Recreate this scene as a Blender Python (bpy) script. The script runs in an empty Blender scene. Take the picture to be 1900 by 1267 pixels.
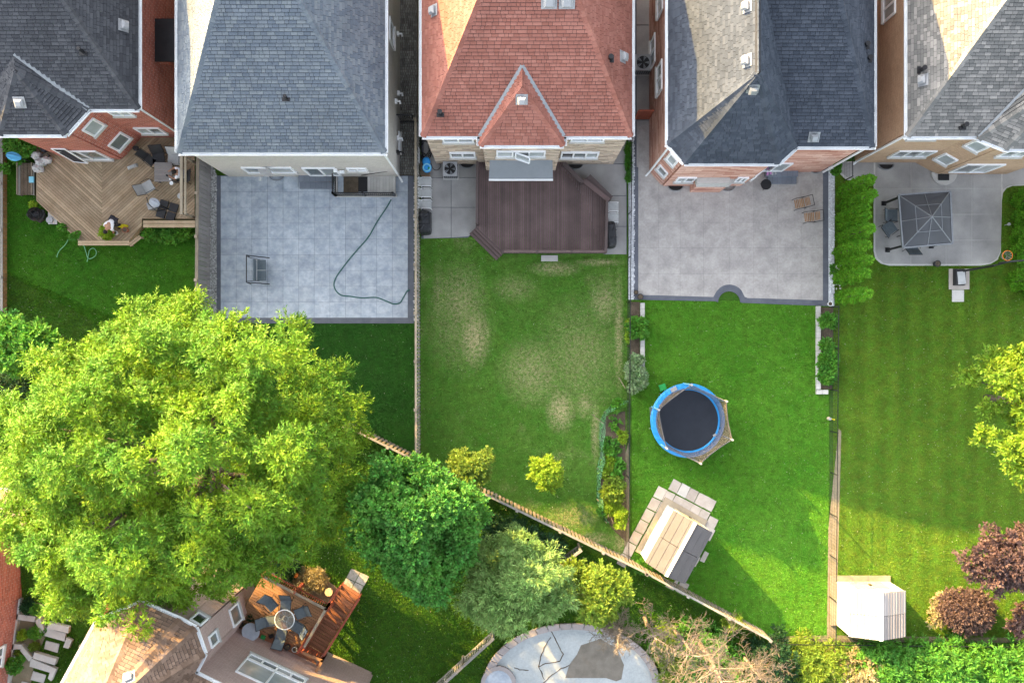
import bpy, math, random
import numpy as np
from mathutils import Vector, Matrix
random.seed(7); RNG = np.random.default_rng(7)
S = bpy.context.scene; COL = S.collection
# ------------------------------------------------------------------ camera, sky, sun, exposure
H, F, CX, CY = 50.0, 1950.0, 950.0, 645.0      # camera height (m), focal length and nadir in photo pixels
cam = bpy.data.cameras.new('camera'); co = bpy.data.objects.new('camera', cam); COL.objects.link(co)
co.location = (0, 0, H); co.rotation_euler = (0, 0, 0)
cam.sensor_width = 36; cam.lens = F/1900*36; cam.shift_y = (CY-633.5)/1900
cam.clip_start = 0.5; cam.clip_end = 2000; S.camera = co
SUN_EL = math.radians(20.3); sdir = Vector((0.675, -0.738, -math.tan(SUN_EL))).normalized()   # direction the light travels
az = math.atan2(-sdir.x, -sdir.y)
w = bpy.data.worlds.new('World'); S.world = w; w.use_nodes = True
nt = w.node_tree; sk = nt.nodes.new('ShaderNodeTexSky'); sk.sky_type = 'NISHITA'; sk.sun_disc = False
sk.sun_elevation = SUN_EL; sk.sun_rotation = az; sk.air_density = 0.8; sk.dust_density = 3.5; sk.ozone_density = 0.3
hz = nt.nodes.new('ShaderNodeHueSaturation'); hz.inputs['Saturation'].default_value = .43    # thin haze evens out the blue of the whole sky
nt.links.new(sk.outputs[0], hz.inputs['Color']); nt.links.new(hz.outputs[0], nt.nodes['Background'].inputs[0]); nt.nodes['Background'].inputs[1].default_value = 0.15
sl = bpy.data.lights.new('sun', 'SUN'); so = bpy.data.objects.new('sun', sl); COL.objects.link(so)
sl.energy = 3.9; sl.color = (1.0, 0.63, 0.19); sl.angle = math.radians(0.5)
so.rotation_euler = sdir.to_track_quat('-Z', 'Y').to_euler(); so.location = (-40, 40, 40)
S.view_settings.view_transform = 'Standard'; S.view_settings.look = 'None'
S.view_settings.exposure = 2.7; S.view_settings.gamma = 1.0; S.view_settings.use_curve_mapping = False

# ------------------------------------------------------------------ helpers
def W(px, py, z=0.0):
    s = (H-z)/F
    return Vector(((px-CX)*s, (CY-py)*s, z))
def WL(pts, z=0.0): return [W(a, b, z) for a, b in pts]
ROOT = {}
class MB:
    def __init__(s): s.v = []; s.f = []
    def add(s, vs, fs):
        n = len(s.v); s.v += [tuple(x) for x in vs]; s.f += [tuple(i+n for i in f) for f in fs]
    def box(s, c, size, rz=0.0, top=1.0):
        a, b, d = size[0]/2, size[1]/2, size[2]/2; ca, sa = math.cos(rz), math.sin(rz); vs = []
        for z, k in ((-d, 1), (d, top)):
            for x, y in ((-a, -b), (a, -b), (a, b), (-a, b)):
                x *= k; y *= k
                vs.append((c[0]+x*ca-y*sa, c[1]+x*sa+y*ca, c[2]+z))
        s.add(vs, [(3,2,1,0),(4,5,6,7),(0,1,5,4),(1,2,6,5),(2,3,7,6),(3,0,4,7)])
    def beam(s, p, q, wd, ht):
        p = Vector(p); q = Vector(q); d = (q-p).normalized()
        u = Vector((0,0,1)) if abs(d.z) < .95 else Vector((0,1,0))
        r = d.cross(u).normalized()*wd/2; t = r.cross(d).normalized()*ht/2
        vs = [p-r-t, p+r-t, p+r+t, p-r+t, q-r-t, q+r-t, q+r+t, q-r+t]
        s.add(vs, [(0,1,2,3),(7,6,5,4),(0,4,5,1),(1,5,6,2),(2,6,7,3),(3,7,4,0)])
    def prism(s, poly, z0, z1):
        poly = [(p[0], p[1]) for p in poly]
        ar = sum(poly[i][0]*poly[(i+1)%len(poly)][1]-poly[(i+1)%len(poly)][0]*poly[i][1] for i in range(len(poly)))
        if ar < 0: poly = poly[::-1]
        n = len(poly)
        s.add([(x, y, z0) for x, y in poly]+[(x, y, z1) for x, y in poly],
              [tuple(range(n-1, -1, -1)), tuple(range(n, 2*n))]+[(i, (i+1)%n, n+(i+1)%n, n+i) for i in range(n)])
    def tube(s, pts, r, n=6):
        pts = [Vector(p) for p in pts]; rs = r if isinstance(r, (list, tuple)) else [r]*len(pts)
        base = len(s.v); prev = None
        for i, p in enumerate(pts):
            d = (pts[min(i+1, len(pts)-1)]-pts[max(i-1, 0)])
            if d.length < 1e-6: d = Vector((0,0,1))
            d.normalize(); u = Vector((0,0,1)) if abs(d.z) < .9 else Vector((1,0,0))
            a = d.cross(u).normalized() if prev is None else (prev-d*prev.dot(d)).normalized()
            prev = a; b = d.cross(a)
            for k in range(n):
                t = 2*math.pi*k/n; s.v.append(tuple(p+(a*math.cos(t)+b*math.sin(t))*rs[i]))
        for i in range(len(pts)-1):
            for k in range(n):
                s.f.append((base+i*n+k, base+(i+1)*n+k, base+(i+1)*n+(k+1)%n, base+i*n+(k+1)%n))
        s.f.append(tuple(base+k for k in range(n))); e = base+(len(pts)-1)*n
        s.f.append(tuple(e+n-1-k for k in range(n)))
    def cyl(s, c, r, h, n=20, r2=None):
        r2 = r if r2 is None else r2; b = len(s.v)
        for z, rr in ((0, r), (h, r2)):
            for k in range(n):
                t = 2*math.pi*k/n; s.v.append((c[0]+rr*math.cos(t), c[1]+rr*math.sin(t), c[2]+z))
        s.f += [(b+k, b+(k+1)%n, b+n+(k+1)%n, b+n+k) for k in range(n)]
        s.f += [tuple(b+n-1-k for k in range(n)), tuple(b+n+k for k in range(n))]
    def ring(s, c, r0, r1, h, n=40, a0=0, a1=2*math.pi):
        b = len(s.v); full = abs(a1-a0-2*math.pi) < 1e-4; m = n if full else n+1
        for k in range(m):
            t = a0+(a1-a0)*k/n
            for rr, z in ((r0, 0), (r1, 0), (r1, h), (r0, h)):
                s.v.append((c[0]+rr*math.cos(t), c[1]+rr*math.sin(t), c[2]+z))
        for k in range(n):
            A = b+4*k; B = b+4*((k+1) % m)
            s.f += [(A,A+1,B+1,B)[::-1], (A+1,A+2,B+2,B+1)[::-1], (A+2,A+3,B+3,B+2)[::-1], (A+3,A,B,B+3)[::-1]]
        if not full: s.f += [(b,b+1,b+2,b+3), (b+4*n+3,b+4*n+2,b+4*n+1,b+4*n)]
    def blob(s, c, r, seg=8, rings=5, jit=0.1):
        b = len(s.v); rx, ry, rz = r if isinstance(r, (tuple, list)) else (r, r, r)
        s.v.append((c[0], c[1], c[2]-rz))
        for i in range(1, rings):
            ph = -math.pi/2+math.pi*i/rings
            for k in range(seg):
                t = 2*math.pi*k/seg; j = 1+random.uniform(-jit, jit)
                s.v.append((c[0]+rx*j*math.cos(ph)*math.cos(t), c[1]+ry*j*math.cos(ph)*math.sin(t), c[2]+rz*j*math.sin(ph)))
        s.v.append((c[0], c[1], c[2]+rz)); top = len(s.v)-1
        for k in range(seg):
            s.f.append((b, b+1+(k+1)%seg, b+1+k)); l = b+1+(rings-2)*seg
            s.f.append((top, l+k, l+(k+1)%seg))
            for i in range(rings-2):
                a = b+1+i*seg; s.f.append((a+k, a+(k+1)%seg, a+seg+(k+1)%seg, a+seg+k))
    def face(s, pts): s.add(pts, [tuple(range(len(pts)))])
def mesh(name, mb, m=None, smooth=False):
    me = bpy.data.meshes.new(name); me.from_pydata(mb.v, [], mb.f)
    if m: me.materials.append(m)
    if smooth: me.polygons.foreach_set('use_smooth', [True]*len(me.polygons))
    me.update(); return me
def obj(name, mb, m, parent=None, kind=None, smooth=False, label=None):
    """mb holds world coordinates; they are brought into the frame of the parent's thing"""
    if parent is not None and parent in ROOT:
        inv = ROOT[parent].inverted(); mb.v = [tuple(inv @ Vector(v)) for v in mb.v]
    o = bpy.data.objects.new(name, mesh(name, mb, m, smooth)); COL.objects.link(o)
    if parent is not None: o.parent = parent
    ROOT[o] = ROOT.get(parent, Matrix.Identity(4)).copy() if parent else Matrix.Identity(4)
    if kind: o['kind'] = kind
    if label: o['label'] = label
    return o
def thing(name, label, cat, loc=(0,0,0), rz=0.0, group=None):
    o = bpy.data.objects.new(name, None); COL.objects.link(o); o.empty_display_size = .3
    o.location = loc; o.rotation_euler = (0, 0, rz); o['label'] = label; o['category'] = cat
    if group: o['group'] = group
    ROOT[o] = Matrix.Translation(Vector(loc)) @ Matrix.Rotation(rz, 4, 'Z')
    return o
def local(o): return ROOT[o]
def tag(o, label, cat, group=None):
    o['label'] = label; o['category'] = cat
    if group: o['group'] = group
    return o
def lobj(name, mb, m, parent, smooth=False, label=None):
    """mb holds coordinates already local to the thing"""
    o = bpy.data.objects.new(name, mesh(name, mb, m, smooth)); COL.objects.link(o); o.parent = parent
    ROOT[o] = ROOT[parent]
    if label: o['label'] = label
    return o
def place(name, me, parent, mw, label=None):
    o = bpy.data.objects.new(name, me); COL.objects.link(o)
    if parent: o.parent = parent; o.matrix_local = ROOT[parent].inverted() @ mw
    else: o.matrix_local = mw
    return o
def dup(root, loc, rz, label, group=None):
    r = root.copy(); COL.objects.link(r); r.location = loc; r.rotation_euler = (0, 0, rz); r['label'] = label
    if group: r['group'] = group
    for ch in list(root.children):
        c = ch.copy(); COL.objects.link(c); c.parent = r
        for g in ch.children:
            d = g.copy(); COL.objects.link(d); d.parent = c
    return r
def struct(name, mb, m, parent=None): return obj(name, mb, m, parent, 'structure')

# ------------------------------------------------------------------ materials
class N:
    def __init__(s, name):
        s.m = bpy.data.materials.new(name); s.m.use_nodes = True; s.t = s.m.node_tree
        s.b = s.t.nodes['Principled BSDF']; s.out = s.t.nodes['Material Output']; s.geo = None
    def n(s, ty, **k):
        x = s.t.nodes.new('ShaderNode'+ty)
        for a, b in k.items(): setattr(x, a, b)
        return x
    def l(s, a, b): s.t.links.new(a, b)
    def val(s, a, x):
        if isinstance(x, (int, float)): a.default_value = x
        elif isinstance(x, tuple): a.default_value = (x+(1,)) if len(x) == 3 and len(a.default_value) == 4 else x
        else: s.l(x, a)
    def pos(s):
        if not s.geo: s.geo = s.n('NewGeometry')
        return s.geo.outputs['Position']
    def noise(s, scale, detail=4, vec=None, rough=.55, dist=0):
        x = s.n('TexNoise'); x.inputs['Scale'].default_value = scale; x.inputs['Detail'].default_value = detail
        x.inputs['Roughness'].default_value = rough; x.inputs['Distortion'].default_value = dist
        s.l(vec or s.pos(), x.inputs['Vector']); return x.outputs[0]
    def scale(s, v): 
        x = s.n('VectorMath', operation='MULTIPLY'); s.l(s.pos(), x.inputs[0]); x.inputs[1].default_value = v; return x.outputs[0]
    def math(s, op, a, b=0.0, clamp=False):
        x = s.n('Math', operation=op, use_clamp=clamp); s.val(x.inputs[0], a); s.val(x.inputs[1], b); return x.outputs[0]
    def ramp(s, f, lo, hi): 
        x = s.n('MapRange'); s.l(f, x.inputs[0]); x.inputs[1].default_value = lo; x.inputs[2].default_value = hi; return x.outputs[0]
    def mix(s, f, a, b, mode='MIX'):
        x = s.n('Mix', data_type='RGBA', blend_type=mode); s.val(x.inputs['Factor'], f); s.val(x.inputs[6], a); s.val(x.inputs[7], b); return x.outputs[2]
    def rnd(s):
        if not s.geo: s.pos()
        o = s.n('ObjectInfo'); a = s.math('ADD', o.outputs['Random'], s.geo.outputs['Random Per Island'])
        return s.math('FRACT', a)
    def bump(s, h, st=.4, d=.01):
        x = s.n('Bump'); x.inputs['Strength'].default_value = st; x.inputs['Distance'].default_value = d
        s.l(h, x.inputs['Height']); s.l(x.outputs[0], s.b.inputs['Normal'])
    def fin(s, col, rough=.8, metal=0, spec=.3):
        s.val(s.b.inputs['Base Color'], col); s.val(s.b.inputs['Roughness'], rough)
        s.b.inputs['Metallic'].default_value = metal; s.b.inputs['Specular IOR Level'].default_value = spec
        return s.m
def hsv(n, col, v, sat=1.0, hue=.5):
    x = n.n('HueSaturation'); n.val(x.inputs['Color'], col); n.val(x.inputs['Value'], v); x.inputs['Saturation'].default_value = sat; n.val(x.inputs['Hue'], hue)
    return x.outputs[0]
def M(name, a, b=None, scale=3.0, rough=.75, var=.25, bump=.3, bd=.01, fine=40, metal=0, spec=.3, stretch=None):
    n = N(name); b = b or tuple(c*.7 for c in a)
    v = n.scale(stretch) if stretch else None
    f = n.ramp(n.noise(scale, 6, v), .3, .7); col = n.mix(f, a, b)
    g = n.noise(fine, 3, v); col = hsv(n, col, n.math('ADD', n.math('MULTIPLY', g, .5), .75))
    if var: col = hsv(n, col, n.math('ADD', n.math('MULTIPLY', n.rnd(), 2*var), 1-var))
    if bump: n.bump(g, bump, bd)
    return n.fin(col, rough, metal, spec)
def brickmat(name, c1, c2, mortar, bw=.24, bh=.09, stain=.35):
    n = N(name); n.pos()
    cr = n.n('VectorMath', operation='CROSS_PRODUCT'); n.l(n.geo.outputs['True Normal'], cr.inputs[0]); cr.inputs[1].default_value = (0,0,1)
    dt = n.n('VectorMath', operation='DOT_PRODUCT'); n.l(cr.outputs[0], dt.inputs[0]); n.l(n.pos(), dt.inputs[1])
    sp = n.n('SeparateXYZ'); n.l(n.pos(), sp.inputs[0]); cb = n.n('CombineXYZ'); n.l(dt.outputs['Value'], cb.inputs[0]); n.l(sp.outputs[2], cb.inputs[1])
    bk = n.n('TexBrick'); n.l(cb.outputs[0], bk.inputs['Vector']); bk.inputs['Scale'].default_value = 1
    n.val(bk.inputs['Color1'], c1); n.val(bk.inputs['Color2'], c2); n.val(bk.inputs['Mortar'], mortar)
    bk.inputs['Brick Width'].default_value = bw; bk.inputs['Row Height'].default_value = bh; bk.inputs['Mortar Size'].default_value = .013
    bk.inputs['Mortar Smooth'].default_value = .3; bk.inputs['Bias'].default_value = -.1
    col = hsv(n, bk.outputs[0], n.math('ADD', n.math('MULTIPLY', n.noise(.9, 5), stain*2), 1-stain))
    col = hsv(n, col, n.math('ADD', n.math('MULTIPLY', n.noise(14, 2), .5), .75))
    n.bump(n.math('SUBTRACT', 1.0, bk.outputs['Fac']), .6, .012)
    return n.fin(col, .85)
def shinglemat(name, a, b, c):
    n = N(name); r = n.rnd()
    x = n.n('ValToRGB'); n.l(r, x.inputs[0]); e = x.color_ramp.elements
    e[0].position = 0; e[0].color = a+(1,); e[1].position = 1; e[1].color = b+(1,); k = e.new(.45); k.color = c+(1,)
    col = hsv(n, x.outputs[0], n.math('ADD', n.math('MULTIPLY', n.noise(120, 2), .7), .65))
    col = hsv(n, col, n.math('ADD', n.math('MULTIPLY', n.noise(.7, 6, rough=.7), .8), .6))
    n.bump(n.noise(160, 2), .5, .006)
    return n.fin(col, .9, 0, .2)
def grassmat(name, a, b, dry=None, patches=(), stripes=0.0, blade=False):
    n = N(name)
    f = n.ramp(n.noise(.45, 5), .35, .65); col = n.mix(f, a, b)
    f2 = n.ramp(n.noise(3.2, 4), .35, .7); col = n.mix(n.math('MULTIPLY', f2, .7), col, (a[0]*.95, a[1]*.58, a[2]*.8))
    f3 = n.ramp(n.noise(1.3, 5, rough=.7), .5, .72); col = n.mix(n.math('MULTIPLY', f3, .5), col, (a[0]*1.7, a[1]*1.12, a[2]*1.5))
    if stripes:
        sp = n.n('SeparateXYZ'); n.l(n.pos(), sp.inputs[0])
        wv = n.math('SINE', n.math('MULTIPLY', sp.outputs[0], 2*math.pi/1.05)); wv = n.math('ADD', n.math('MULTIPLY', wv, stripes), 1.0)
        col = hsv(n, col, wv)
    if dry:
        tot = n.math('MULTIPLY', n.ramp(n.noise(.5, 3), .56, .74), .5)
        sp = n.n('SeparateXYZ'); n.l(n.pos(), sp.inputs[0])
        for (x, y, rx, ry, am) in patches:
            dx = n.math('DIVIDE', n.math('SUBTRACT', sp.outputs[0], x), rx); dy = n.math('DIVIDE', n.math('SUBTRACT', sp.outputs[1], y), ry)
            d = n.math('SQRT', n.math('ADD', n.math('MULTIPLY', dx, dx), n.math('MULTIPLY', dy, dy)))
            g = n.math('MULTIPLY', n.math('SUBTRACT', 1.25, d, True), am); tot = n.math('MAXIMUM', tot, g)
        tot = n.math('MULTIPLY', tot, n.ramp(n.noise(7.5, 7, rough=.8), .38, .58), True)
        if blade: tot = n.math('LESS_THAN', n.rnd(), n.math('MULTIPLY', tot, .95))
        else: tot = n.math('MULTIPLY', tot, .8)
        col = n.mix(tot, col, dry)
    col = hsv(n, col, n.math('ADD', n.math('MULTIPLY', n.noise(16, 4, rough=.75), 1.5), .28))
    if blade:
        col = hsv(n, col, n.math('ADD', n.math('MULTIPLY', n.rnd(), 1.0), .65)); col = n.mix(n.math('GREATER_THAN', n.math('FRACT', n.math('MULTIPLY', n.rnd(), 37.0)), .988), col, (.5,.52,.36))
    else: n.bump(n.noise(45, 3), .8, .05)
    n.fin(col, .8, 0, .15)
    if blade:
        tr = n.n('BsdfTranslucent'); n.l(col, tr.inputs[0]); mx = n.n('MixShader'); mx.inputs[0].default_value = .3
        n.l(n.b.outputs[0], mx.inputs[1]); n.l(tr.outputs[0], mx.inputs[2]); n.l(mx.outputs[0], n.out.inputs[0])
    return n.m
def leafmat(name, a, b, tr=.4, nsc=.9):
    n = N(name); col = n.mix(n.ramp(n.noise(nsc, 4), .35, .65), a, b)
    r = n.rnd(); col = hsv(n, col, n.math('ADD', n.math('MULTIPLY', r, .7), .65), 1.0, n.math('ADD', n.math('MULTIPLY', r, .03), .485))
    n.fin(col, .6, 0, .25)
    t = n.n('BsdfTranslucent'); n.l(col, t.inputs[0]); mx = n.n('MixShader'); mx.inputs[0].default_value = tr
    n.l(n.b.outputs[0], mx.inputs[1]); n.l(t.outputs[0], mx.inputs[2]); n.l(mx.outputs[0], n.out.inputs[0])
    return n.m
def glassmat(name, tint=(.55, .6, .6), rough=.05, alpha=None):
    n = N(name); col = n.mix(n.ramp(n.noise(1.2, 2), .3, .7), tint, tuple(x*.7 for x in tint))
    n.fin(col, rough, 0, .8)
    if alpha is not None: n.b.inputs['Alpha'].default_value = alpha
    return n.m
m = {}
m['white'] = M('white_metal', (.78,.8,.8), (.68,.7,.71), 2, .45, .04, .05)
m['pvc'] = M('window_white', (.8,.82,.83), (.72,.74,.75), 4, .4, .03, 0)
m['glass'] = glassmat('window_glass', (.13,.16,.165), .06)
m['glasslight'] = glassmat('window_glass_blind', (.36,.4,.4), .15)
m['darkglass'] = glassmat('window_glass_dark', (.03,.035,.04), .08)
m['black'] = M('black_metal', (.018,.018,.02), (.012,.012,.013), 5, .4, .05, .05)
m['darkplastic'] = M('black_plastic', (.03,.031,.034), (.02,.02,.022), 5, .6, .15, .1)
m['cover'] = M('black_vinyl_cover', (.025,.027,.031), (.015,.016,.018), 8, .45, .1, .8, .05, 9)
m['greycloth'] = M('grey_sling_fabric', (.13,.16,.18), (.1,.125,.145), 8, .8, .15, .2)
m['ltgrey'] = M('light_grey_plastic', (.42,.43,.42), (.33,.34,.34), 5, .5, .06, .1)
m['steel'] = M('grey_steel', (.22,.235,.25), (.17,.18,.19), 6, .4, .05, .05, metal=.3)
m['awning'] = M('awning_fabric', (.19,.21,.225), (.165,.185,.2), 2, .8, .03, .1, .004, 60)
m['brickred'] = brickmat('brick_red', (.42,.13,.09), (.25,.07,.05), (.42,.28,.24), .32, .16, stain=.25)
m['stucco'] = brickmat('brick_pale_grey', (.52,.5,.46), (.45,.43,.395), (.48,.46,.43), stain=.12)
m['brickpink'] = brickmat('brick_pink_mottled', (.62,.4,.32), (.33,.12,.08), (.42,.24,.18), .75, .2, .2)
m['bricktan'] = brickmat('brick_tan', (.44,.29,.18), (.35,.22,.135), (.42,.32,.23), stain=.18)
m['brickrose'] = brickmat('brick_rose', (.42,.3,.27), (.36,.25,.225), (.44,.35,.32), stain=.12)
m['stone'] = M('ledge_stone', (.5,.4,.3), (.42,.35,.28), 3, .85, .3, .5, .02, 12, stretch=(1,1,5))
m['mortar'] = M('mortar', (.33,.28,.23), None, 3, .9, 0, .3)
m['sh1'] = shinglemat('shingle_charcoal', (.042,.044,.05), (.07,.073,.08), (.054,.057,.064))
m['sh2'] = shinglemat('shingle_slate_grey', (.095,.115,.14), (.15,.17,.185), (.118,.138,.16))
m['sh3'] = shinglemat('shingle_red_brown', (.23,.092,.068), (.29,.128,.098), (.255,.105,.08))
m['sh4'] = shinglemat('shingle_dark_slate', (.036,.044,.058), (.06,.07,.088), (.045,.054,.07))
m['sh5'] = shinglemat('shingle_weathered_grey', (.12,.12,.115), (.24,.23,.215), (.15,.147,.14))
m['sh6'] = shinglemat('shingle_brown', (.13,.085,.06), (.22,.15,.11), (.17,.115,.085))
m['underlay_shade'] = M('roof_underlay_shade', (.035,.036,.04), None, 4, .9, 0, .2)  # dark base left showing in the gaps draws the shade lines between courses
m['flash'] = M('grey_metal_flashing', (.24,.26,.27), (.2,.21,.22), 4, .45, .05, .05, metal=.2)
m['conc_step'] = M('step_concrete_slate', (.19,.21,.25), (.14,.16,.19), 2, .7, .06, .3)
m['vent'] = M('vent_white', (.33,.335,.34), (.26,.27,.28), 3, .5, .05, .05)
m['conc2'] = M('stamped_concrete_blue_grey', (.24,.285,.34), (.39,.43,.47), 2.6, .6, .07, .8, .015, 8, spec=.4)
m['concdark'] = M('concrete_dark_border', (.075,.083,.105), (.11,.12,.14), 2.5, .6, .06, .3)
m['conc4'] = M('stamped_concrete_warm_grey', (.42,.4,.375), (.29,.275,.26), 1.6, .75, .03, .6, .015, 11)
m['conc3'] = M('concrete_plain_grey', (.33,.325,.31), (.22,.215,.21), 1.0, .8, .06, .3)
m['conc5'] = M('concrete_stained_grey', (.38,.37,.35), (.22,.215,.21), .7, .8, .06, .3)
m['conclight'] = M('pale_concrete', (.48,.47,.44), (.4,.39,.365), 3, .8, .08, .3)
m['slab'] = M('stone_slab', (.42,.38,.34), (.32,.285,.25), 2, .85, .16, .3)
m['paver'] = M('side_paver', (.22,.22,.2), (.13,.13,.12), 3, .8, .3, .3)
m['soil'] = M('garden_soil', (.13,.1,.07), (.07,.055,.038), 3, .95, 0, 1, .05, 18)
m['dirt'] = M('dry_dirt', (.24,.2,.14), (.17,.15,.09), 2.5, .95, 0, .6, .03, 18)
m['gravel'] = M('gravel_grey', (.4,.4,.39), (.26,.26,.25), 9, .85, .5, .3)
m['gravelwhite'] = M('gravel_white', (.62,.64,.66), (.5,.52,.54), 9, .8, .25, .3)
m['deckwood'] = M('deck_wood_weathered', (.37,.285,.19), (.27,.195,.12), 1.6, .8, .24, .4, .004, 22, stretch=(1,1,1))
m['deckbrown'] = M('deck_stain_brown', (.13,.09,.085), (.09,.063,.06), 1.4, .7, .2, .3, .004, 24)
m['deckdark'] = M('deck_stain_dark_brown', (.085,.065,.062), (.07,.052,.05), 2, .7, .1, .2)
m['deckred'] = M('deck_stain_red_brown', (.27,.11,.055), (.19,.075,.04), 1.6, .65, .2, .3)
m['railred'] = M('rail_stain_red', (.3,.075,.04), (.22,.055,.03), 3, .65, .15, .2)
m['deckhoney'] = M('deck_stain_honey', (.32,.175,.09), (.24,.12,.06), 1.6, .7, .18, .3)
m['fencegrey'] = M('fence_paint_grey', (.23,.215,.205), (.19,.175,.168), 2, .8, .1, .3)
m['fencewood'] = M('fence_wood_pale', (.28,.235,.17), (.19,.16,.12), 2, .85, .25, .4)
m['fencebrown'] = M('fence_wood_orange', (.36,.2,.09), (.26,.14,.06), 2, .8, .2, .3)
m['fencedim'] = M('fence_wood_grey', (.27,.26,.23), (.2,.19,.17), 2, .85, .2, .4)
m['bark'] = M('bark', (.12,.095,.07), (.07,.055,.04), 6, .9, 0, .8, .03, 20)
m['barkpale'] = M('dead_wood', (.22,.175,.125), (.15,.12,.085), 5, .85, .2, .3)
m['blue'] = M('blue_vinyl', (.03,.27,.62), (.02,.22,.55), 2, .45, .03, .1)
m['bluepole'] = M('pale_blue_foam', (.2,.5,.62), (.15,.42,.55), 3, .5, .05, .1)
m['tramp'] = M('trampoline_mat', (.022,.028,.04), (.018,.023,.033), 3, .75, 0, .1)
m['greenplastic'] = M('green_plastic', (.02,.3,.07), None, 3, .5, .05, .05)
m['hose'] = M('green_hose', (.03,.12,.1), None, 6, .5, 0, 0)
m['hoselight'] = M('pale_green_hose', (.15,.4,.2), None, 6, .5, 0, 0)
m['shedroof'] = M('shed_roof_taupe', (.105,.098,.095), (.09,.083,.082), 2, .6, .04, .1)
m['shedwhite'] = M('shed_vinyl_white', (.7,.69,.64), (.64,.62,.58), 2, .5, .03, .1)
m['shedroofpale'] = M('shed_roof_pale', (.34,.31,.29), (.22,.2,.185), 2.5, .6, .25, .1, stretch=(1,.05,.05))
m['shedbeige'] = M('shed_door_beige', (.5,.43,.29), (.44,.37,.24), 2, .6, .06, .1)
m['pool'] = M('pond_concrete_pale', (.4,.43,.43), (.31,.34,.34), 1.1, .6, 0, .3, .01, 12)
m['poolrim'] = M('pond_rim_paver', (.34,.31,.3), (.28,.25,.24), 2, .8, .12, .3)
m['mud'] = M('dried_silt', (.2,.18,.15), (.14,.125,.1), 2.5, .9, 0, .5)
m['skin'] = M('skin', (.35,.19,.12), (.3,.16,.1), 6, .6, 0, 0)
m['shirt'] = M('white_cotton', (.72,.72,.74), (.62,.62,.65), 6, .9, 0, .3)
m['darkcloth'] = M('dark_cotton', (.03,.03,.04), None, 6, .9, 0, .3)
m['yellow'] = M('yellow_cloth', (.7,.6,.02), None, 6, .8, 0, .3)
m['hair'] = M('dark_hair', (.015,.011,.009), None, 20, .7, 0, .5)
m['canopyblue'] = M('umbrella_cloth_blue', (.1,.38,.62), (.07,.3,.52), 4, .8, .05, .3)
m['canopygrey'] = M('umbrella_cloth_grey', (.4,.43,.47), (.3,.33,.38), 4, .8, .05, .3)
m['orange'] = M('orange_plastic', (.75,.2,.02), None, 3, .5, 0, 0)
m['terracotta'] = M('terracotta', (.32,.12,.07), None, 3, .8, .1, .1)
m['net'] = glassmat('brown_safety_net', (.13,.095,.06), .9, .7)
m['netgreen'] = glassmat('green_mesh_netting', (.07,.24,.11), .9, .45)
m['gauze'] = glassmat('gazebo_mesh_roof', (.05,.055,.065), .8, .93)
m['clearglass'] = glassmat('clear_glass', (.2,.24,.24), .03, .45)
m['pink'] = M('pink_rubber', (.7,.3,.6), None, 3, .6, 0, 0)

# ------------------------------------------------------------------ roofs with real shingles
def clip(poly, a, b, c):      # keep a*u+b*v<=c
    out = []
    for i in range(len(poly)):
        p, q = poly[i], poly[(i+1)%len(poly)]; dp = a*p[0]+b*p[1]-c; dq = a*q[0]+b*q[1]-c
        if dp <= 0: out.append(p)
        if dp*dq < 0:
            t = dp/(dp-dq); out.append((p[0]+t*(q[0]-p[0]), p[1]+t*(q[1]-p[1])))
    return out
def inframe(p, mg=25):
    s = (H-p.z)/F; x = p.x/s+CX; y = CY-p.y/s
    return -mg < x < 1900+mg and -mg < y < 1267+mg
TABS = {}
def tabmesh(mat, wd, e, t):
    k = (mat.name, wd, e)
    if k not in TABS:
        b = MB(); g = .006
        b.add([(g,.028,0),(wd-g,.028,0),(wd-g,e,0),(g,e,0),(g,.028,t),(wd-g,.028,t),(wd-g,e,.004),(g,e,.004)], [(4,5,6,7),(0,1,5,4),(1,2,6,5),(3,0,4,7)])
        TABS[k] = mesh('shingle', b, mat)
    return TABS[k]
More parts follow.
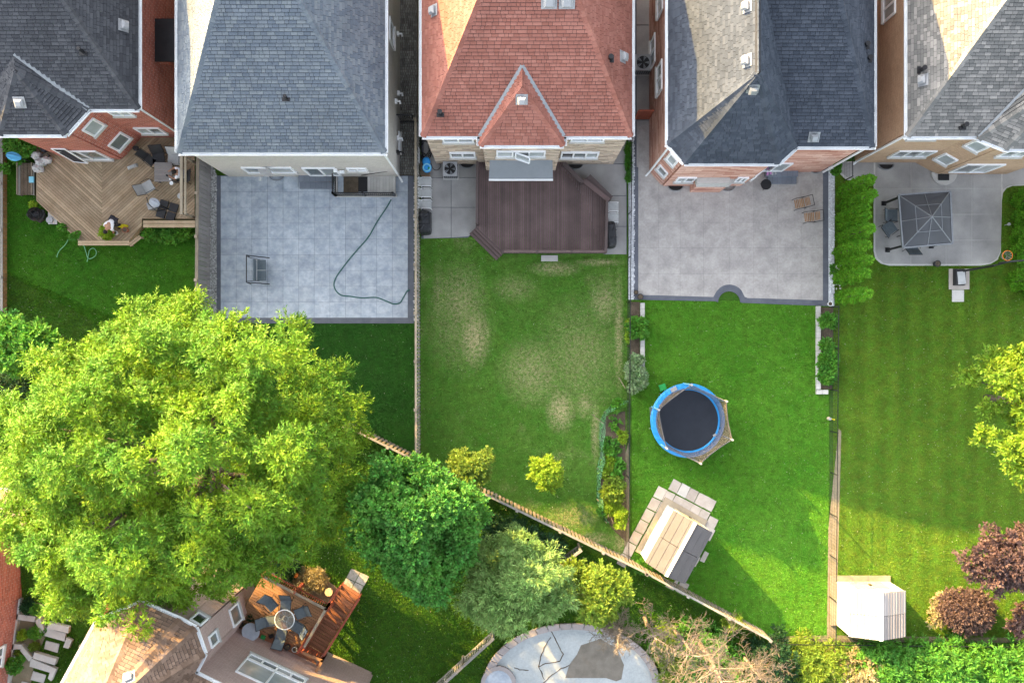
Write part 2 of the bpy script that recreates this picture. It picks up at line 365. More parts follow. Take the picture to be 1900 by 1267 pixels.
def roof_plane(roof, poly, mat, field, cnt, limit, e=.15, shingle=True, slabm=None):
    """poly: coplanar 3D points, first edge is the eave"""
    poly = [Vector(p) for p in poly]; u = (poly[1]-poly[0]).normalized()
    nn = (poly[1]-poly[0]).cross(poly[-1]-poly[0]).normalized()
    if nn.z < 0: nn = -nn
    v = nn.cross(u).normalized()
    c0 = sum(poly, Vector())/len(poly)
    if v.dot(c0-poly[0]) < 0: v = -v; 
    if u.cross(v).dot(nn) < 0: u = -u
    P0 = poly[0]; uv = [((p-P0).dot(u), (p-P0).dot(v)) for p in poly]
    cu = sum(a for a, b in uv)/len(uv); cv = sum(b for a, b in uv)/len(uv)
    hp = []
    for i in range(len(uv)):
        (a, b), (c, d) = uv[i], uv[(i+1)%len(uv)]; na, nb = d-b, -(c-a); k = na*a+nb*b
        if na*cu+nb*cv > k: na, nb, k = -na, -nb, -k
        hp.append((na, nb, k))
    if not shingle: return
    u0, u1 = min(a for a, b in uv), max(a for a, b in uv); v1 = max(b for a, b in uv); r = 0
    mw0 = Matrix(((u.x, v.x, nn.x, 0), (u.y, v.y, nn.y, 0), (u.z, v.z, nn.z, 0), (0,0,0,1)))
    while r*e < v1:
        x = u0-random.random()*.3-.02; va = r*e
        while x < u1:
            wd = random.choice((.15,.2,.25,.25,.3,.35)); g = .006
            rc = [(x+g, va+.028), (x+wd-g, va+.028), (x+wd-g, va+e), (x+g, va+e)]; x += wd
            if not inframe(P0+u*(x-wd/2)+v*va): continue
            q = rc
            for h in hp: 
                q = clip(q, *h)
                if len(q) < 3: break
            if len(q) < 3: continue
            t = .028+random.random()*.014
            full = len(q) == 4 and all(abs(q[i][0]-rc[i][0])+abs(q[i][1]-rc[i][1]) < 1e-6 for i in range(4))
            if full and cnt[0] < limit and random.random() < cnt[1] and inframe(P0+u*(x-wd/2)+v*va, -6):
                cnt[0] += 1
                mw = Matrix.Translation(P0+u*(x-wd)+v*va+nn*.004) @ mw0
                place('shingle', tabmesh(mat, wd, e, .034), roof, mw); continue
            n = len(q); hs = [t*(1-(b-va)/e)+.004 for a, b in q]
            field.add([P0+u*a+v*b+nn*.004 for a, b in q]+[P0+u*a+v*b+nn*(.004+h) for (a, b), h in zip(q, hs)],
                      [tuple(range(n, 2*n))]+[(i, (i+1)%n, n+(i+1)%n, n+i) for i in range(n)])
        r += 1
def caps(roof, p, q, mat, n1, n2, w=.17, L=.26):
    """folded hip or ridge caps from p (low) to q (high); n1,n2 normals of the two planes"""
    p = Vector(p); q = Vector(q); d = (q-p).normalized(); n1 = Vector(n1).normalized(); n2 = Vector(n2).normalized(); up = (n1+n2).normalized()
    a = d.cross(n1); a = a if a.dot(n2) < 0 else -a; b = d.cross(n2); b = b if b.dot(n1) < 0 else -b
    a.normalize(); b.normalize(); mb = MB(); o = up*.035; 
    for (l, t) in ((0, .03), (L+.03, .006)):
        mb.v += [tuple(d*l+a*w+up*(t-.012)), tuple(d*l+up*(t+.03)), tuple(d*l+b*w+up*(t-.012)), tuple(d*l+a*w-up*.03), tuple(d*l+b*w-up*.03)]
    mb.f = [(0,1,6,5),(1,2,7,6),(0,3,4,2,1),(3,0,5,8),(2,4,9,7)]
    me = mesh('ridge_cap', mb, mat); n = int((q-p).length/L)
    for i in range(n):
        c = p+d*(i*L)
        if inframe(c): place('ridge_cap', me, roof, Matrix.Translation(c+up*.012))
def nrm(a, b, c):
    n = (Vector(b)-Vector(a)).cross(Vector(c)-Vector(a)).normalized(); return n if n.z > 0 else -n
def build_roof(house, planes, mat, hips=(), limit=300, frac=1.0, name='roof'):
    slab = MB()
    for pl in planes:
        pl = [Vector(p) for p in pl]; n = nrm(*pl[:3]); k = len(pl)
        order = pl if (pl[1]-pl[0]).cross(pl[2]-pl[0]).z > 0 else pl[::-1]
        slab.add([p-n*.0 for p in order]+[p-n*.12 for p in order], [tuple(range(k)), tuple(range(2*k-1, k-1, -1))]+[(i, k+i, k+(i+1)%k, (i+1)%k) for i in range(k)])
    roof = obj(name, slab, m['underlay_shade'], house); field = MB(); cnt = [0, frac]
    for pl in planes: roof_plane(roof, pl, mat, field, cnt, limit)
    if field.f:
        o = obj('shingle_field', field, mat, roof, 'stuff')
    for (p, q, n1, n2) in hips: caps(roof, p, q, mat, n1, n2)
    return roof
def hip_planes(x0, x1, y0, y1, ze, kx, ky, zt=11.6):
    """hip roof whose top is a small flat deck at height zt"""
    r = (zt-ze)/kx; ry = (zt-ze)/ky; rn = (zt-ze)/1.07
    a, b, c, d = (x0+r,y0+ry,zt), (x1-r,y0+ry,zt), (x1-r,y1-rn,zt), (x0+r,y1-rn,zt)
    return dict(S=[(x0,y0,ze),(x1,y0,ze),b,a], E=[(x1,y0,ze),(x1,y1,ze),c,b], W=[(x0,y1,ze),(x0,y0,ze),a,d], N=[(x1,y1,ze),(x0,y1,ze),d,c], T=[a,b,c,d], A=a, B=b)
def gutter(house, a, b, z, out=(0,0)):
    mb = MB(); p = Vector((a[0], a[1], z-.06)); q = Vector((b[0], b[1], z-.06)); d = (q-p).normalized(); r = Vector((d.y, -d.x, 0))
    if r.dot(Vector((out[0], out[1], 0))) < 0: r = -r
    L = (q-p).length; e = .0
    prof = [(0,-.06),(.11,-.06),(.13,.06),(.115,.06),(.1,-.045),(.012,-.045),(.012,.06),(0,.06)]
    n = len(prof)
    for c in (p, q): mb.v += [tuple(c+r*x+Vector((0,0,z1))) for x, z1 in prof]
    mb.f = [(i, (i+1)%n, n+(i+1)%n, n+i) for i in range(n)]+[tuple(range(n)), tuple(range(2*n-1, n-1, -1))]
    k = int(L/.9)
    for i in range(1, k+1):
        c = p+d*(L*i/(k+1)); mb.beam(c+Vector((0,0,.055)), c+r*.125+Vector((0,0,.055)), .02, .01)
    return obj('gutter', mb, m['white'], house)
def walls(house, pts, z0, z1, mat, name='wall'):
    """each consecutive pair of footprint points is one wall"""
    out = []
    for a, b in zip(pts[:-1], pts[1:]):
        a = Vector((a[0], a[1], 0)); b = Vector((b[0], b[1], 0)); d = (b-a).normalized(); mb = MB()
        mb.beam(a+Vector((0,0,(z0+z1)/2)), b+Vector((0,0,(z0+z1)/2)), .2, z1-z0); out.append(obj(name, mb, mat, house))
    return out
def onwall(a, b, px, py):
    """where the sight line through a photo pixel meets the vertical wall a-b: distance along it and height"""
    a = Vector((a[0], a[1], 0)); b = Vector((b[0], b[1], 0)); d = (b-a).normalized(); n = Vector((d.y, -d.x, 0))
    r = Vector(((px-CX)/F, (CY-py)/F, -1)); t = n.dot(a)/n.dot(r); p = Vector((0,0,H))+r*t
    return (p-a).dot(d), p.z
def window(house, a, b, u0, u1, z0, z1, panes=2, glass='glass', split=None, proud=.12, sill=True, frame='pvc', name='window'):
    a = Vector((a[0], a[1], 0)); b = Vector((b[0], b[1], 0)); d = (b-a).normalized(); n = Vector((d.y, -d.x, 0))
    if n.dot(Vector((0,0,0))-a) < 0 and False: n = -n
    c = (a+b)/2
    n = n if window.out is None else (n if n.dot(Vector(window.out)) > 0 else -n)
    if u0 > u1: u0, u1 = u1, u0
    if z0 > z1: z0, z1 = z1, z0
    def pt(u, z, o): return a+d*u+n*o+Vector((0,0,z))
    fr = MB(); t = .07; o = proud+.03
    for (p, q) in (((u0,z0+t/2),(u1,z0+t/2)), ((u0,z1-t/2),(u1,z1-t/2))): fr.beam(pt(p[0],p[1],o-.03), pt(q[0],q[1],o-.03), .1, t)
    for uu in [u0+t/2, u1-t/2]+[u0+(u1-u0)*k/panes for k in range(1, panes)]:
        fr.beam(pt(uu, z0+t, o-.03), pt(uu, z1-t, o-.03), t, .1)
    f = obj(name, fr, m[frame], house)
    for k in range(panes):
        g = MB(); x0 = u0+(u1-u0)*k/panes+t*.5; x1 = u0+(u1-u0)*(k+1)/panes-t*.5
        g.beam(pt(x0, (z0+z1)/2, o-.035), pt(x1, (z0+z1)/2, o-.035), .02, z1-z0-2*t+.02); obj('pane', g, m[glass if isinstance(glass, str) else glass[k%len(glass)]], f)
    if sill:
        s = MB(); s.beam(pt(u0-.05, z0-.05, o), pt(u1+.05, z0-.05, o), .16, .09); obj('sill', s, m['conclight' if sill == 1 else sill], f)
    return f
window.out = (0,-1,0)
def winpx(house, a, b, p0, p1, **k):
    """window on wall a-b from two photo pixels (one low corner, one high corner)"""
    u0, z0 = onwall(a, b, *p0); u1, z1 = onwall(a, b, *p1)
    return window(house, a, b, u0, u1, max(.3, min(z0, z1)), min(6.7, max(z0, z1)), **k)
def roofvent(house, p, n, sz=.33, mat='vent', rz=0.0):
    """square roof vent sitting on a slope with normal n"""
    n = Vector(n).normalized(); p = Vector(p); v = Vector((0,0,1))-n*n.z; v.normalize(); u = v.cross(n)
    mb = MB()
    def bx(cu, cv, h0, h1, a, b, k=1.0):
        vs = []
        for h, kk in ((h0, 1), (h1, k)):
            for x, y in ((-a,-b),(a,-b),(a,b),(-a,b)): vs.append(p+u*(cu+x*kk)+v*(cv+y*kk)+n*h)
        mb.add(vs, [(4,5,6,7),(0,1,5,4),(1,2,6,5),(2,3,7,6),(3,0,4,7)])
    bx(0,0,.03,.045,sz*.72,sz*.72); bx(0,0,.045,.16,sz*.42,sz*.42); bx(0,0,.16,.25,sz*.52,sz*.52,.6)
    return obj('roof_vent', mb, m[mat], house)
def pipe(house, p, h=.5, r=.06):
    mb = MB(); p = Vector(p); mb.cyl(p-Vector((0,0,.1)), r, h+.1, 10); mb.box((p.x, p.y, p.z+.03), (.3,.3,.04)); mb.cyl(p+Vector((0,0,h-.02)), r*1.25, .05, 10)
    return obj('vent_pipe', mb, m['black'], house)
# ------------------------------------------------------------------ ground
def poly_px(pts, z, name, mat, kind='structure', parent=None, th=0.0, zt=None):
    mb = MB(); P = WL(pts, z)
    if th: mb.prism(P, z-th, z)
    else:
        ar = sum(P[i].x*P[(i+1)%len(P)].y-P[(i+1)%len(P)].x*P[i].y for i in range(len(P)))
        mb.face(P if ar > 0 else P[::-1])
    return obj(name, mb, mat, parent, kind)
g = MB(); g.face([(-400,-400,-.02),(400,-400,-.02),(400,400,-.02),(-400,400,-.02)])
gm = {
 'base': grassmat('ground_green', (.045,.13,.012), (.03,.09,.01)),
 1: grassmat('lawn_green_a', (.03,.13,.006), (.045,.155,.008)), 
 2: grassmat('lawn_green_b', (.016,.075,.007), (.024,.095,.009)),
 4: grassmat('lawn_green_c', (.055,.2,.012), (.085,.24,.018)),
 5: grassmat('lawn_green_d', (.085,.19,.014), (.06,.155,.012), stripes=.09)}
def dp(px, py, rx, ry, a):
    p = W(px, py); return (p.x, p.y, rx*.02564, ry*.02564, a)
DRY = [dp(880,625,28,55,1.3), dp(855,560,45,70,.75), dp(850,600,60,90,.45), dp(1040,760,26,40,1.2), dp(990,690,60,60,.7), dp(1075,660,75,100,.5), dp(1148,620,9,110,1.0), dp(1120,560,28,45,.8),
       dp(1030,498,45,14,.9), dp(1110,487,45,7,.9), dp(955,535,40,25,.5), dp(1105,800,9,60,.9), dp(1085,750,18,28,.8), dp(1060,960,50,25,.7), dp(1100,1000,40,14,.8), dp(1150,1010,16,25,.8), dp(815,550,14,60,.6)]
gm[3] = grassmat('lawn_green_dry_patches', (.06,.18,.018), (.09,.2,.028), (.42,.36,.2), DRY)
blm = {1: grassmat('blades_a', (.035,.15,.01), (.06,.19,.012), blade=True), 2: grassmat('blades_b', (.018,.09,.009), (.028,.12,.01), blade=True),
       3: grassmat('blades_c', (.065,.2,.018), (.1,.23,.03), (.5,.44,.27), DRY, blade=True), 4: grassmat('blades_d', (.07,.24,.014), (.11,.29,.022), blade=True),
       5: grassmat('blades_e', (.115,.235,.016), (.08,.19,.013), stripes=.09, blade=True), 'base': grassmat('blades_f', (.055,.17,.012), (.08,.2,.014), blade=True)}
struct('ground', g, gm['base'])
LAWN = {1: [(8,250),(387,250),(387,700),(250,640),(0,500),(0,250)],
        2: [(398,598),(768,598),(768,846),(655,792),(395,664)],
        3: [(781,440),(1164,440),(1164,1043),(905,917),(781,858)],
        4: [(1172,556),(1538,560),(1538,1186),(1430,1186),(1172,1058)],
        5: [(1546,300),(1990,300),(1990,1188),(1546,1188)]}
for k, pts in LAWN.items(): poly_px(pts, .0, 'lawn', gm[k])
# no-grass footprints (filled while building)
HOLES = []
def hole(pts): HOLES.append(np.array([[W(*p).x, W(*p).y] for p in pts]))

# ---- patio two (blue-grey stamped slabs) with dark border
pb = poly_px([(402,326),(768,326),(768,600),(402,600)], .04, 'patio_border', m['concdark'], th=.1)
c = W(757,326,.044); hole([(400,200),(775,200),(775,602),(400,602)])
xs = [410+28.92*i for i in range(13)]; ys = [327+29.2*i for i in range(10)]
for i in range(12):
    for j in range(9):
        if i >= 7 and j == 0: x = None   # stairwell side is clipped below
        mb = MB(); a = W(xs[i]+.18, ys[j]+.18); b = W(xs[i+1]-.18, ys[j+1]-.18)
        if 627 < (xs[i]+xs[i+1])/2 < 738 and j == 0: continue
        y1 = a.y
        mb.box(((a.x+b.x)/2, (a.y+b.y)/2, .045), (b.x-a.x, a.y-b.y, .028+random.uniform(-.002,.003)))
        o = obj('patio_slab', mb, m['conc2'], pb)
# ---- gravel strips
def gravel(poly, name, label, mat, n, rmin=.025, rmax=.055, z=.02):
    P = np.array([[p.x, p.y] for p in WL(poly)]); lo = P.min(0); hi = P.max(0); mb = MB(); k = 0
    q = RNG.uniform(lo, hi, (n*4, 2)); q = q[inside(q, P)][:n]
    for x, y in q:
        r = random.uniform(rmin, rmax); mb.blob((x, y, z+r*.3), (r, r*random.uniform(.6,1), r*.6), 5, 3, .25)
    return obj(name, mb, mat, None, 'stuff')
def inside(q, P):
    x, y = q[:, 0], q[:, 1]; c = np.zeros(len(q), bool); j = len(P)-1
    for i in range(len(P)):
        with np.errstate(divide='ignore', invalid='ignore'):
            t = ((P[i,1] > y) != (P[j,1] > y)) & (x < (P[j,0]-P[i,0])*(y-P[i,1])/(P[j,1]-P[i,1]+1e-12)+P[i,0])
        c ^= t; j = i
    return c
poly_px([(386,288),(402,326),(402,600),(386,590)], .012, 'gravel_bed', m['gravel']); hole([(386,280),(403,280),(403,600),(386,600)])
gravel([(388,290),(402,326),(402,598),(388,590)], 'gravel', '', m['gravel'], 1500)
gravel([(768,330),(777,330),(777,600),(768,600)], 'gravel', '', m['gravel'], 500)
# ---- side path of small pavers between second and third house
sp = poly_px([(737,-40),(776,-40),(776,326),(737,326)], .01, 'side_path', m['soil'])
mb = MB(); y = -30
while y < 325:
    x = 738.5+random.uniform(-1,1)
    while x < 773:
        wd = random.uniform(3.2,5.2); a = W(x+.35, y+.35); b = W(min(x+wd,774)-.35, y+5-.35)
        mb.box(((a.x+b.x)/2, (a.y+b.y)/2, .035+random.uniform(-.006,.008)), (b.x-a.x, a.y-b.y, .05), 0, .93); x += wd
    y += 5
obj('path_pavers', mb, m['paver'], sp, 'stuff')
# ---- concrete around the brown deck
c3 = poly_px([(782,255),(888,255),(888,425),(868,441),(782,443)], .02, 'patio', m['concdark'], th=.1)
hole([(777,200),(1172,200),(1166,474),(945,478),(868,441),(777,445)])
def slabs(parent, rects, mat, z=.05, gap=.3, name='concrete_slab'):
    for pts in rects:
        mb = MB(); P = WL(pts); c = sum(P, Vector())/len(P); P = [c+(p-c)*(1-gap*.02) for p in P]; mb.prism(P, z-.04, z+random.uniform(0,.004)); obj(name, mb, mat, parent)
slabs(c3, [[(786,255),(837,255),(837,330),(786,330)],[(837.6,255),(886,255),(886,330),(837.6,330)],[(786,330.6),(837,330.6),(837,385),(786,385)],[(837.6,330.6),(886,330.6),(886,385),(837.6,385)],
           [(786,385.6),(837,385.6),(837,441),(786,443)],[(837.6,385.6),(886,385.6),(886,425),(869,439),(837.6,441)]], m['conc3'])
c3b = poly_px([(1040,255),(1163,255),(1163,472),(1120,472)], .02, 'patio', m['concdark'], th=.1)
slabs(c3b, [[(1040,255),(1162,255),(1162,304),(1040,304)],[(1040,305),(1162,305),(1162,363),(1080,363)],[(1085,364),(1162,364),(1162,420),(1100,420)],[(1100,421),(1162,421),(1162,472),(1120,472)]], m['conc3'])
# ---- narrow strip between third and fourth house
st = poly_px([(1165,-40),(1222,-40),(1222,330),(1175,330),(1165,330)], .012, 'side_path', m['concdark'], th=.05)
slabs(st, [[(1181,-40+i*88),(1214,-40+i*88),(1214,47+i*88),(1181,47+i*88)] for i in range(4)], m['conc5'], .04)
hole([(1165,-40),(1222,-40),(1222,330),(1165,330)])
poly_px([(1166,250),(1177,250),(1177,556),(1166,556)], .014, 'gravel_bed', m['gravelwhite']); hole([(1165,240),(1178,240),(1178,556),(1165,556)])
gravel([(1167,255),(1177,255),(1177,552),(1167,552)], 'gravel', '', m['gravelwhite'], 800)
poly_px([(1537,300),(1549,300),(1548,568),(1537,568)], .014, 'gravel_bed', m['gravelwhite']); hole([(1536,300),(1549,300),(1548,568),(1536,568)])
gravel([(1538,305),(1548,305),(1547,566),(1538,566)], 'gravel', '', m['gravelwhite'], 900)
# ---- patio four with dark border and half-round planting notch
arc = [(1353+28*math.cos(t), 557-28*math.sin(t)) for t in [math.pi*k/14 for k in range(15)]]
arci = [(1353+20.5*math.cos(t), 561-20.5*math.sin(t)) for t in [math.pi*k/14 for k in range(15)]]
bp = [(1176,235),(1537,235),(1537,568),(1378,562)]+arci+[(1328,559),(1176,556)]
b4 = poly_px(bp, .03, 'patio_border', m['concdark'], th=.1); hole(bp)
nx = [1184,1222,1262,1305,1353.5,1398,1442,1486,1526.5]; ny = [235,300,413,460,508,552]
arcs = lambda y: y
for i in range(8):
    for j in range(5):
        x0, x1, y0, y1 = nx[i]+.13, nx[i+1]-.13, ny[j]+.13, ny[j+1]-.13
        q = [(x0,y0),(x1,y0)]
        if j == 4:
            yb = lambda x: 547+(x-1184)*.0295
            def cut(x): 
                d = abs(x-1353); return min(yb(x), 557-math.sqrt(max(0, 29**2-d*d))) if d < 29 else yb(x)
            q += [(x1-(x1-x0)*k/8, cut(x1-(x1-x0)*k/8)) for k in range(9)]
        else: q += [(x1,y1),(x0,y1)]
        if j == 0 and i in (1,2,3,4,5): continue
        P = WL(q); mb = MB(); mb.prism(P, .0, .042+random.uniform(0,.003)); obj('patio_slab', mb, m['conc4'], b4)
poly_px([(1222.5,300),(1485,300),(1485,240),(1222.5,240)], .04, 'patio', m['conc4'], th=.05)
# ---- patio five
p5 = [(1553,300),(1990,300),(1990,343),(1880,345),(1868,349),(1861,358),(1859,372),(1857,468),(1851,482),(1838,490),(1820,493),(1650,493),(1634,489),(1624,480),(1621,466),(1621,333),(1590,336),(1570,334),(1558,322)]
b5 = poly_px(p5, .02, 'patio_border', m['conclight'], th=.08); hole(p5)
P5 = [(p.x, p.y) for p in WL(p5)]; cc5 = W(1740,400)
def shrink(poly, d):
    n = len(poly); out = []
    ar = sum(poly[i][0]*poly[(i+1)%n][1]-poly[(i+1)%n][0]*poly[i][1] for i in range(n)); s = 1 if ar > 0 else -1
    for i in range(n):
        a, b, c = Vector(poly[i-1]), Vector(poly[i]), Vector(poly[(i+1)%n]); e1 = (b-a).normalized(); e2 = (c-b).normalized()
        nn = Vector((-(e1.y+e2.y), e1.x+e2.x)); k = nn.length; nn = nn/k if k > 1e-6 else Vector((-e1.y, e1.x)); out.append(tuple(b+nn*s*d/max(.5, k/2)))
    return out
for (x0,x1) in ((1622,1690),(1690,1755),(1755,1803),(1803,1859)):
    for (y0,y1) in ((300,350),(350,398),(398,446),(446,492)):
        q = [(x0+.4,y0+.4),(x1-.4,y0+.4),(x1-.4,y1-.4),(x0+.4,y1-.4)]
        if x0 == 1622: q[0] = (x0+2,y0); q[3] = (x0+2,y1)
        if x1 == 1859: q[1] = (x1-2,y0); q[2] = (x1-2,y1)
        if y1 == 492:
            q[2] = (q[2][0], y1-2); q[3] = (q[3][0], y1-2)
            if x0 == 1622: q = q[:3]+[(1640,y1-3),(1628,479),(1624,466)]
            if x1 == 1859: q = [q[0], q[1], (1855,468),(1848,481),(1836,488),q[3]]
        mb = MB(); mb.prism(WL(q), 0, .028+random.uniform(0,.003)); obj('concrete_slab', mb, m['conc5'], b5)
slabs(b5, [[(1560,302),(1621,302),(1621,332),(1575,332),(1562,322)],[(1860,302),(1925,302),(1925,342),(1872,345),(1860,352)]], m['conc5'], .03)

# ------------------------------------------------------------------ houses
ZE = 7.0
def onplane(poly, px, py):
    a, b, c = [Vector(p) for p in poly[:3]]; n = (b-a).cross(c-a); r = Vector(((px-CX)/F, (CY-py)/F, -1)); o = Vector((0,0,H))
    return o+r*(n.dot(a-o)/n.dot(r))
def simple_house(name, label, x0, x1, y0, y1, mroof, mwall, zt=11.6, extra=(), vents=(), pipes=(), wallpts=None, drop=(), limit=300, frac=.5, ky=.8, hipon=('SW','SE')):
    c = ((x0+x1)/2, (y0+y1)/2, 0); h = thing(name, label, 'house', c)
    hp = hip_planes(x0, x1, y0, y1, ZE, 1.49, ky, zt)
    planes = [hp['S'], hp['E'], hp['W'], hp['N'], hp['T']]+[e for e in extra]
    n = {k: nrm(*hp[k][:3]) for k in 'SEWN'}
    hips = [((x0,y0,ZE), hp['A'], n['S'], n['W']) if 'SW' in hipon else None, ((x1,y0,ZE), hp['B'], n['S'], n['E']) if 'SE' in hipon else None]
    return h, hp, planes, [x for x in hips if x], n
YN = 22.5
# ---- house one: charcoal roof, red brick
h1, hp1, pl1, hi1, n1 = simple_house('brick_house', 'red brick house with charcoal shingle roof behind the weathered wooden deck', -24.0, -15.28, 9.75, YN, m['sh1'], m['brickred'], ky=.79)
a1 = Vector((-17.31,9.75,ZE)); b1 = Vector((-18.26,8.71,ZE)); c1 = Vector((-21.0,8.71,ZE)); d1 = Vector((-21.97,9.75,ZE)); ap = Vector((-19.66,10.97,8.42)); re = Vector((-19.66,11.62,8.42))
pl1 += [[b1,c1,ap],[a1,b1,ap],[c1,d1,ap],[a1,ap,re],[d1,re,ap]]
nS, nE, nW = nrm(b1,c1,ap), nrm(a1,b1,ap), nrm(c1,d1,ap)
r1 = build_roof(h1, pl1, m['sh1'], hi1+[(b1,ap,nS,nE),(c1,ap,nS,nW),(a1+Vector((0,0,.02)),ap,nE,nrm(a1,ap,re))], frac=.35)
def valley(house, roof, p, q, w=.13):
    mb = MB(); p = Vector(p); q = Vector(q); mb.beam(p+Vector((0,0,.06)), q+Vector((0,0,.06)), w, .03); return obj('valley_flashing', mb, m['flash'], roof)
valley(h1, r1, a1, re, .2)
for a, b, o in (((-15.28,9.75),(-15.28,YN),(1,0)), ((-15.28,9.75),(-17.31,9.75),(0,-1)), ((-17.31,9.75),(-18.26,8.71),(1,-1)), ((-18.26,8.71),(-21.0,8.71),(0,-1)), ((-21.0,8.71),(-21.97,9.75),(-1,-1)), ((-21.97,9.75),(-24,9.75),(0,-1))): gutter(h1, a, b, ZE, o)
w1 = [(-15.5,YN-.3),(-15.5,9.97),(-17.45,9.97),(-18.37,8.95),(-20.9,8.95),(-21.85,9.97),(-23.8,9.97),(-23.8,YN-.3)]
walls(h1, w1, 0, ZE-.05, m['brickred'])
roofvent(h1, onplane(hp1['E'], 228, 48), n1['E']); roofvent(h1, onplane([b1,c1,ap], 37, 190), nS); pipe(h1, onplane(hp1['S'], 155, 97))
mb = MB()
for k in range(1): mb.tube([(-15.33,9.8,ZE-.1),(-15.36,9.85,ZE-.5),(-15.37,9.86,.2)], .045, 6)
obj('downspout', mb, m['white'], h1)
window.out = (1,-1,0)
winpx(h1, w1[2], w1[3], (153,242), (151,219), panes=1, glass='glasslight') if False else None
window(h1, w1[2], w1[3], .35, 1.05, 4.6, 5.9, panes=1, glass='glasslight'); window(h1, w1[2], w1[3], .3, 1.15, 1.6, 2.9, panes=1, glass='glass')
window.out = (0,-1,0)
window(h1, w1[1], w1[2], .35, 1.5, 1.7, 2.9, panes=2, glass=('glass','glasslight')); window(h1, w1[1], w1[2], .5, 1.4, 5.4, 6.5, panes=2, glass='glasslight')
window(h1, w1[3], w1[4], .35, 2.1, .75, 2.8, panes=2, glass=('glass','glasslight'), name='patio_door')
mb = MB(); mb.tube([W(253,277,1.9)+Vector((0,0,0)), W(253,277,1.9)+Vector((0,0,.25))], .09, 8); mb.box(tuple(W(253,276,2.1)), (.16,.2,.22)); obj('wall_lamp', mb, m['black'], h1)
# bump-out with dark metal roof on east wall
mb = MB(); p = W(314,125,4.6); mb.box((-15.2,13.25,4.25),(.6,1.7,.7)); obj('bump_out', mb, m['brickred'], h1)
mb = MB(); mb.box((-15.05,13.25,4.66),(.95,1.85,.08)); mb.box((-14.62,13.25,4.6),(.05,1.87,.12)); obj('bump_out_roof', mb, m['black'], h1)
# ---- house two: slate grey roof, pale walls
h2, hp2, pl2, hi2, n2 = simple_house('pale_house', 'pale grey brick house with slate grey shingle roof facing the blue-grey patio', -13.67, -5.2, 7.98, YN, m['sh2'], m['stucco'], 13.3, ky=.807)
r2 = build_roof(h2, pl2, m['sh2'], hi2, frac=.45)
for a, b, o in (((-13.67,7.98),(-5.2,7.98),(0,-1)), ((-5.2,7.98),(-5.2,YN),(1,0)), ((-13.67,7.98),(-13.67,YN),(-1,0))): gutter(h2, a, b, ZE, o)
w2 = [(-13.45,YN-.3),(-13.45,8.22),(-5.42,8.22),(-5.42,YN-.3)]; walls(h2, w2, -.0, ZE-.05, m['stucco'])
pipe(h2, onplane(hp2['S'], 531, 182), .3)
window.out = (0,-1,0); A2, B2 = w2[1], w2[2]
winpx(h2, A2, B2, (437,318), (414,303), panes=1) if False else None
def uz(a, b, px, py): print('uz', px, py, [round(x, 2) for x in onwall(a, b, px, py)])
for q in ((413,303),(436,318),(535,304),(560,322),(637,305),(648,312)): uz(A2,B2,*q)
window(h2, A2, B2, 1.25, 3.5, 1.35, 2.75, panes=2, glass=('glass','glasslight')); window(h2, A2, B2, 3.95, 5.45, .55, 2.65, panes=2, glass=('glass','glasslight'), sill=False, name='patio_door'); window(h2, A2, B2, 5.95, 6.85, 1.9, 2.55, panes=2, glass=('glass','glasslight'))
window.out = (1,0,0); window(h2, w2[2], w2[3], 5.1, 6.1, 3.0, 4.6, panes=1, glass='glasslight'); window(h2, w2[2], w2[3], .9, 1.9, .5, .9, panes=1)
mb = MB(); mb.tube([(-5.15,7.9,ZE-.12),(-5.32,8.05,ZE-.45),(-5.33,8.08,.25),(-5.2,7.85,.1)], .05, 6); obj('downspout', mb, m['white'], h2)
for yy, zz in ((11.2,2.2),(11.8,1.2),(14.5,1.4),(9.7,1.3)):
    mb = MB(); mb.box((-5.28,yy,zz),(.14,.2,.22)); mb.tube([(-5.25,yy,zz),(-5.1,yy,zz),(-5.08,yy-.12,zz-.05)], .05, 6); obj('wall_vent', mb, m['white'], h2)
mb = MB(); mb.box((-5.26,9.0,1.5),(.12,.14,.5)); mb.tube([(-5.24,9.0,1.5),(-5.1,9.0,1.7),(-5.05,9.0,1.3)], .04, 6); obj('wall_lamp', mb, m['black'], h2)
mb = MB(); mb.box((-8.0,8.02,2.4),(.14,.16,.2)); mb.box((-7.75,8.0,2.1),(.2,.12,.2)); mb.tube([(-8,7.98,2.4),(-7.75,7.98,2.1)], .015, 5); obj('wall_lamp', mb, m['white'], h2)
# ---- house three: red brown roof, ledge stone
h3, hp3, pl3, hi3, n3 = simple_house('stone_house', 'tan ledge-stone house with red-brown shingle roof behind the brown deck', -3.68, 4.9, 8.64, YN-1, m['sh3'], m['stone'], ky=.807)
e3 = [Vector((-1.32,8.27,ZE)), Vector((2.12,8.27,ZE))]; ap3 = Vector((.4,10.2,8.9)); re3 = Vector((.4,8.64+1.9/.807,8.9))
g3a = Vector((-1.32,8.64,ZE)); g3b = Vector((2.12,8.64,ZE))
pl3 += [[e3[0],e3[1],ap3],[e3[1],g3b,re3,ap3],[g3a,e3[0],ap3,re3]]
nS3, nE3, nW3 = nrm(e3[0],e3[1],ap3), nrm(e3[1],g3b,ap3), nrm(g3a,e3[0],ap3)
r3 = build_roof(h3, pl3, m['sh3'], hi3+[(e3[0],ap3,nS3,nW3),(e3[1],ap3,nS3,nE3),(ap3,re3,nE3,nW3)], frac=.4)
valley(h3, r3, g3a, re3, .16); valley(h3, r3, g3b, re3, .16)
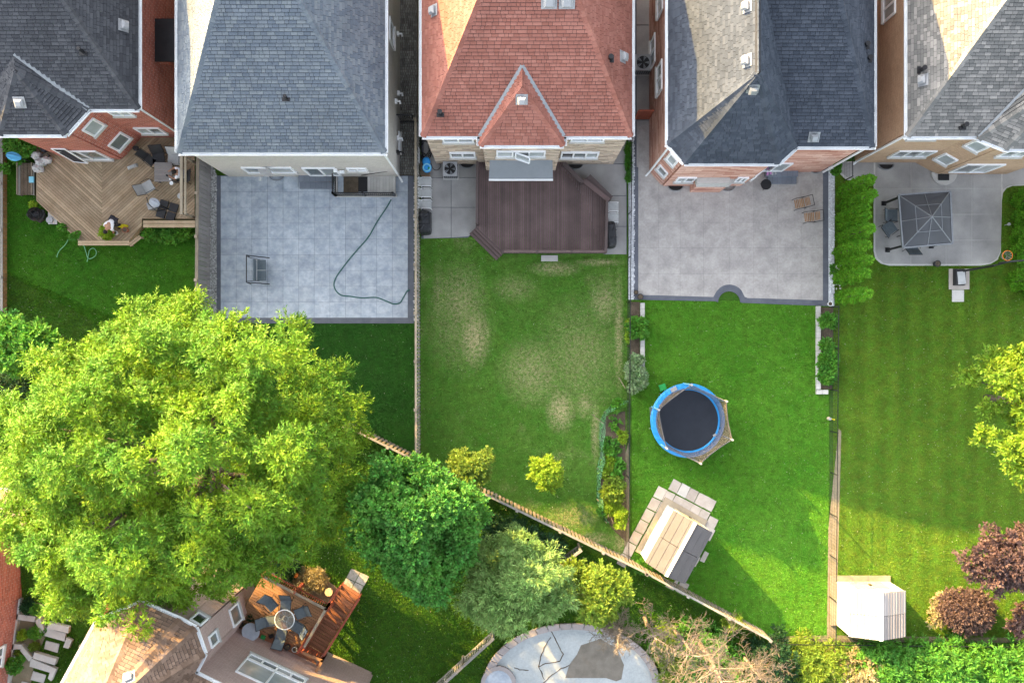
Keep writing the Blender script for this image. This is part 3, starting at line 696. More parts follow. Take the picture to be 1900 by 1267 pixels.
for a, b, o in (((-3.68,8.64),(-1.32,8.64),(0,-1)), ((2.12,8.64),(4.9,8.64),(0,-1)), ((-1.32,8.27),(2.12,8.27),(0,-1)), ((-1.32,8.27),(-1.32,8.64),(-1,0)), ((2.12,8.27),(2.12,8.64),(1,0)), ((-3.68,8.64),(-3.68,YN-1),(-1,0)), ((4.9,8.64),(4.9,YN-1),(1,0))): gutter(h3, a, b, ZE, o)
w3 = [(-3.5,YN-1.3),(-3.5,8.86),(-1.12,8.86),(-1.12,8.48),(1.95,8.48),(1.95,8.86),(4.72,8.86),(4.72,YN-1.3)]; walls(h3, w3, 0, ZE-.05, m['mortar'])
mb = MB()   # ledge stones laid proud of the mortar on the rear walls
def ledge(a, b, mb, seed=1):
    rr = random.Random(seed); a = Vector((a[0],a[1],0)); b = Vector((b[0],b[1],0)); d = (b-a).normalized(); L = (b-a).length; n = Vector((d.y,-d.x,0)); n = n if n.y < 0 or (n.y == 0) else -n
    z = .02
    while z < ZE-.1:
        hh = rr.choice((.09,.12,.15)); u = -rr.random()*.3
        while u < L:
            wd = rr.uniform(.25,.7); x0, x1 = max(-.1, u), min(L+.1, u+wd)
            if x1-x0 > .05:
                o = .115+rr.uniform(0,.035); mb.beam(a+d*(x0+.006)+n*(o-.03)+Vector((0,0,z+hh/2)), a+d*(x1-.006)+n*(o-.03)+Vector((0,0,z+hh/2)), .06, hh-.015)
            u += wd
        z += hh
ledge(w3[1],w3[2],mb,1); ledge(w3[3],w3[4],mb,2); ledge(w3[5],w3[6],mb,3); obj('ledge_stones', mb, m['stone'], h3, 'stuff')
window.out = (0,-1,0)
for q in ((843,287),(885,279),(930,282),(1005,271),(1038,293),(1110,283),(835,257)): uz(w3[1],w3[2],*q)
def w3win(a, b, u0, u1, z0, z1, **k): return window(h3, a, b, u0, u1, z0, z1, proud=.17, **k)
w3win(w3[1],w3[2], .7,1.85,2.0,3.1, panes=2); w3win(w3[1],w3[2], .6,1.9,5.6,6.6, panes=2)
w3win(w3[3],w3[4], .45,2.55,4.3,5.5, panes=3, glass=('glasslight','glass','glasslight')); w3win(w3[5],w3[6], .25,1.95,1.9,3.2, panes=3, glass=('darkglass','glass','glasslight')); w3win(w3[5],w3[6], .5,1.9,5.8,6.7, panes=2)
mb = MB(); mb.beam((.15,8.2,4.35),(.75,8.0,4.35),.06,.06); mb.beam((.15,8.28,5.3),(.75,8.08,5.3),.06,.06); mb.beam((.15,8.24,4.35),(.15,8.24,5.3),.06,.06); mb.beam((.75,8.02,4.35),(.75,8.02,5.3),.06,.06); o = obj('open_casement', mb, m['pvc'], h3)
mb = MB(); mb.beam((.18,8.23,4.83),(.72,8.05,4.83),.02,.9); obj('pane', mb, m['glasslight'], o)
roofvent(h3, onplane(hp3['W'], 807, 20), n3['W']); roofvent(h3, onplane(hp3['S'], 1019, 2), n3['S'], .42); roofvent(h3, onplane(hp3['S'], 1052, 2), n3['S'], .42); roofvent(h3, onplane([e3[0],e3[1],ap3], 968, 184), nS3); roofvent(h3, onplane(hp3['E'], 1154, 106), n3['E'])
pipe(h3, onplane(hp3['S'], 817, 211), .35, .08); pipe(h3, onplane(hp3['E'], 1132, 110), .4, .08)
# awning
aw = MB(); y0 = 8.2; za = 3.2
a0, a1_, b0_, b1_ = W(909,293,3.25), W(1025,293,3.25), W(907,334,2.75), W(1026,334,2.75)
aw.add([a0,a1_,b1_,b0_,a0-Vector((0,0,.02)),a1_-Vector((0,0,.02)),b1_-Vector((0,0,.02)),b0_-Vector((0,0,.02))], [(3,2,1,0),(4,5,6,7),(0,1,5,4),(1,2,6,5),(2,3,7,6),(3,0,4,7)])
o = obj('awning_fabric', aw, m['awning'], h3)
mb = MB(); mb.beam(a0+Vector((0,.06,.06)), a1_+Vector((0,.06,.06)), .2, .2); obj('awning_cassette', mb, m['black'], o)
mb = MB(); mb.beam(b0_, b1_, .08, .1); obj('awning_bar', mb, m['white'], o)
mb = MB(); mb.beam(b0_+Vector((.05,0,-.03)), a0+Vector((.05,0,-.08)), .05, .05); mb.beam(b1_+Vector((-.05,0,-.03)), a1_+Vector((-.05,0,-.08)), .05, .05); obj('awning_arm', mb, m['white'], o)
# ---- house four: dark slate roof, mottled brick
h4, hp4, pl4, hi4, n4 = simple_house('mottled_brick_house', 'pinkish mottled brick house with dark slate roof above the wide warm-grey patio', 6.39, 14.8, 8.22, YN-1, m['sh4'], m['brickpink'], ky=.76, hipon=('SE',))
Wc = Vector((6.39,8.31,ZE)); s0 = Vector((7.06,7.54,ZE)); s1 = Vector((10.9,7.54,ZE)); s2 = Vector((11.64,8.22,ZE)); A4 = Vector((9.02,10.03,11.52)); R4 = Vector((9.02,14.17,11.52)); Wn = Vector((6.39,14.17,ZE))
pl4 += [[s0,s1,A4],[Wc,s0,A4],[s1,s2,A4],[s2,R4,A4],[Wn,Wc,A4,R4]]
q = [nrm(s0,s1,A4), nrm(Wc,s0,A4), nrm(s1,s2,A4), nrm(s2,R4,A4), nrm(Wn,Wc,A4)]
r4 = build_roof(h4, pl4, m['sh4'], hi4+[(s0,A4,q[0],q[1]),(s1,A4,q[0],q[2]),(s2,A4,q[2],q[3]),(Wc,A4,q[1],q[4]),(A4,R4,q[3],q[4])], frac=.45)
for a, b, o in ((Wc,(6.39,YN-1),(-1,0)), (Wc,s0,(-1,-1)), (s0,s1,(0,-1)), (s1,s2,(1,-1)), (s2,(14.8,8.22),(0,-1)), ((14.8,8.22),(14.8,YN-1),(1,0))): gutter(h4, a, b, ZE, o)
w4 = [(6.62,YN-1.3),(6.62,8.4),(7.18,7.78),(10.85,7.78),(11.6,8.44),(14.62,8.44),(14.62,YN-1.3)]; walls(h4, w4, 0, ZE-.05, m['brickpink'])
roofvent(h4, onplane([Wn,Wc,A4], 1388,12), q[4]); roofvent(h4, onplane([Wn,Wc,A4], 1388,113), q[4]); roofvent(h4, onplane([s0,s1,A4], 1397,164), q[0], .32, 'flash'); roofvent(h4, onplane(hp4['S'], 1510,254), n4['S'], .32, 'flash'); pipe(h4, onplane(hp4['E'],1606,85),.3,.08); pipe(h4, onplane(hp4['E'],1611,110),.3,.08)
window.out = (-1,-1,0); window(h4, w4[1], w4[2], .18,.68,4.6,5.9, panes=1, glass='glasslight'); window(h4, w4[1], w4[2], .15,.7,1.8,2.9, panes=1)
window.out = (-1,0,0)
for (ya, z0) in ((11.2,3.0),(14.6,3.2),(13.0,.8)): window(h4, w4[1], w4[0], ya-8.4, ya-8.4+1.3, z0, z0+1.5, panes=2, glass=('glasslight','glass'))
window.out = (0,-1,0); window(h4, w4[2], w4[3], .3,1.15,1.5,2.7, panes=2, glass=('glasslight','glass')); window(h4, w4[2], w4[3], 3.0,3.5,1.6,2.7, panes=2)
window.out = (1,-1,0); window(h4, w4[3], w4[4], .05,.95,1.6,2.7, panes=1)
window.out = (0,-1,0); window(h4, w4[4], w4[5], -.1,1.1,.5,2.6, panes=2, glass=('darkglass','glasslight'), sill=False, name='patio_door')
mb = MB(); mb.prism([(8.45,7.7),(8.45,7.38),(9.85,7.38),(10.2,7.7)], 0, 2.0); obj('bump_out', mb, m['brickpink'], h4); mb = MB(); mb.prism([(8.4,7.68),(8.4,7.33),(9.88,7.33),(10.28,7.68)], 2.0, 2.08); mb.box((9.1,7.55,2.3),(1.5,.25,.45)); obj('bump_out_cap', mb, m['conclight'], h4)
mb = MB(); mb.tube([(6.3,8.25,ZE-.1),(6.5,8.3,ZE-.4),(6.48,8.28,.3),(6.35,8.15,.1)], .05, 6); obj('downspout', mb, m['white'], h4)
mb = MB(); mb.tube([(14.9,8.15,ZE-.1),(14.72,8.3,ZE-.4),(14.72,8.3,.3)], .05, 6); obj('downspout', mb, m['white'], h4)
# ---- house five: weathered grey roof, tan brick
h5, hp5, pl5, hi5, n5 = simple_house('tan_brick_house', 'tan brick house with weathered grey shingle roof above the gazebo patio', 16.18, 25.6, 8.64, YN-1, m['sh5'], m['bricktan'], ky=.81, hipon=('SW',))
v0 = Vector((19.07,8.55,ZE)); v1 = Vector((20.17,8.12,ZE)); v2 = Vector((23.5,8.12,ZE)); v3 = Vector((24.6,8.55,ZE)); A5 = Vector((21.85,10.6,9.9)); R5 = Vector((21.85,8.64+2.9/.81,9.9))
pl5 += [[v1,v2,A5],[v0,v1,A5],[v2,v3,A5],[v3,R5,A5],[v0,A5,R5]]
q = [nrm(v1,v2,A5), nrm(v0,v1,A5), nrm(v0,A5,R5)]
r5 = build_roof(h5, pl5, m['sh5'], hi5+[(v1,A5,q[0],q[1]),(v0,A5,q[1],q[2])], frac=.5); valley(h5, r5, (19.07,8.62,ZE), R5, .1)
for a, b, o in (((16.18,8.64),(16.18,YN-1),(-1,0)), ((16.18,8.64),(19.07,8.64),(0,-1)), (v0,v1,(-.3,-1)), (v1,v2,(0,-1))): gutter(h5, a, b, ZE, o)
w5 = [(16.4,YN-1.3),(16.4,8.9),(19.2,8.9),(20.2,8.35),(23.5,8.35),(24.5,8.9),(25.4,8.9)]; walls(h5, w5, 0, ZE-.05, m['bricktan'])
roofvent(h5, onplane(hp5['W'],1714,149), n5['W']); pipe(h5, onplane(hp5['W'],1708,131),.45,.08); pipe(h5, onplane(hp5['S'],1785,235),.45,.08)
window.out = (0,-1,0); window(h5, w5[1], w5[2], .9,2.6,1.7,3.1, panes=3, glass=('glass','glass','glasslight'), sill=1); window(h5, w5[1], w5[2], .2,1.4,5.8,6.6, panes=2)
window.out = (-.4,-1,0); window(h5, w5[2], w5[3], .25,.9,1.8,3.1, panes=1, glass='glasslight'); window(h5, w5[2], w5[3], .25,.9,5.0,6.2, panes=1, glass='glasslight')
window.out = (0,-1,0); window(h5, w5[3], w5[4], .25,2.0,.7,2.8, panes=2, glass=('glass','glasslight'), sill=False, name='patio_door'); window(h5, w5[3], w5[4], .6,1.7,4.8,6.2, panes=2, glass=('glass','glasslight'))
window.out = (-1,0,0); window(h5, w5[1], w5[0], 5.3,6.4,4.0,5.4, panes=2, glass='glasslight')
mb = MB(); mb.tube([(16.1,8.56,ZE-.1),(16.32,8.78,ZE-.3),(16.3,8.8,.3),(16.2,8.7,.1)], .055, 6); obj('downspout', mb, m['white'], h5)
# ---- house zero beyond the frame on the left (casts the shade over the first yard)
h0, hp0, pl0, hi0, n0 = simple_house('neighbour_house', 'further brick house standing left of the charcoal roofed house', -33.6, -25.4, 9.4, YN, m['sh5'], m['brickred'])
build_roof(h0, pl0, m['sh5']); walls(h0, [(-33.4,YN-.3),(-33.4,9.6),(-25.6,9.6),(-25.6,YN-.3)], 0, ZE-.05, m['brickred'])
for (xa,xb,ya,yb) in ((-24.2,-15.2,9.7,YN),(-13.7,-5.1,7.9,YN),(-3.7,4.95,8.3,YN),(6.3,14.9,7.5,YN),(16.1,26,8.1,YN)): HOLES.append(np.array([[xa,ya],[xb,ya],[xb,yb],[xa,yb]]))
# ---- house six: brown roof bottom left, rose brick
Z6 = 9.0
E6 = [(100,1300),(182,1152),(262,1118),(335,1150),(362,1165),(379,1213),(361,1249),(640,1386),(560,1560),(60,1400)]
e6 = WL(E6, Z6)
h6 = thing('rose_brick_house', 'rose brick house with brown shingle roof and raised red-stained deck', 'house', tuple(W(330,1290)))
apx = W(262,1330,Z6+3.6); ap2 = W(235,1300,Z6+3.4); pl6 = []
ctr = W(165,1345,Z6+3.6)
for i in range(len(e6)-1): pl6.append([e6[i], e6[i+1], ctr])
pl6.append([e6[-1], e6[0], ctr])
hips6 = []
for i in range(1, 7):
    na = nrm(e6[i-1], e6[i], ctr); nb = nrm(e6[i], e6[(i+1)], ctr); hips6.append((e6[i], ctr, na, nb))
r6 = build_roof(h6, pl6, m['sh6'], hips6, frac=.5)
for i in range(0, 8):
    a, b = e6[i], e6[i+1]; mid = (a+b)/2-ctr; gutter(h6, (a.x,a.y), (b.x,b.y), Z6, (mid.x, mid.y))
c6 = sum(e6, Vector())/len(e6); W6 = [(p+(c6-p).normalized()*.2) for p in e6]; W6 = [(p.x, p.y) for p in W6]
walls(h6, W6[:9], 0, Z6-.05, m['brickrose'])
roofvent(h6, onplane(pl6[1], 240,1258), nrm(*pl6[1][:3]))
for q in ((376,1177),(388,1168),(420,1130),(350,1160),(463,1212),(456,1225),(533,1240),(540,1260),(478,1199),(552,1236)): uz(W6[6],W6[7],*q)
window.out = (1,1,0)
window(h6, W6[6], W6[7], 1.3,4.0,5.2,7.0, panes=2, glass='glasslight', sill=False); window(h6, W6[6], W6[7], 1.3,4.0,4.55,5.15, panes=4, glass=('glasslight','glass','glasslight','glass'), sill=1)
window.out = (1,-.2,0); window(h6, W6[4], W6[5], .5,1.0,6.9,7.9, panes=1, glass='glass', sill=1); window(h6, W6[4], W6[5], .25,1.05,3.2,4.6, panes=1, glass='glass', sill=1)
window.out = (1,1,0); window(h6, W6[3], W6[4], .1,.62,7.2,8.3, panes=1, glass='darkglass', sill=1)
HOLES.append(np.array([[p[0],p[1]] for p in W6]))
# ---- house seven: brick wall at lower left edge
f7 = [W(34,1000), W(40,1105), W(8,1290)]
h7 = thing('red_brick_house', 'red brick house wall in low sun at the lower left edge', 'house', tuple(W(-60,1150)))
pts = [W(30,990), W(37,1108), W(10,1300), W(-300,1300), W(-300,990), W(30,990)]
walls(h7, [(p.x,p.y) for p in pts], 0, 5.6, m['brickred'])
mb = MB(); mb.prism([(p.x-.3,p.y) for p in pts[:-1]], 5.6, 5.8); obj('roof', mb, m['sh6'], h7); HOLES.append(np.array([[p.x,p.y] for p in pts[:-1]]))
window.out = (1,0,0); a7, b7 = (pts[1].x,pts[1].y),(pts[2].x,pts[2].y); window(h7, a7, b7, 1.9,2.9,1.3,2.6, panes=2, glass=('glass','darkglass'), sill=1)
mb = MB(); P = [W(38,1108),W(44,1108),W(18,1290),W(11,1290)]; mb.prism(P, 0, .35); obj('foundation_ledge', mb, m['conclight'], h7)
# ------------------------------------------------------------------ decks
def reg(pts, z): return [(p.x, p.y) for p in WL(pts, z)]
def boards(parent, regions, ang, wd, gap, z, mat, th=.035, name='deck_board', ox=0.0):
    """straight boards laid at an angle, each clipped to the outline of the deck"""
    d = (math.cos(ang), math.sin(ang)); n = (-d[1], d[0]); allp = [p for r in regions for p in r]
    s0 = min(p[0]*n[0]+p[1]*n[1] for p in allp); s1 = max(p[0]*n[0]+p[1]*n[1] for p in allp); s = s0+ox
    while s < s1:
        mb = MB()
        for r in regions:
            q = list(r); q = clip(q, -n[0], -n[1], -(s+gap/2)); 
            if len(q) > 2: q = clip(q, n[0], n[1], s+wd-gap/2)
            if len(q) > 2:
                a = abs(sum(q[i][0]*q[(i+1)%len(q)][1]-q[(i+1)%len(q)][0]*q[i][1] for i in range(len(q))))/2
                if a > .004: mb.prism(q, z-th+random.uniform(-.002,.002), z+random.uniform(-.002,.002))
        if mb.f: obj(name, mb, mat, parent)
        s += wd
def fascia(parent, pts, z0, z1, mat, name='fascia_board'):
    for a, b in zip(pts[:-1], pts[1:]):
        mb = MB(); mb.beam((a[0],a[1],(z0+z1)/2), (b[0],b[1],(z0+z1)/2), .04, z1-z0); obj(name, mb, mat, parent)
def railing(parent, a, b, z0, h, mat, n, topm=None, topw=.12, balm=None, posts=2, bal=.035):
    """one straight railing between ground points a,b (world xy)"""
    a = Vector((a[0],a[1],0)); b = Vector((b[0],b[1],0)); up = Vector((0,0,1))
    mb = MB(); mb.beam(a+up*(z0+h), b+up*(z0+h), topw, .04); r = obj('top_rail', mb, topm or mat, parent)
    mb = MB(); mb.beam(a+up*(z0+.1), b+up*(z0+.1), .05, .05); obj('bottom_rail', mb, mat, parent)
    for k in range(posts):
        p = a.lerp(b, k/(posts-1)); mb = MB(); mb.beam(p+up*(z0-.05), p+up*(z0+h+.03), .09, .09); obj('post', mb, mat, parent)
    for k in range(n):
        p = a.lerp(b, (k+.5)/n); mb = MB(); mb.beam(p+up*(z0+.1), p+up*(z0+h-.02), bal, bal); obj('baluster', mb, balm or mat, parent)
# ---- weathered wooden deck, chevron boards
Z1 = .6
dk = thing('wooden_deck', 'weathered tan wooden deck laid in a chevron with a bench along its lower edge', 'deck', tuple(W(190,360)))
ra = reg([(68,250),(189,250),(189,447),(147,447),(68,372)], Z1); rb = reg([(189,250),(262,250),(262,418),(238,447),(189,447)], Z1); rc = reg([(262,250),(361,250),(361,405),(262,405)], Z1)
boards(dk, [ra], math.radians(-42), .118, .014, Z1, m['deckwood']); boards(dk, [rb, rc], math.radians(42), .118, .014, Z1, m['deckwood'])
o = reg([(68,262),(68,372),(147,447),(238,447),(262,418),(262,405),(361,405)], Z1); fascia(dk, o, .05, Z1, m['deckwood'])
def bench(parent, a, b, z, d=.3, n=2, mat='deckwood', name='bench_plank'):
    a = Vector(a); b = Vector(b); dd = (b-a).normalized(); r = Vector((dd.y,-dd.x,0))
    for k in range(n):
        mb = MB(); o = r*((k+.5)*d/n); mb.beam(a+o+Vector((0,0,z)), b+o+Vector((0,0,z)), d/n-.015, .04); obj(name, mb, m[mat], parent)
    for t in (.05,.95):
        mb = MB(); p = a.lerp(b,t)+r*d/2; mb.beam(p+Vector((0,0,Z1)), p+Vector((0,0,z-.02)), .08, .08); obj('bench_leg', mb, m[mat], parent)
def b_(p, q, z=1.0, **k): bench(dk, W(*p,z)*1 - Vector((0,0,z)), W(*q,z)-Vector((0,0,z)), z, **k)
b_((266,409),(362,409), 1.0, d=.34); b_((238,452),(258,436), 1.0, d=.2); b_((145,447),(240,447), .95, d=.22)
mb = MB(); mb.beam(W(337,288,3.2), W(337,398,3.2), .12, .14); mb2 = mb
o = obj('overhead_beam', mb, m['fencewood'], dk)
mb = MB(); mb.beam(W(344,288,3.2), W(344,398,3.2), .06, .14); obj('overhead_beam', mb, m['fencewood'], dk)
for py in (290, 396):
    mb = MB(); t = W(340,py,3.15); mb.beam((t.x,t.y,Z1), t, .1, .1); obj('post', mb, m['fencewood'], dk)
for px, py in ((338,396),): pass
HOLES += [np.array(ra), np.array(rb), np.array(rc)]
# ---- brown deck
Z3 = .55
dk3 = thing('brown_deck', 'mauve-brown stained deck with low railings behind the ledge-stone house', 'deck', tuple(W(1005,390)))
R3 = [reg([(888,300),(1043,300),(1078,334),(1078,468),(934,468),(884,422)], Z3), reg([(1078,334),(1126,370),(1126,468),(1078,468)], Z3)]
boards(dk3, R3, math.pi/2, .102, .012, Z3, m['deckbrown'])
fascia(dk3, reg([(888,300),(884,422),(934,468),(1126,468),(1126,370),(1078,334),(1043,300)], Z3), .03, Z3-.01, m['deckdark'])
def P2(px, py, z): p = W(px, py, z); return (p.x, p.y)
railing(dk3, P2(886,302,1.3), P2(885,414,1.3), Z3, .85, m['deckdark'], 22)
railing(dk3, P2(1126,374,1.3), P2(1124,466,1.3), Z3, .85, m['deckdark'], 18, posts=2)
railing(dk3, P2(933,467,1.2), P2(1124,467,1.2), Z3, .75, m['deckdark'], 36, topm=m['deckbrown'], posts=4)
a, b = P2(1046,304,1.2), P2(1079,338,1.2); railing(dk3, a, b, Z3, .75, m['deckdark'], 7, topw=.2)
a, b = P2(1083,334,1.0), P2(1130,372,1.0); mb = MB(); mb.beam((a[0],a[1],.98),(b[0],b[1],.98),.22,.05); obj('bench_plank', mb, m['deckbrown'], dk3)
a, b = W(1091,328,.9), W(1133,369,.9); mb = MB(); mb.beam(a, b, .3, .05); obj('bench_plank', mb, m['deckdark'], dk3); mb = MB(); mb.beam(a-Vector((0,0,.5)), b-Vector((0,0,.5)), .25, .85); obj('bench_base', mb, m['deckdark'], dk3)
for k in range(3):      # corner steps
    z = Z3-.17*(k+1)+.06; o = (k+.4)*6.6*.7
    p, q = W(884-o,421+o,z), W(934-o,470+o,z); mb = MB(); mb.beam(p, q, .15, .04); obj('step_board', mb, m['deckbrown'], dk3)
    t = Vector((-.7,-.7,0))*.05; mb = MB(); mb.beam(p+t+Vector((0,0,-z/2-.03)), q+t+Vector((0,0,-z/2-.03)), .04, max(.05,z-.05)); obj('step_riser', mb, m['deckdark'], dk3)
HOLES += [np.array(reg([(865,420),(890,300),(1126,300),(1130,472),(934,488)],0))]
mb = MB(); mb.prism(WL([(1004,474),(1035,474),(1035,485),(1004,485)]), -.02, .06); o = obj('stepping_slab', mb, m['conclight']); tag(o, 'pale concrete slab lying in the grass below the brown deck', 'paving slab')
# ---- red deck by house six
Z6d = 2.2
dk6 = thing('red_deck', 'raised red-stained deck with stairs down to the garden beside the rose brick house', 'deck', tuple(W(540,1140)))
A_, B_, C_, D_ = (487,1068),(607,1132),(566,1204),(440,1150)
q = reg([A_,B_,C_,(575,1240),(440,1166),(445,1090)], Z6d); ang = math.atan2(W(*B_).y-W(*A_).y, W(*B_).x-W(*A_).x)
boards(dk6, [reg([A_,B_,C_,(440,1150)], Z6d)], ang, .125, .014, Z6d, m['deckhoney']); boards(dk6, [reg([(440,1151),(566,1205),(575,1206),(600,1260),(560,1250),(430,1180)], Z6d)], ang, .125, .014, Z6d-.004, m['deckred'])
railing(dk6, P2(488,1070,3.2), P2(604,1130,3.2), Z6d, .95, m['railred'], 30, topm=m['fencewood'], posts=3)
railing(dk6, P2(604,1130,3.2), P2(563,1202,3.2), Z6d, .95, m['railred'], 18, topm=m['fencewood'], posts=2)
railing(dk6, P2(560,1210,3.2), P2(597,1226,3.2), Z6d, .95, m['railred'], 7, topm=m['deckhoney'], posts=2)
railing(dk6, P2(597,1226,3.2), P2(581,1256,3.2), Z6d, .95, m['railred'], 6, topm=m['deckhoney'], posts=2)
fascia(dk6, reg([A_,B_,C_], Z6d), 1.95, Z6d-.02, m['railred'])
for p in (A_, B_, C_, (547,1100)):
    mb = MB(); t = W(*p, Z6d); mb.beam((t.x,t.y,0), (t.x,t.y,Z6d-.05), .14, .14); obj('post', mb, m['railred'], dk6)
lo, hi = W(653,1092,.15), W(577,1213,Z6d-.15); across = (hi-lo); across.z = 0; across.normalize(); side = Vector((across.y,-across.x,0))*-1
NS = 12
for k in range(NS):
    p = lo.lerp(hi, (k+.5)/NS)
    for j in (-.075,.075):
        mb = MB(); c = p+across*j; mb.beam(c-side*.46, c+side*.46, .135, .04); obj('stair_tread', mb, m['deckred'], dk6)
for s in (-1, 1):
    mb = MB(); mb.beam(lo+side*.5*s-Vector((0,0,.08)), hi+side*.5*s-Vector((0,0,.08)), .05, .26); obj('stringer', mb, m['railred'], dk6)
    mb = MB(); mb.beam(lo+side*.53*s+Vector((0,0,.85)), hi+side*.53*s+Vector((0,0,.85)), .11, .05); obj('handrail', mb, m['railred'], dk6)
    for k in range(14):
        p = lo.lerp(hi, (k+.5)/14)+side*.53*s; mb = MB(); mb.beam(p, p+Vector((0,0,.85)), .035, .035); obj('baluster', mb, m['railred'], dk6)
for k, pts in enumerate(([(652,1054),(668,1061),(659,1078),(643,1071)],[(669,1061.5),(685,1069),(676,1086),(660,1078.5)],[(642,1072),(658,1079),(651,1093),(635,1086)],[(659,1079.5),(675,1087),(668,1100),(652,1093.5)])):
    mb = MB(); mb.prism(WL(pts), 0, .05); o = obj('stepping_slab', mb, m['slab']); tag(o, ('grey paver at the foot of the red stairs, upper left of four','grey paver at the foot of the red stairs, partly under the maple','grey paver touching the lowest red step, left one','grey paver touching the lowest red step, right one')[k], 'paving slab', 'pavers at the foot of the red stairs')
# dry bed beside the red deck
poly_px([(500,1040),(560,1050),(620,1085),(640,1105),(612,1125),(560,1098),(500,1066)], .006, 'garden_bed', m['dirt']); hole([(500,1040),(560,1050),(620,1085),(640,1105),(612,1125),(560,1098),(500,1066)])
# ------------------------------------------------------------------ fences
def fence(name, label, a, b, h, mat, bw=.14, gap=.012, railm=None, capw=.1, group=None, post=2.3, side=1, alt=False, railz=None, limit=300):
    """boards between two photo pixels on the ground"""
    a = W(*a); b = W(*b); f = thing(name, label, 'fence', tuple((a+b)/2), 0, group); d = (b-a).normalized(); n = Vector((d.y,-d.x,0))*side; L = (b-a).length
    b0 = MB(); b0.beam(Vector((0,0,0)), Vector((0,0,h)), bw-gap, .022); k = int(L/bw); c = (a+b)/2
    ang = math.atan2(d.y, d.x); me = MB(); me.box((0,0,h/2), (bw-gap,.02,h)); me = mesh('picket', me, mat)
    for i in range(k):
        p = a+d*((i+.5)*bw)+n*(.035 if (not alt or i % 2 == 0) else -.06); hz = random.uniform(-.015,.015)
        place('picket', me, f, Matrix.Translation(p+Vector((0,0,hz))) @ Matrix.Rotation(ang, 4, 'Z'))
    mb = MB(); mb.beam(a+Vector((0,0,h+.01)), b+Vector((0,0,h+.01)), capw, .04); obj('cap_rail', mb, railm or mat, f)
    for z in (railz or (.3, h-.25)):
        mb = MB(); mb.beam(a+Vector((0,0,z)), b+Vector((0,0,z)), .04, .09); obj('rail', mb, railm or mat, f)
    n_ = max(2, int(round(L/post))+1)
    for i in range(n_):
        p = a.lerp(b, i/(n_-1))-n*.03; mb = MB(); mb.box((p.x,p.y,(h+.08)/2), (.1,.1,h+.08), ang); mb.box((p.x,p.y,h+.1), (.13,.13,.03), ang); obj('post', mb, railm or mat, f)
    return f
def B_at(px, py, z): p = W(px, py, z); return (CX+p.x*F/H, CY-p.y*F/H)
fence('board_fence', 'grey board fence between the weathered deck yard and the blue-grey patio', B_at(367,278,2.0), B_at(364,600,2.0), 2.0, m['fencegrey'], .21, .02, m['fencewood'], .14, post=1.9, side=-1)
fence('picket_fence', 'long weathered picket fence along the left side of the middle lawn', B_at(771,222,1.8), B_at(772,850,1.8), 1.8, m['fencedim'], .17, .075, m['fencewood'], .1, side=-1)
fence('picket_fence', 'diagonal picket fence crossing below the middle lawn beside the maple', B_at(640,790,1.7), B_at(1200,1063,1.7), 1.7, m['fencewood'], .2, .085, m['fencedim'], .09, side=-1)
fence('picket_fence', 'lower end of the diagonal picket fence running past the taupe-roofed shed', B_at(1201,1064,1.7), B_at(1430,1187,1.7), 1.7, m['fencewood'], .2, .085, m['fencedim'], .09, side=-1)
fence('picket_fence', 'short grey picket fence meeting the diagonal fence between the shrubs', B_at(1078,1022,1.7), B_at(1043,1048,1.7), 1.7, m['fencedim'], .15, .05, m['fencedim'], side=-1)
fence('picket_fence', 'grey picket fence running down from the pale shrub beside the dry pond', B_at(915,1185,1.7), B_at(800,1290,1.7), 1.7, m['fencedim'], .16, .07, m['fencedim'], .12, side=-1)
fence('board_fence', 'orange-brown board fence between the slab garden and the brown roof', B_at(200,1110,1.8), B_at(104,1285,1.8), 1.8, m['fencebrown'], .17, .02, m['fencewood'], .14, side=-1)
fence('board_fence', 'low board fence along the left edge of the weathered deck yard', B_at(3,255,.45), B_at(3,600,.45), .45, m['fencebrown'], .2, .02, m['fencedim'], .12, side=-1)
def wirefence(label, a, b, h=1.1, n=None, r=.02, name='wire_fence'):
    a = W(*a); b = W(*b); f = thing(name, label, 'fence', tuple((a+b)/2)); L = (b-a).length; n = n or int(L/2.2)+1
    mb = MB(); mb.tube([a+Vector((0,0,h)), b+Vector((0,0,h))], r, 5); obj('top_rail', mb, m['black'], f)
    mb = MB(); k = int(L/.16)
    for i in range(k):
        p = a.lerp(b, i/k); mb.tube([p, p+Vector((0,0,h))], .004, 3)
    for z in (.05,.35,.7): mb.tube([a+Vector((0,0,z)), b+Vector((0,0,z))], .005, 3)
    obj('mesh_wires', mb, m['black'], f)
    for i in range(n+1):
        p = a.lerp(b, i/n); mb = MB(); mb.tube([p, p+Vector((0,0,h+.05))], r*1.3, 6); obj('post', mb, m['black'], f)
wirefence('black wire fence over the white gravel left of the warm-grey patio', (1168,235), (1165,560))
wirefence('black wire fence between the patchy lawn and the trampoline lawn', (1165,562), (1162,1042), 1.1)
wirefence('black wire fence between the trampoline lawn and the striped lawn', (1543,570), (1538,1182), 1.1)
wirefence('low wire fence along the bottom of the striped lawn and hedge', (1432,1184), (1960,1190), 1.0)
wirefence('short black wire fence above the cedar row', (1567,290), (1567,335), 1.2)
poly_px([(1556,795),(1561,800),(1556,1000),(1550,1186),(1534,1186),(1537,980)], .008, 'dirt_strip', m['dirt']); hole([(1556,795),(1561,800),(1556,1000),(1550,1186),(1534,1186),(1537,980)])
poly_px([(1430,1180),(1550,1178),(1900,1183),(1990,1186),(1990,1192),(1430,1190)], .009, 'dirt_strip', m['dirt'])
poly_px([(1158,850),(1166,820),(1168,1000),(1168,1050),(1158,1045)], .008, 'dirt_strip', m['dirt'])
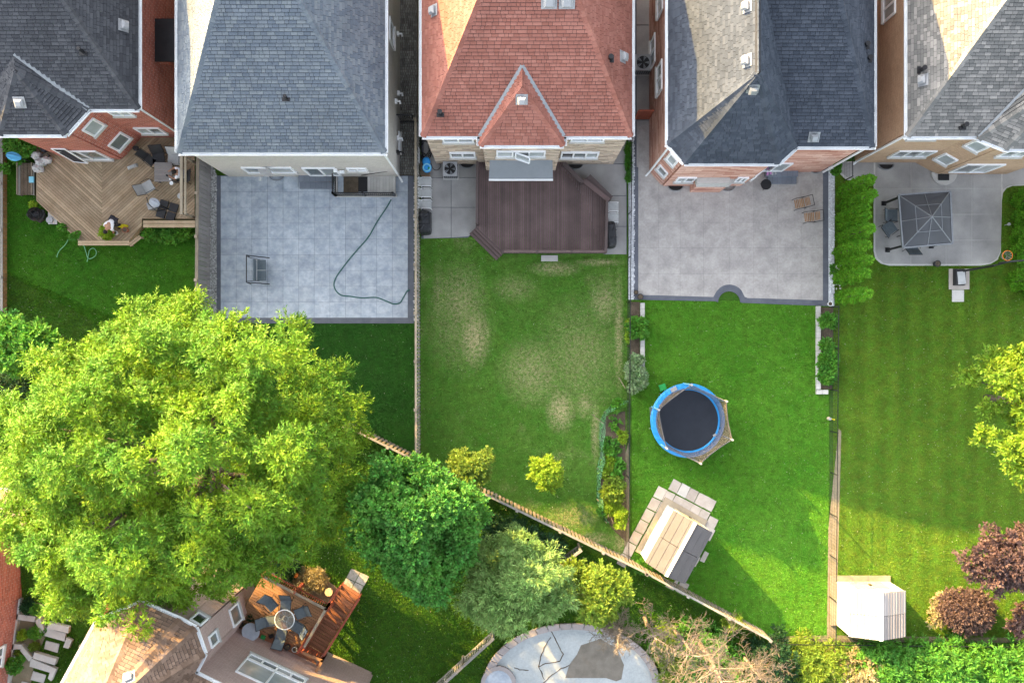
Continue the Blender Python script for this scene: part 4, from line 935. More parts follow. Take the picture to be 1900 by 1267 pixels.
# gates
def gate(label, a, b, h, mat, n, iron=False):
    a = W(*a); b = W(*b); f = thing('garden_gate', label, 'gate', tuple((a+b)/2)); d = (b-a).normalized(); ang = math.atan2(d.y,d.x)
    mb = MB(); mb.beam(a+Vector((0,0,h)), b+Vector((0,0,h)), .07, .05); mb.beam(a+Vector((0,0,.15)), b+Vector((0,0,.15)), .05, .06); mb.beam(a, a+Vector((0,0,h)), .06, .06); mb.beam(b, b+Vector((0,0,h)), .06, .06); obj('gate_frame', mb, mat, f)
    for i in range(n):
        p = a.lerp(b, (i+.5)/n); mb = MB(); w_ = .025 if iron else (b-a).length/n-.012; mb.box((p.x,p.y,h/2+.05), (w_,.02,h-.1), ang); obj('bar' if iron else 'board', mb, mat, f)
gate('black iron gate across the paver path beside the pale grey house', (740,228), (770,228), 1.7, m['black'], 9, True)
gate('dark red-brown board gate between the stone house and the mottled brick house', (1177,222), (1212,222), 1.9, m['railred'], 8)
# ------------------------------------------------------------------ patio two things: swing seat, steps, stairwell, hose, dish
def steps(label, rects, z, mat, cat='steps'):
    c = W(*rects[0][0]); t = thing('entry_steps', label, cat, tuple(c))
    for i, (p, q, zz) in enumerate(rects):
        a = W(p[0],p[1],zz); b = W(q[0],q[1],zz); mb = MB(); mb.box(((a.x+b.x)/2,(a.y+b.y)/2,zz/2), (abs(b.x-a.x),abs(a.y-b.y),zz)); obj('step', mb, mat, t)
        for k in range(1,6):
            x = a.x+(b.x-a.x)*k/6; mb = MB(); mb.box((x,(a.y+b.y)/2,zz+.001),(.012,abs(a.y-b.y)+.004,.006)); obj('joint_line', mb, m['concdark'], t)
steps('two blue-grey concrete steps below the patio door of the pale house', [((554,324),(616,337),.4),((556,337.5),(616,350),.2)], .4, m['conc_step'])
steps('two grey concrete steps at the door of the mottled brick house', [((1421,313),(1481,327),.4),((1424,327.5),(1478,341),.2)], .4, m['conc_step'])
# stairwell
sw = thing('basement_stairwell', 'sunken basement stairwell with concrete steps and black railing by the pale house', 'stairwell', tuple(W(680,345)))
x0, x1, y0, y1 = W(622,0).x, W(737,0).x, W(0,366).y, W(0,323).y
mb = MB(); mb.box(((x0+x1)/2, y0+.06, .05), (x1-x0, .14, .24)); mb.box((x0+.06,(y0+y1)/2,.05),(.14,y1-y0,.24)); obj('curb', mb, m['conclight'], sw)
xi, xr = x0+.13, x1-.03
mb = MB(); mb.box(((xi+xr)/2, (y0+y1)/2+.05, .046), (xr-xi, y1-y0-.15, .01)); obj('pit_shade_sheet', mb, m['black'], sw)  # flat black sheet painted as the shade of the pit, no real depth
for k in range(9):
    xx = xr-.1-(8-k)*.15; z = .055+.012*k; mb = MB(); mb.box((xx,(y0+y1)/2+.05,z),(.14,y1-y0-.18,.03+.02*k)); obj('step', mb, m['conclight'], sw)
mb = MB(); mb.box((xi+.6,(y0+y1)/2+.05,.07),(.75,y1-y0-.2,.03)); obj('landing', mb, m['soil'], sw)
mb = MB(); mb.box((xi+.15,(y0+y1)/2+.05,.08),(.25,y1-y0-.16,.05)); obj('retaining_wall', mb, m['conc2'], sw)
railing(sw, (x0+.05,y0+.05), (x1-.1,y0+.05), .15, .95, m['black'], 30, topw=.05, posts=3, bal=.02); railing(sw, (x0+.05,y0+.05), (x0+.05,y1-.1), .15, .95, m['black'], 11, topw=.05, bal=.02)
mb = MB(); mb.beam(Vector((xi+1.2,y1-.15,.55)), Vector((x1-.3,y1-.12,1.5)), .05, .05); obj('handrail', mb, m['black'], sw)
def tubeobj(name, label, cat, px, r, mat, z=None, n=6):
    pts = [W(*p[:2]) + Vector((0,0,(p[2] if len(p) > 2 else (z or .06)))) for p in px]
    # smooth the path
    out = []
    for i in range(len(pts)-1):
        p0, p1, p2, p3 = pts[max(i-1,0)], pts[i], pts[i+1], pts[min(i+2,len(pts)-1)]
        for k in range(6):
            t = k/6; out.append(.5*((2*p1)+(p2-p0)*t+(2*p0-5*p1+4*p2-p3)*t*t+(3*p1-p0-3*p2+p3)*t**3))
    out.append(pts[-1]); mb = MB(); mb.tube(out, r, n); return tag(obj(name, mb, mat, smooth=True), label, cat)
tubeobj('garden_hose', 'long dark green hose looping across the blue-grey patio', 'hose', [(726,371),(716,388),(700,412),(684,440),(665,462),(648,482),(635,499),(624,515),(620,528),(624,540),(634,548),(650,550),(672,553),(697,552),(715,558),(730,564),(742,562),(748,553),(755,541),(760,538)], .028, m['hose'], .08)
tubeobj('garden_hose', 'pale green hose curling over the grass below the weathered deck', 'hose', [(155,450),(160,465),(164,478),(170,480),(178,475),(180,468),(175,461),(168,464),(165,475),(163,486)], .02, m['hoselight'], .08)
tubeobj('garden_hose', 'short pale hose end drooping from the left of the weathered deck', 'hose', [(128,445),(122,455),(112,465),(108,473),(107,478)], .02, m['hoselight'], .08)
# swing seat
sg = thing('swing_seat', 'black framed garden swing seat standing on the blue-grey patio', 'swing seat', tuple(W(482,503)))
c = W(482,503); L2 = .66
for s in (1,-1):
    y = c.y+s*.62
    for k, (xa, xb) in enumerate(((-.38,-.02),(.5,-.02))):
        mb = MB(); mb.tube([(c.x+xa-.03,y,.05),(c.x-.3 if False else c.x+xb-.25,y,1.45)], .022, 6); obj('frame_leg', mb, m['black'], sg)
mb = MB(); mb.tube([(c.x-.27,c.y-.64,1.45),(c.x-.27,c.y+.64,1.45)], .025, 6); obj('top_bar', mb, m['black'], sg)
mb = MB(); mb.box((c.x+.17,c.y,.48),(.46,.98,.05)); obj('seat', mb, m['greycloth'], sg)
mb = MB(); mb.beam((c.x-.07,c.y-.49,.72),(c.x-.07,c.y+.49,.72),.06,.5); mb.add([], []); o = obj('backrest', mb, m['greycloth'], sg)
mb = MB(); mb.box((c.x-.02,c.y,.5),(.05,1.02,.07)); mb.box((c.x+.17,c.y,.515),(.48,.03,.02)); obj('seat_rail', mb, m['ltgrey'], sg)
for s in (1,-1):
    mb = MB(); mb.tube([(c.x+.1,c.y+s*.5,.5),(c.x-.27,c.y+s*.55,1.45)], .012, 5); obj('hanger', mb, m['black'], sg)
def dish(label, px, py, z, r, rz, mast):
    p = W(px,py,z); t = thing('satellite_dish', label, 'satellite dish', tuple(p)); mb = MB(); b = len(mb.v); n = 20
    d = Vector((math.cos(rz),math.sin(rz),.6)).normalized(); u = d.cross(Vector((0,0,1))).normalized(); v = u.cross(d)
    mb.v.append(tuple(p-d*.06))
    for rr, dd in ((.5,-.045),(1,0),(1,-.02)):
        for k in range(n):
            t_ = 2*math.pi*k/n; mb.v.append(tuple(p+(u*math.cos(t_)+v*math.sin(t_)*1.1)*r*rr+d*dd))
    for k in range(n):
        mb.f.append((0,1+k,1+(k+1)%n))
        for j in (0,1): mb.f.append((1+j*n+k,1+(j+1)*n+k,1+(j+1)*n+(k+1)%n,1+j*n+(k+1)%n))
    obj('reflector', mb, m['vent'], t, smooth=False); mb = MB(); mb.tube([p-v*r*.9, p+d*.45], .012, 5); mb.box(tuple(p+d*.47),(.1,.16,.1)); obj('feed_arm', mb, m['ltgrey'], t)
    mb = MB(); mb.tube([p-d*.06]+[Vector(q) for q in mast], .022, 6); obj('mast', mb, m['steel'], t)
dish('grey satellite dish on a wall bracket beside the pale house', 491,318, 2.6, .33, -1.9, [(W(500,305,2.6).x,8.0,2.4)])
dish('round satellite dish on the corner of the mottled brick house', 1271,324, 2.2, .3, -2.0, [(8.0,7.7,2.0)])
# window wells
def well(label, px, py, w_, d_):
    t = thing('window_well', label, 'window well', tuple(W(px,py))); c = W(px,py); mb = MB()
    n = 12; pts = [(c.x+w_*math.cos(math.pi+math.pi*k/n), c.y+d_*math.sin(math.pi+math.pi*k/n)) for k in range(n+1)]
    for a, b in zip(pts[:-1], pts[1:]): mb.beam((a[0],a[1],.06),(b[0],b[1],.06),.03,.16)
    obj('rim', mb, m['steel'], t); mb = MB(); mb.prism(pts, .045, .06); obj('bottom', mb, m['gravel'] if 'pale' in label else m['black'], t)
well('curved window well at the wall of the pale house beside the dish', 514,327,.33,.22); well('window well left of the brown deck by the stone wall', 867,304,.34,.22); well('window well right of the brown deck by the stone wall', 1068,306,.34,.22)
well('window well under the bay of the mottled brick house', 1253,345,.36,.25); well('window well with pale blue lid beside the bump-out', 1350,345,.34,.25); well('dark window well right of the mottled house steps', 1512,312,.3,.25); well('dark window well below the tan brick house', 1643,306,.35,.24)
# ------------------------------------------------------------------ small furniture builders (local frame, facing +y)
def chair(name, label, loc, rz, seat='greycloth', frame='black', group=None, w_=.5, back=.5, bars=False, cat='chair', recl=.14):
    t = thing(name, label, cat, loc, rz, group); h = .42
    if bars:
        for k in range(6):
            mb = MB(); mb.beam((-w_/2+.05, -.2+k*.08, h), (w_/2-.05, -.2+k*.08, h), .045, .02); lobj('seat_slat', mb, m[seat], t)
        for k in range(4):
            mb = MB(); mb.beam((-w_/2+.06, -.27-k*.03, h+.1+k*.11), (w_/2-.06, -.27-k*.03, h+.1+k*.11), .03, .03); lobj('back_slat', mb, m[seat], t)
    else:
        mb = MB(); mb.box((0,.0,h), (w_-.04,.46,.035)); lobj('seat', mb, m[seat], t)
        mb = MB(); mb.beam((0,-.24,h+.02), (0,-.24-recl*2,h+back), w_-.05, .03); mb.v = [tuple(v) for v in mb.v]; lobj('backrest', mb, m[seat], t)
    for sx in (-1, 1):
        x = sx*w_/2
        mb = MB(); mb.tube([(x,.22,0),(x,.2,h+.2),(x,-.22,h+.22)], .014, 5); lobj('front_leg', mb, m[frame], t)
        mb = MB(); mb.tube([(x,-.3,0),(x,-.22,h),(x,-.25-recl*2,h+back)], .014, 5); lobj('rear_leg', mb, m[frame], t)
    mb = MB(); mb.tube([(-w_/2,-.25-recl*2,h+back),(w_/2,-.25-recl*2,h+back)], .014, 5); lobj('back_frame', mb, m[frame], t)
    return t
def G(px, py, z=0.0): p = W(px, py, z); return (p.x, p.y, z)
def roundtable(name, label, loc, r, h, top, leg='black', rim=None, cat='table'):
    t = thing(name, label, cat, loc); mb = MB(); mb.cyl((0,0,h-.03), r, .03, 28); lobj('table_top', mb, m[top], t)
    if rim: mb = MB(); mb.ring((0,0,h-.04), r-.03, r+.01, .06, 36); lobj('rim', mb, m[rim], t)
    for k in range(3):
        a = 2*math.pi*k/3+.4; mb = MB(); mb.tube([(r*.75*math.cos(a),r*.75*math.sin(a),0),(r*.35*math.cos(a),r*.35*math.sin(a),h-.03)], .016, 5); lobj('leg', mb, m[leg], t)
    return t
def pot(label, loc, r, h, mat, fill='soil'):
    t = thing('plant_pot', label, 'plant pot', loc); mb = MB(); mb.cyl((0,0,0), r*.75, h, 14, r); lobj('pot', mb, m[mat], t)
    mb = MB(); mb.ring((0,0,h-.01), r*.82, r*1.06, .03, 14); lobj('rim', mb, m[mat], t); mb = MB(); mb.cyl((0,0,h), r*.82, .008, 14); lobj('soil', mb, m[fill], t); return t
# warm-grey patio: two slat rockers and a round table
chair('rocking_chair', 'brown slatted rocking chair on the warm-grey patio, upper of two', G(1479,380), math.radians(102), 'fencebrown', 'black', 'brown rocking chairs on the warm-grey patio', .5, bars=True)
chair('rocking_chair', 'brown slatted rocking chair on the warm-grey patio, lower of two', G(1497,405), math.radians(95), 'fencebrown', 'black', 'brown rocking chairs on the warm-grey patio', .5, bars=True)
roundtable('side_table', 'round black table with thin legs beside the grey concrete steps', G(1416,346), .25, .6, 'black', cat='table')
for i, (px, py, r, l) in enumerate(((1179,543,.11,'small black pot at the left border of the warm-grey patio'),(1187,551,.14,'black pot at the lower left corner of the warm-grey patio'),(1538,564,.11,'white pot at the lower right corner of the warm-grey patio'))):
    pot(l, G(px,py,.04), r, .22, 'white' if i == 2 else 'darkplastic')
for i, (dx, col, l) in enumerate(((0,'pink','pink sandals left on the grey concrete steps'),(9,'ltgrey','pale sandals left on the grey concrete steps'))):
    t = thing('sandals', l, 'shoes', (W(1427+dx,320,.4).x, W(1427,320,.4).y, .4))
    for s in (-1,1):
        mb = MB(); mb.box((s*.06,s*.02,.025),(.09,.24,.05),.2*s,.85); lobj('sandal', mb, m[col], t)
# white chairs and covered grills by the brown deck
for i, (py, l) in enumerate(((341,'white plastic patio chair against the picket fence, nearest the house'),(361,'white plastic patio chair against the picket fence, middle of three'),(382,'white plastic patio chair against the picket fence, next to the covered grill'))):
    chair('patio_chair', l, G(793,py,.05), math.radians(-90), 'ltgrey', 'white', 'white chairs beside the picket fence', .4, .4, recl=.06)
for i, (py, l) in enumerate(((387,'white plastic chair right of the brown deck, nearer the bench'),(407,'white plastic chair right of the brown deck, beside the tall black grill cover'))):
    chair('patio_chair', l, G(1137,py,.05), math.radians(-90), 'ltgrey', 'white', 'white chairs right of the brown deck', .42, .3, recl=.06)
def covered(label, loc, w_, d_, h, rz=0):
    t = thing('covered_grill', label, 'grill cover', loc, rz); b = MB(); n = 16
    rings = [(1.0,0),(1.02,.15),(.97,.6),(.93,.85),(.7,.97),(.3,1.0)]
    for j, (k, z) in enumerate(rings):
        for i in range(n):
            a = 2*math.pi*i/n; c, s = math.cos(a), math.sin(a); c = math.copysign(abs(c)**.45, c); s = math.copysign(abs(s)**.45, s)
            rr = k*(1+random.uniform(-.05,.05)); b.v.append((c*w_/2*rr, s*d_/2*rr, z*h+random.uniform(-.02,.02)))
    for j in range(len(rings)-1):
        for i in range(n): b.f.append((j*n+i, j*n+(i+1)%n, (j+1)*n+(i+1)%n, (j+1)*n+i))
    b.f.append(tuple((len(rings)-1)*n+i for i in range(n))); lobj('cover', b, m['cover'], t)
    for k in (-1,1): mb = MB(); mb.beam((-w_/2,k*d_*.12,h*1.0),(w_/2,k*d_*.14,h*1.0),.03,.03); lobj('seam', mb, m['cover'], t)
    for sx in (-1,1):
        mb = MB(); mb.cyl((sx*w_*.4,d_*.4,0),.06,.06,8); lobj('wheel', mb, m['black'], t)
    return t
covered('black covered grill beside the left picket fence and white chairs', G(790,415,.05), .58, 1.15, .95, .03)
covered('tall black covered grill against the right railing of the brown deck', G(1132,438,.05), .46, 1.25, 1.0, .05)
def acunit(label, loc, s=.72, h=.75):
    t = thing('air_conditioner', label, 'air conditioner', loc); mb = MB(); mb.box((0,0,.03),(s*1.15,s*1.15,.06)); lobj('pad', mb, m['conclight'], t)
    mb = MB(); mb.box((0,0,.06+h/2),(s,s,h)); lobj('casing', mb, m['steel'], t); mb = MB(); mb.box((0,0,h+.075),(s*1.02,s*1.02,.03)); lobj('lid', mb, m['vent'], t)
    mb = MB(); mb.cyl((0,0,h+.09), s*.4, .005, 28); lobj('fan_well', mb, m['black'], t)
    for k in range(5):
        a = 2*math.pi*k/5; mb = MB(); c, q = math.cos(a), math.sin(a); mb.add([(c*.05,q*.05,h+.1),(c*s*.37-q*.06,q*s*.37+c*.06,h+.1),(c*s*.37+q*.08,q*s*.37-c*.08,h+.115)],[(0,1,2)]); lobj('fan_blade', mb, m['steel'], t)
    mb = MB()
    for k in range(1,5): mb.ring((0,0,h+.12), s*.4*k/4-.008, s*.4*k/4, .006, 28)
    for k in range(6):
        a = math.pi*k/6; mb.beam((-s*.4*math.cos(a),-s*.4*math.sin(a),h+.122),(s*.4*math.cos(a),s*.4*math.sin(a),h+.122),.007,.006)
    lobj('fan_grille', mb, m['black'], t)
    for sx in range(7):
        mb = MB(); mb.box((-s/2+.06+sx*(s-.12)/6,-s/2-.004,.06+h/2),(.03,.01,h*.8)); lobj('louvre', mb, m['black'], t)
acunit('square air conditioner unit on a pad left of the brown deck', G(837,319,.05), .66); acunit('air conditioner unit in the passage beside the mottled brick house', (W(1193,113,.8).x, W(1193,117,.8).y, .04), .74)
# toys and hose by the left fence
t = thing('toddler_bath', 'bright blue moulded plastic tub lying on a brown box', 'plastic tub', G(792,306,.45), .1); mb = MB(); mb.blob((0,.12,.1),(.2,.24,.1),12,6,0); mb.blob((0,-.16,.1),(.23,.24,.11),12,6,0); lobj('shell', mb, m['blue'], t, True)
mb = MB(); mb.ring((0,-.16,.18),.14,.2,.03,16); lobj('rim', mb, m['bluepole'], t); mb = MB(); mb.blob((.08,-.2,.2),(.05,.05,.03),8,4,0); lobj('green_toy', mb, m['greenplastic'], t)
t = thing('storage_box', 'brown storage box under the blue plastic tub', 'box', G(790,315,.05)); mb = MB(); mb.box((0,0,.2),(.42,.62,.4)); lobj('box_body', mb, m['fencebrown'], t); mb = MB(); mb.box((0,0,.41),(.46,.66,.03)); lobj('box_lid', mb, m['soil'], t)
pts = []; c = W(790,277)
for k in range(90):
    a = k*.62; r = .2+.25*abs(math.sin(k*.37)); pts.append((c.x+r*math.cos(a)*.8, c.y+r*math.sin(a)*1.3, .1+k*.004))
mb = MB(); mb.tube(pts, .014, 4); tag(obj('hose_coil', mb, m['black'], smooth=True), 'tangled black hose heaped in the corner by the ledge-stone house', 'hose')
tubeobj('garden_hose', 'black hose loop beside the air conditioner on the concrete', 'hose', [(803,290,.1),(812,300,.07),(818,308,.06),(812,316,.06),(804,314,.06),(800,304,.07)], .014, m['black'])
t = thing('lattice_crate', 'grey lattice crate hung on the picket fence beside the blue tub', 'crate', G(777,288,1.0)); 
for k in range(5):
    mb = MB(); mb.box((0,-.3+k*.15,.0),(.03,.03,.6)); lobj('slat', mb, m['ltgrey'], t)
for k in range(4):
    mb = MB(); mb.box((.02,0,-.27+k*.18),(.02,.66,.03)); lobj('cross_slat', mb, m['ltgrey'], t)
# ------------------------------------------------------------------ things on the weathered deck
def umbrella_folded(label, base, tip_px, zt, mat, L=1.2, r=.17):
    t = thing('folded_umbrella', label, 'umbrella', base); a = Vector(base); top = Vector(tip_px)
    mb = MB(); mb.tube([a, a+Vector((0,0,zt))], .025, 8); obj('pole', mb, m['black'], t)
    b = a+Vector((0,0,zt)); d = (top-b); mb = MB(); n = 14
    for j in range(8):
        f = j/7; rr = r*(math.sin(f*math.pi*.85+.2)**.7)
        for k in range(n):
            th = 2*math.pi*k/n; q = b+d*f; w_ = rr*(1+.25*(k%2)); u = d.cross(Vector((0,0,1))).normalized(); v = u.cross(d.normalized()); mb.v.append(tuple(q+(u*math.cos(th)+v*math.sin(th)*.6)*w_))
    for j in range(7):
        for k in range(n): mb.f.append((j*n+k,j*n+(k+1)%n,(j+1)*n+(k+1)%n,(j+1)*n+k))
    mb.f += [tuple(range(n)), tuple(7*n+k for k in range(n))]; obj('folded_canopy', mb, m[mat], t); return t
umbrella_folded('folded light blue patio umbrella leaning at the left end of the wooden deck', G(56,300,.6), W(12,287,1.6), .9, 'canopyblue')
t = umbrella_folded('folded grey cantilever umbrella over dark base plates on the wooden deck', G(313,388,Z1), W(278,371,1.9), 1.3, 'canopygrey')
for i, (dx, dy) in enumerate(((-.24,-.22),(.24,-.22),(-.24,.22),(.24,.22))):
    mb = MB(); p = W(311,391,Z1); mb.box((p.x+dx*math.cos(-.3)-dy*math.sin(-.3),p.y+dx*math.sin(-.3)+dy*math.cos(-.3),Z1+.05),(.42,.4,.09),-.3,.95); obj('base_plate', mb, m['darkplastic'], t)
mb = MB(); mb.tube([W(313,388,1.2),W(290,392,2.0),W(275,378,2.2),W(272,366,2.1)], .02, 6); obj('arm', mb, m['black'], t)
tb = thing('dining_table', 'grey slatted outdoor table set with cups on the wooden deck', 'table', G(312,324,Z1)); 
for k in range(9):
    mb = MB(); mb.box((-.0,-.4+k*.1,.7),(.82,.09,.025)); lobj('table_slat', mb, m['fencegrey'], tb)
for sx in (-1,1):
    for sy in (-1,1):
        mb = MB(); mb.box((sx*.36,sy*.38,.34),(.06,.06,.68)); lobj('leg', mb, m['fencegrey'], tb)
for i, (px, py, l, c) in enumerate(((310,326,'dark jug on the slatted outdoor table','black'),(316,333,'white cup on the slatted outdoor table beside the jug','white'),(318,340,'white plate on the slatted outdoor table','white'))):
    p = W(px,py,1.33); mb = MB(); mb.cyl((p.x,p.y,Z1+.715), .045 if i < 2 else .08, .1 if i < 2 else .015, 12, .04 if i < 2 else .09); tag(obj(('jug','cup','plate')[i], mb, m[c]), l, ('jug','cup','plate')[i])
chair('patio_chair', 'black wicker chair behind the slatted table, left of two', G(300,297,Z1), math.radians(185), 'darkplastic', 'black', 'black wicker chairs by the slatted table', .6)
chair('patio_chair', 'black wicker chair with pale cushion by the slatted table', G(328,300,Z1), math.radians(178), 'ltgrey', 'black', 'black wicker chairs by the slatted table', .6)
chair('folding_chair', 'small black folding chair beside the wicker chairs on the wooden deck', G(284,301,Z1), math.radians(230), 'darkplastic', 'black', None, .4)
chair('patio_chair', 'chair with pale grey sling facing the slatted table on the wooden deck', G(281,349,Z1), math.radians(-60), 'ltgrey', 'black', None, .56, .5)
chair('patio_chair', 'black armchair under the person seated at the slatted table', G(343,330,Z1), math.radians(88), 'darkplastic', 'black', None, .56)
mb = MB(); p = W(245,309,Z1+.1); mb.box((p.x,p.y,Z1+.07),(.16,.5,.1),math.radians(-70),.8); mb.box((p.x,p.y,Z1+.13),(.11,.3,.04),math.radians(-70),.8); tag(obj('hoverboard', mb, m['ltgrey']), 'grey two-wheeled board lying on the wooden deck', 'board')
mb = MB(); p = W(282,382,Z1+.3); mb.box((p.x,p.y,Z1+.22),(.36,.32,.44),.3); tag(obj('side_table', mb, m['vent']), 'white box table beside the folded grey umbrella', 'box')
mb = MB(); p = W(335,364,Z1+.4); mb.cyl((p.x,p.y,Z1),.05,.42,8); mb.cyl((p.x,p.y,Z1+.42),.14,.03,18); tag(obj('stool', mb, m['ltgrey']), 'small round pale stool under the overhead beams', 'stool')
for l, px, py, r, h, c in (('terracotta pot on the wooden deck beside the bending person',236,428,.13,.3,'terracotta'),('small white pot on the wooden deck beside the leafy plant',217,433,.09,.2,'white'),('black bucket near the brick wall at the left end of the wooden deck',91,292,.14,.35,'darkplastic'),('dark pot by the diagonal brick wall of the wooden deck',254,277,.1,.25,'darkplastic')): pot(l, G(px,py,Z1), r, h, c)
t = thing('raised_planter', 'wooden raised planter at the left side of the wooden deck', 'planter', G(48,335))
for k in range(5):
    mb = MB(); p = W(34+k*6.5,332,.55); mb.box((p.x,p.y,.5),(.15,1.5,.04)); obj('plank', mb, m['fencedim'] if k in (0,4) else m['soil'], t)
for sx in (33,60):
    mb = MB(); p = W(sx,332,.5); mb.box((p.x,p.y,.3),(.05,1.5,.6)); obj('side_board', mb, m['fencewood'], t)
for py, l, c in ((333,'pale blue box lying on the raised planter','bluepole'),):
    mb = MB(); p = W(57,py,.7); mb.box((p.x,p.y,.6),(.22,.28,.1)); tag(obj('small_box', mb, m[c]), l, 'box')
for i, (px, py) in enumerate(((66,288),(72,300),(84,296),(68,312),(80,274))):
    mb = MB(); p = W(px,py,Z1+.4); mb.blob((p.x,p.y,Z1+.22),(.25,.22,.25),9,6,.2); tag(obj('covered_bundle', mb, m['ltgrey' if i != 4 else 'darkcloth']), ('pale bundle beside the folded blue umbrella','pale cushion heap below the bundle on the wooden deck','small pale bag next to the black bucket','pale cloth at the deck edge above the raised planter','dark cloth bag by the brick wall corner')[i], 'bundle')
t = thing('hose_reel', 'heap of black hose beside white lids on a small shelf at the deck edge', 'hose', G(72,399,.3)); pts = []
for k in range(110):
    a = k*.55; r = .16+.14*abs(math.sin(k*.21)); pts.append((r*math.cos(a)*1.1, r*math.sin(a), .3+.002*k))
mb = MB(); mb.tube(pts, .018, 4); lobj('coil', mb, m['black'], t); mb = MB(); mb.blob((-.05,-.02,.1),(.4,.35,.3),10,5,.25); lobj('bag', mb, m['darkplastic'], t)
mb = MB(); p = W(97,404,.5); mb.box((p.x,p.y,.45),(.42,.6,.04)); tag(obj('small_shelf', mb, m['conclight']), 'small pale shelf at the lower left edge of the wooden deck', 'shelf')
for i, (px, py, r) in enumerate(((91,408,.15),(101,401,.1))):
    mb = MB(); p = W(px,py,.6); mb.cyl((p.x,p.y,.48),r,.1,18,r*1.05); tag(obj('bucket_lid', mb, m['vent']), ('larger round white tub on the small pale shelf','smaller round white tub on the small pale shelf')[i], 'tub')
t = thing('screen_door', 'dark screen panel with white frame leaning by the brick wall of the wooden deck', 'screen', G(130,300,Z1)); a, b, c_, d_ = W(95,276,3.3), W(120,277,3.3), W(163,303,1.0), W(137,300,1.0)
mb = MB(); mb.face([a,d_,c_,b]); obj('mesh_panel', mb, m['fencebrown' if False else 'darkcloth'], t); mb = MB()
for p, q in ((a,b),(b,c_),(c_,d_),(d_,a)): mb.beam(p,q,.06,.05)
obj('frame', mb, m['pvc'], t)
# ------------------------------------------------------------------ people
def skin(name, joints, edges, rad, mat, parent, sub=1):
    me = bpy.data.meshes.new(name); me.from_pydata(joints, edges, []); o = bpy.data.objects.new(name, me); COL.objects.link(o)
    o.parent = parent; me.materials.append(mat); md = o.modifiers.new('skin', 'SKIN'); md.use_smooth_shade = True
    for i, r in enumerate(rad): me.skin_vertices[0].data[i].radius = (r, r) if not isinstance(r, tuple) else r
    me.skin_vertices[0].data[0].use_root = True; s = o.modifiers.new('sub', 'SUBSURF'); s.levels = sub; s.render_levels = sub; ROOT[o] = ROOT[parent]; return o
def person(label, loc, rz, J, pants, shirtc, hands=True):
    t = thing('person', label, 'person', loc, rz)
    names = list(J); idx = {k: i for i, k in enumerate(names)}
    R = dict(pelvis=.14,chest=.15,neck=.055,head=.095,crown=.08,ls=.07,le=.045,lh=.032,rs=.07,re=.045,rh=.032,lhip=.085,lk=.06,la=.04,lt=.035,rhip=.085,rk=.06,ra=.04,rt=.035)
    E = [('pelvis','chest'),('chest','neck'),('neck','head'),('head','crown'),('chest','ls'),('ls','le'),('le','lh'),('chest','rs'),('rs','re'),('re','rh'),('pelvis','lhip'),('lhip','lk'),('lk','la'),('la','lt'),('pelvis','rhip'),('rhip','rk'),('rk','ra'),('ra','rt')]
    vs = [J[k] for k in names]; rd = [R[k] for k in names]; ed = [(idx[a], idx[b]) for a, b in E]
    for s in 'lr':      # five separate fingers rooted in each palm
        h = Vector(J[s+'h']); d = (h-Vector(J[s+'e'])).normalized(); u = d.cross(Vector((0,0,1))).normalized()
        for k in range(5):
            L = (.07,.085,.09,.085,.065)[k]; o = u*((k-2)*.017)
            if k == 0: a, b = h+d*.01-u*.04, h+d*.05-u*.06
            else: a, b = h+d*.06+o, h+d*(.06+L)+o-Vector((0,0,.02))
            n = len(vs); vs += [tuple(a), tuple(b)]; rd += [.009,.007]; ed += [(idx[s+'h'], n),(n, n+1)]
    skin('body', vs, ed, rd, m['skin'], t, 1)
    q = lambda *k: [tuple(Vector(J[i])) for i in k]
    skin('shirt', q('pelvis','chest','ls','rs')+[tuple(Vector(J['ls']).lerp(Vector(J['le']),.6)), tuple(Vector(J['rs']).lerp(Vector(J['re']),.6))], [(0,1),(1,2),(1,3),(2,4),(3,5)], [.16,.17,.09,.09,.07,.07], m[shirtc], t)
    skin('trousers', q('pelvis','lhip','lk','la','rhip','rk','ra'), [(0,1),(1,2),(2,3),(0,4),(4,5),(5,6)], [.155,.105,.078,.06,.105,.078,.06], m[pants], t)
    c = Vector(J['head']).lerp(Vector(J['crown']), .7); b = Vector(J['crown'])-Vector(J['head']); mb = MB(); mb.blob(tuple(c+Vector((0,-.02,.01))),(.1,.115,.105),12,8,.05); lobj('hair', mb, m['hair'], t, True)
    f = Vector(J['head'])+Vector((0,.09,-.01)); mb = MB(); mb.blob(tuple(f+Vector((0,.012,-.01))),(.014,.02,.02),6,4,0); lobj('nose', mb, m['skin'], t, True)
    for s in (-1,1):
        mb = MB(); mb.blob(tuple(f+Vector((s*.033,0,.018))),(.013,.008,.008),6,4,0); lobj('eye', mb, m['darkcloth'], t)
        mb = MB(); mb.blob(tuple(f+Vector((s*.095,-.09,.0))),(.014,.022,.03),6,4,0); lobj('ear', mb, m['skin'], t)
    mb = MB(); mb.box(tuple(f+Vector((0,.002,-.045))),(.045,.01,.01)); lobj('mouth', mb, m['terracotta'], t)
    for s in 'lr': mb = MB(); p = Vector(J[s+'t']); mb.box((p.x,p.y-.04,p.z),(.1,.26,.08),0,.85); lobj('shoe', mb, m['darkcloth'], t)
    return t
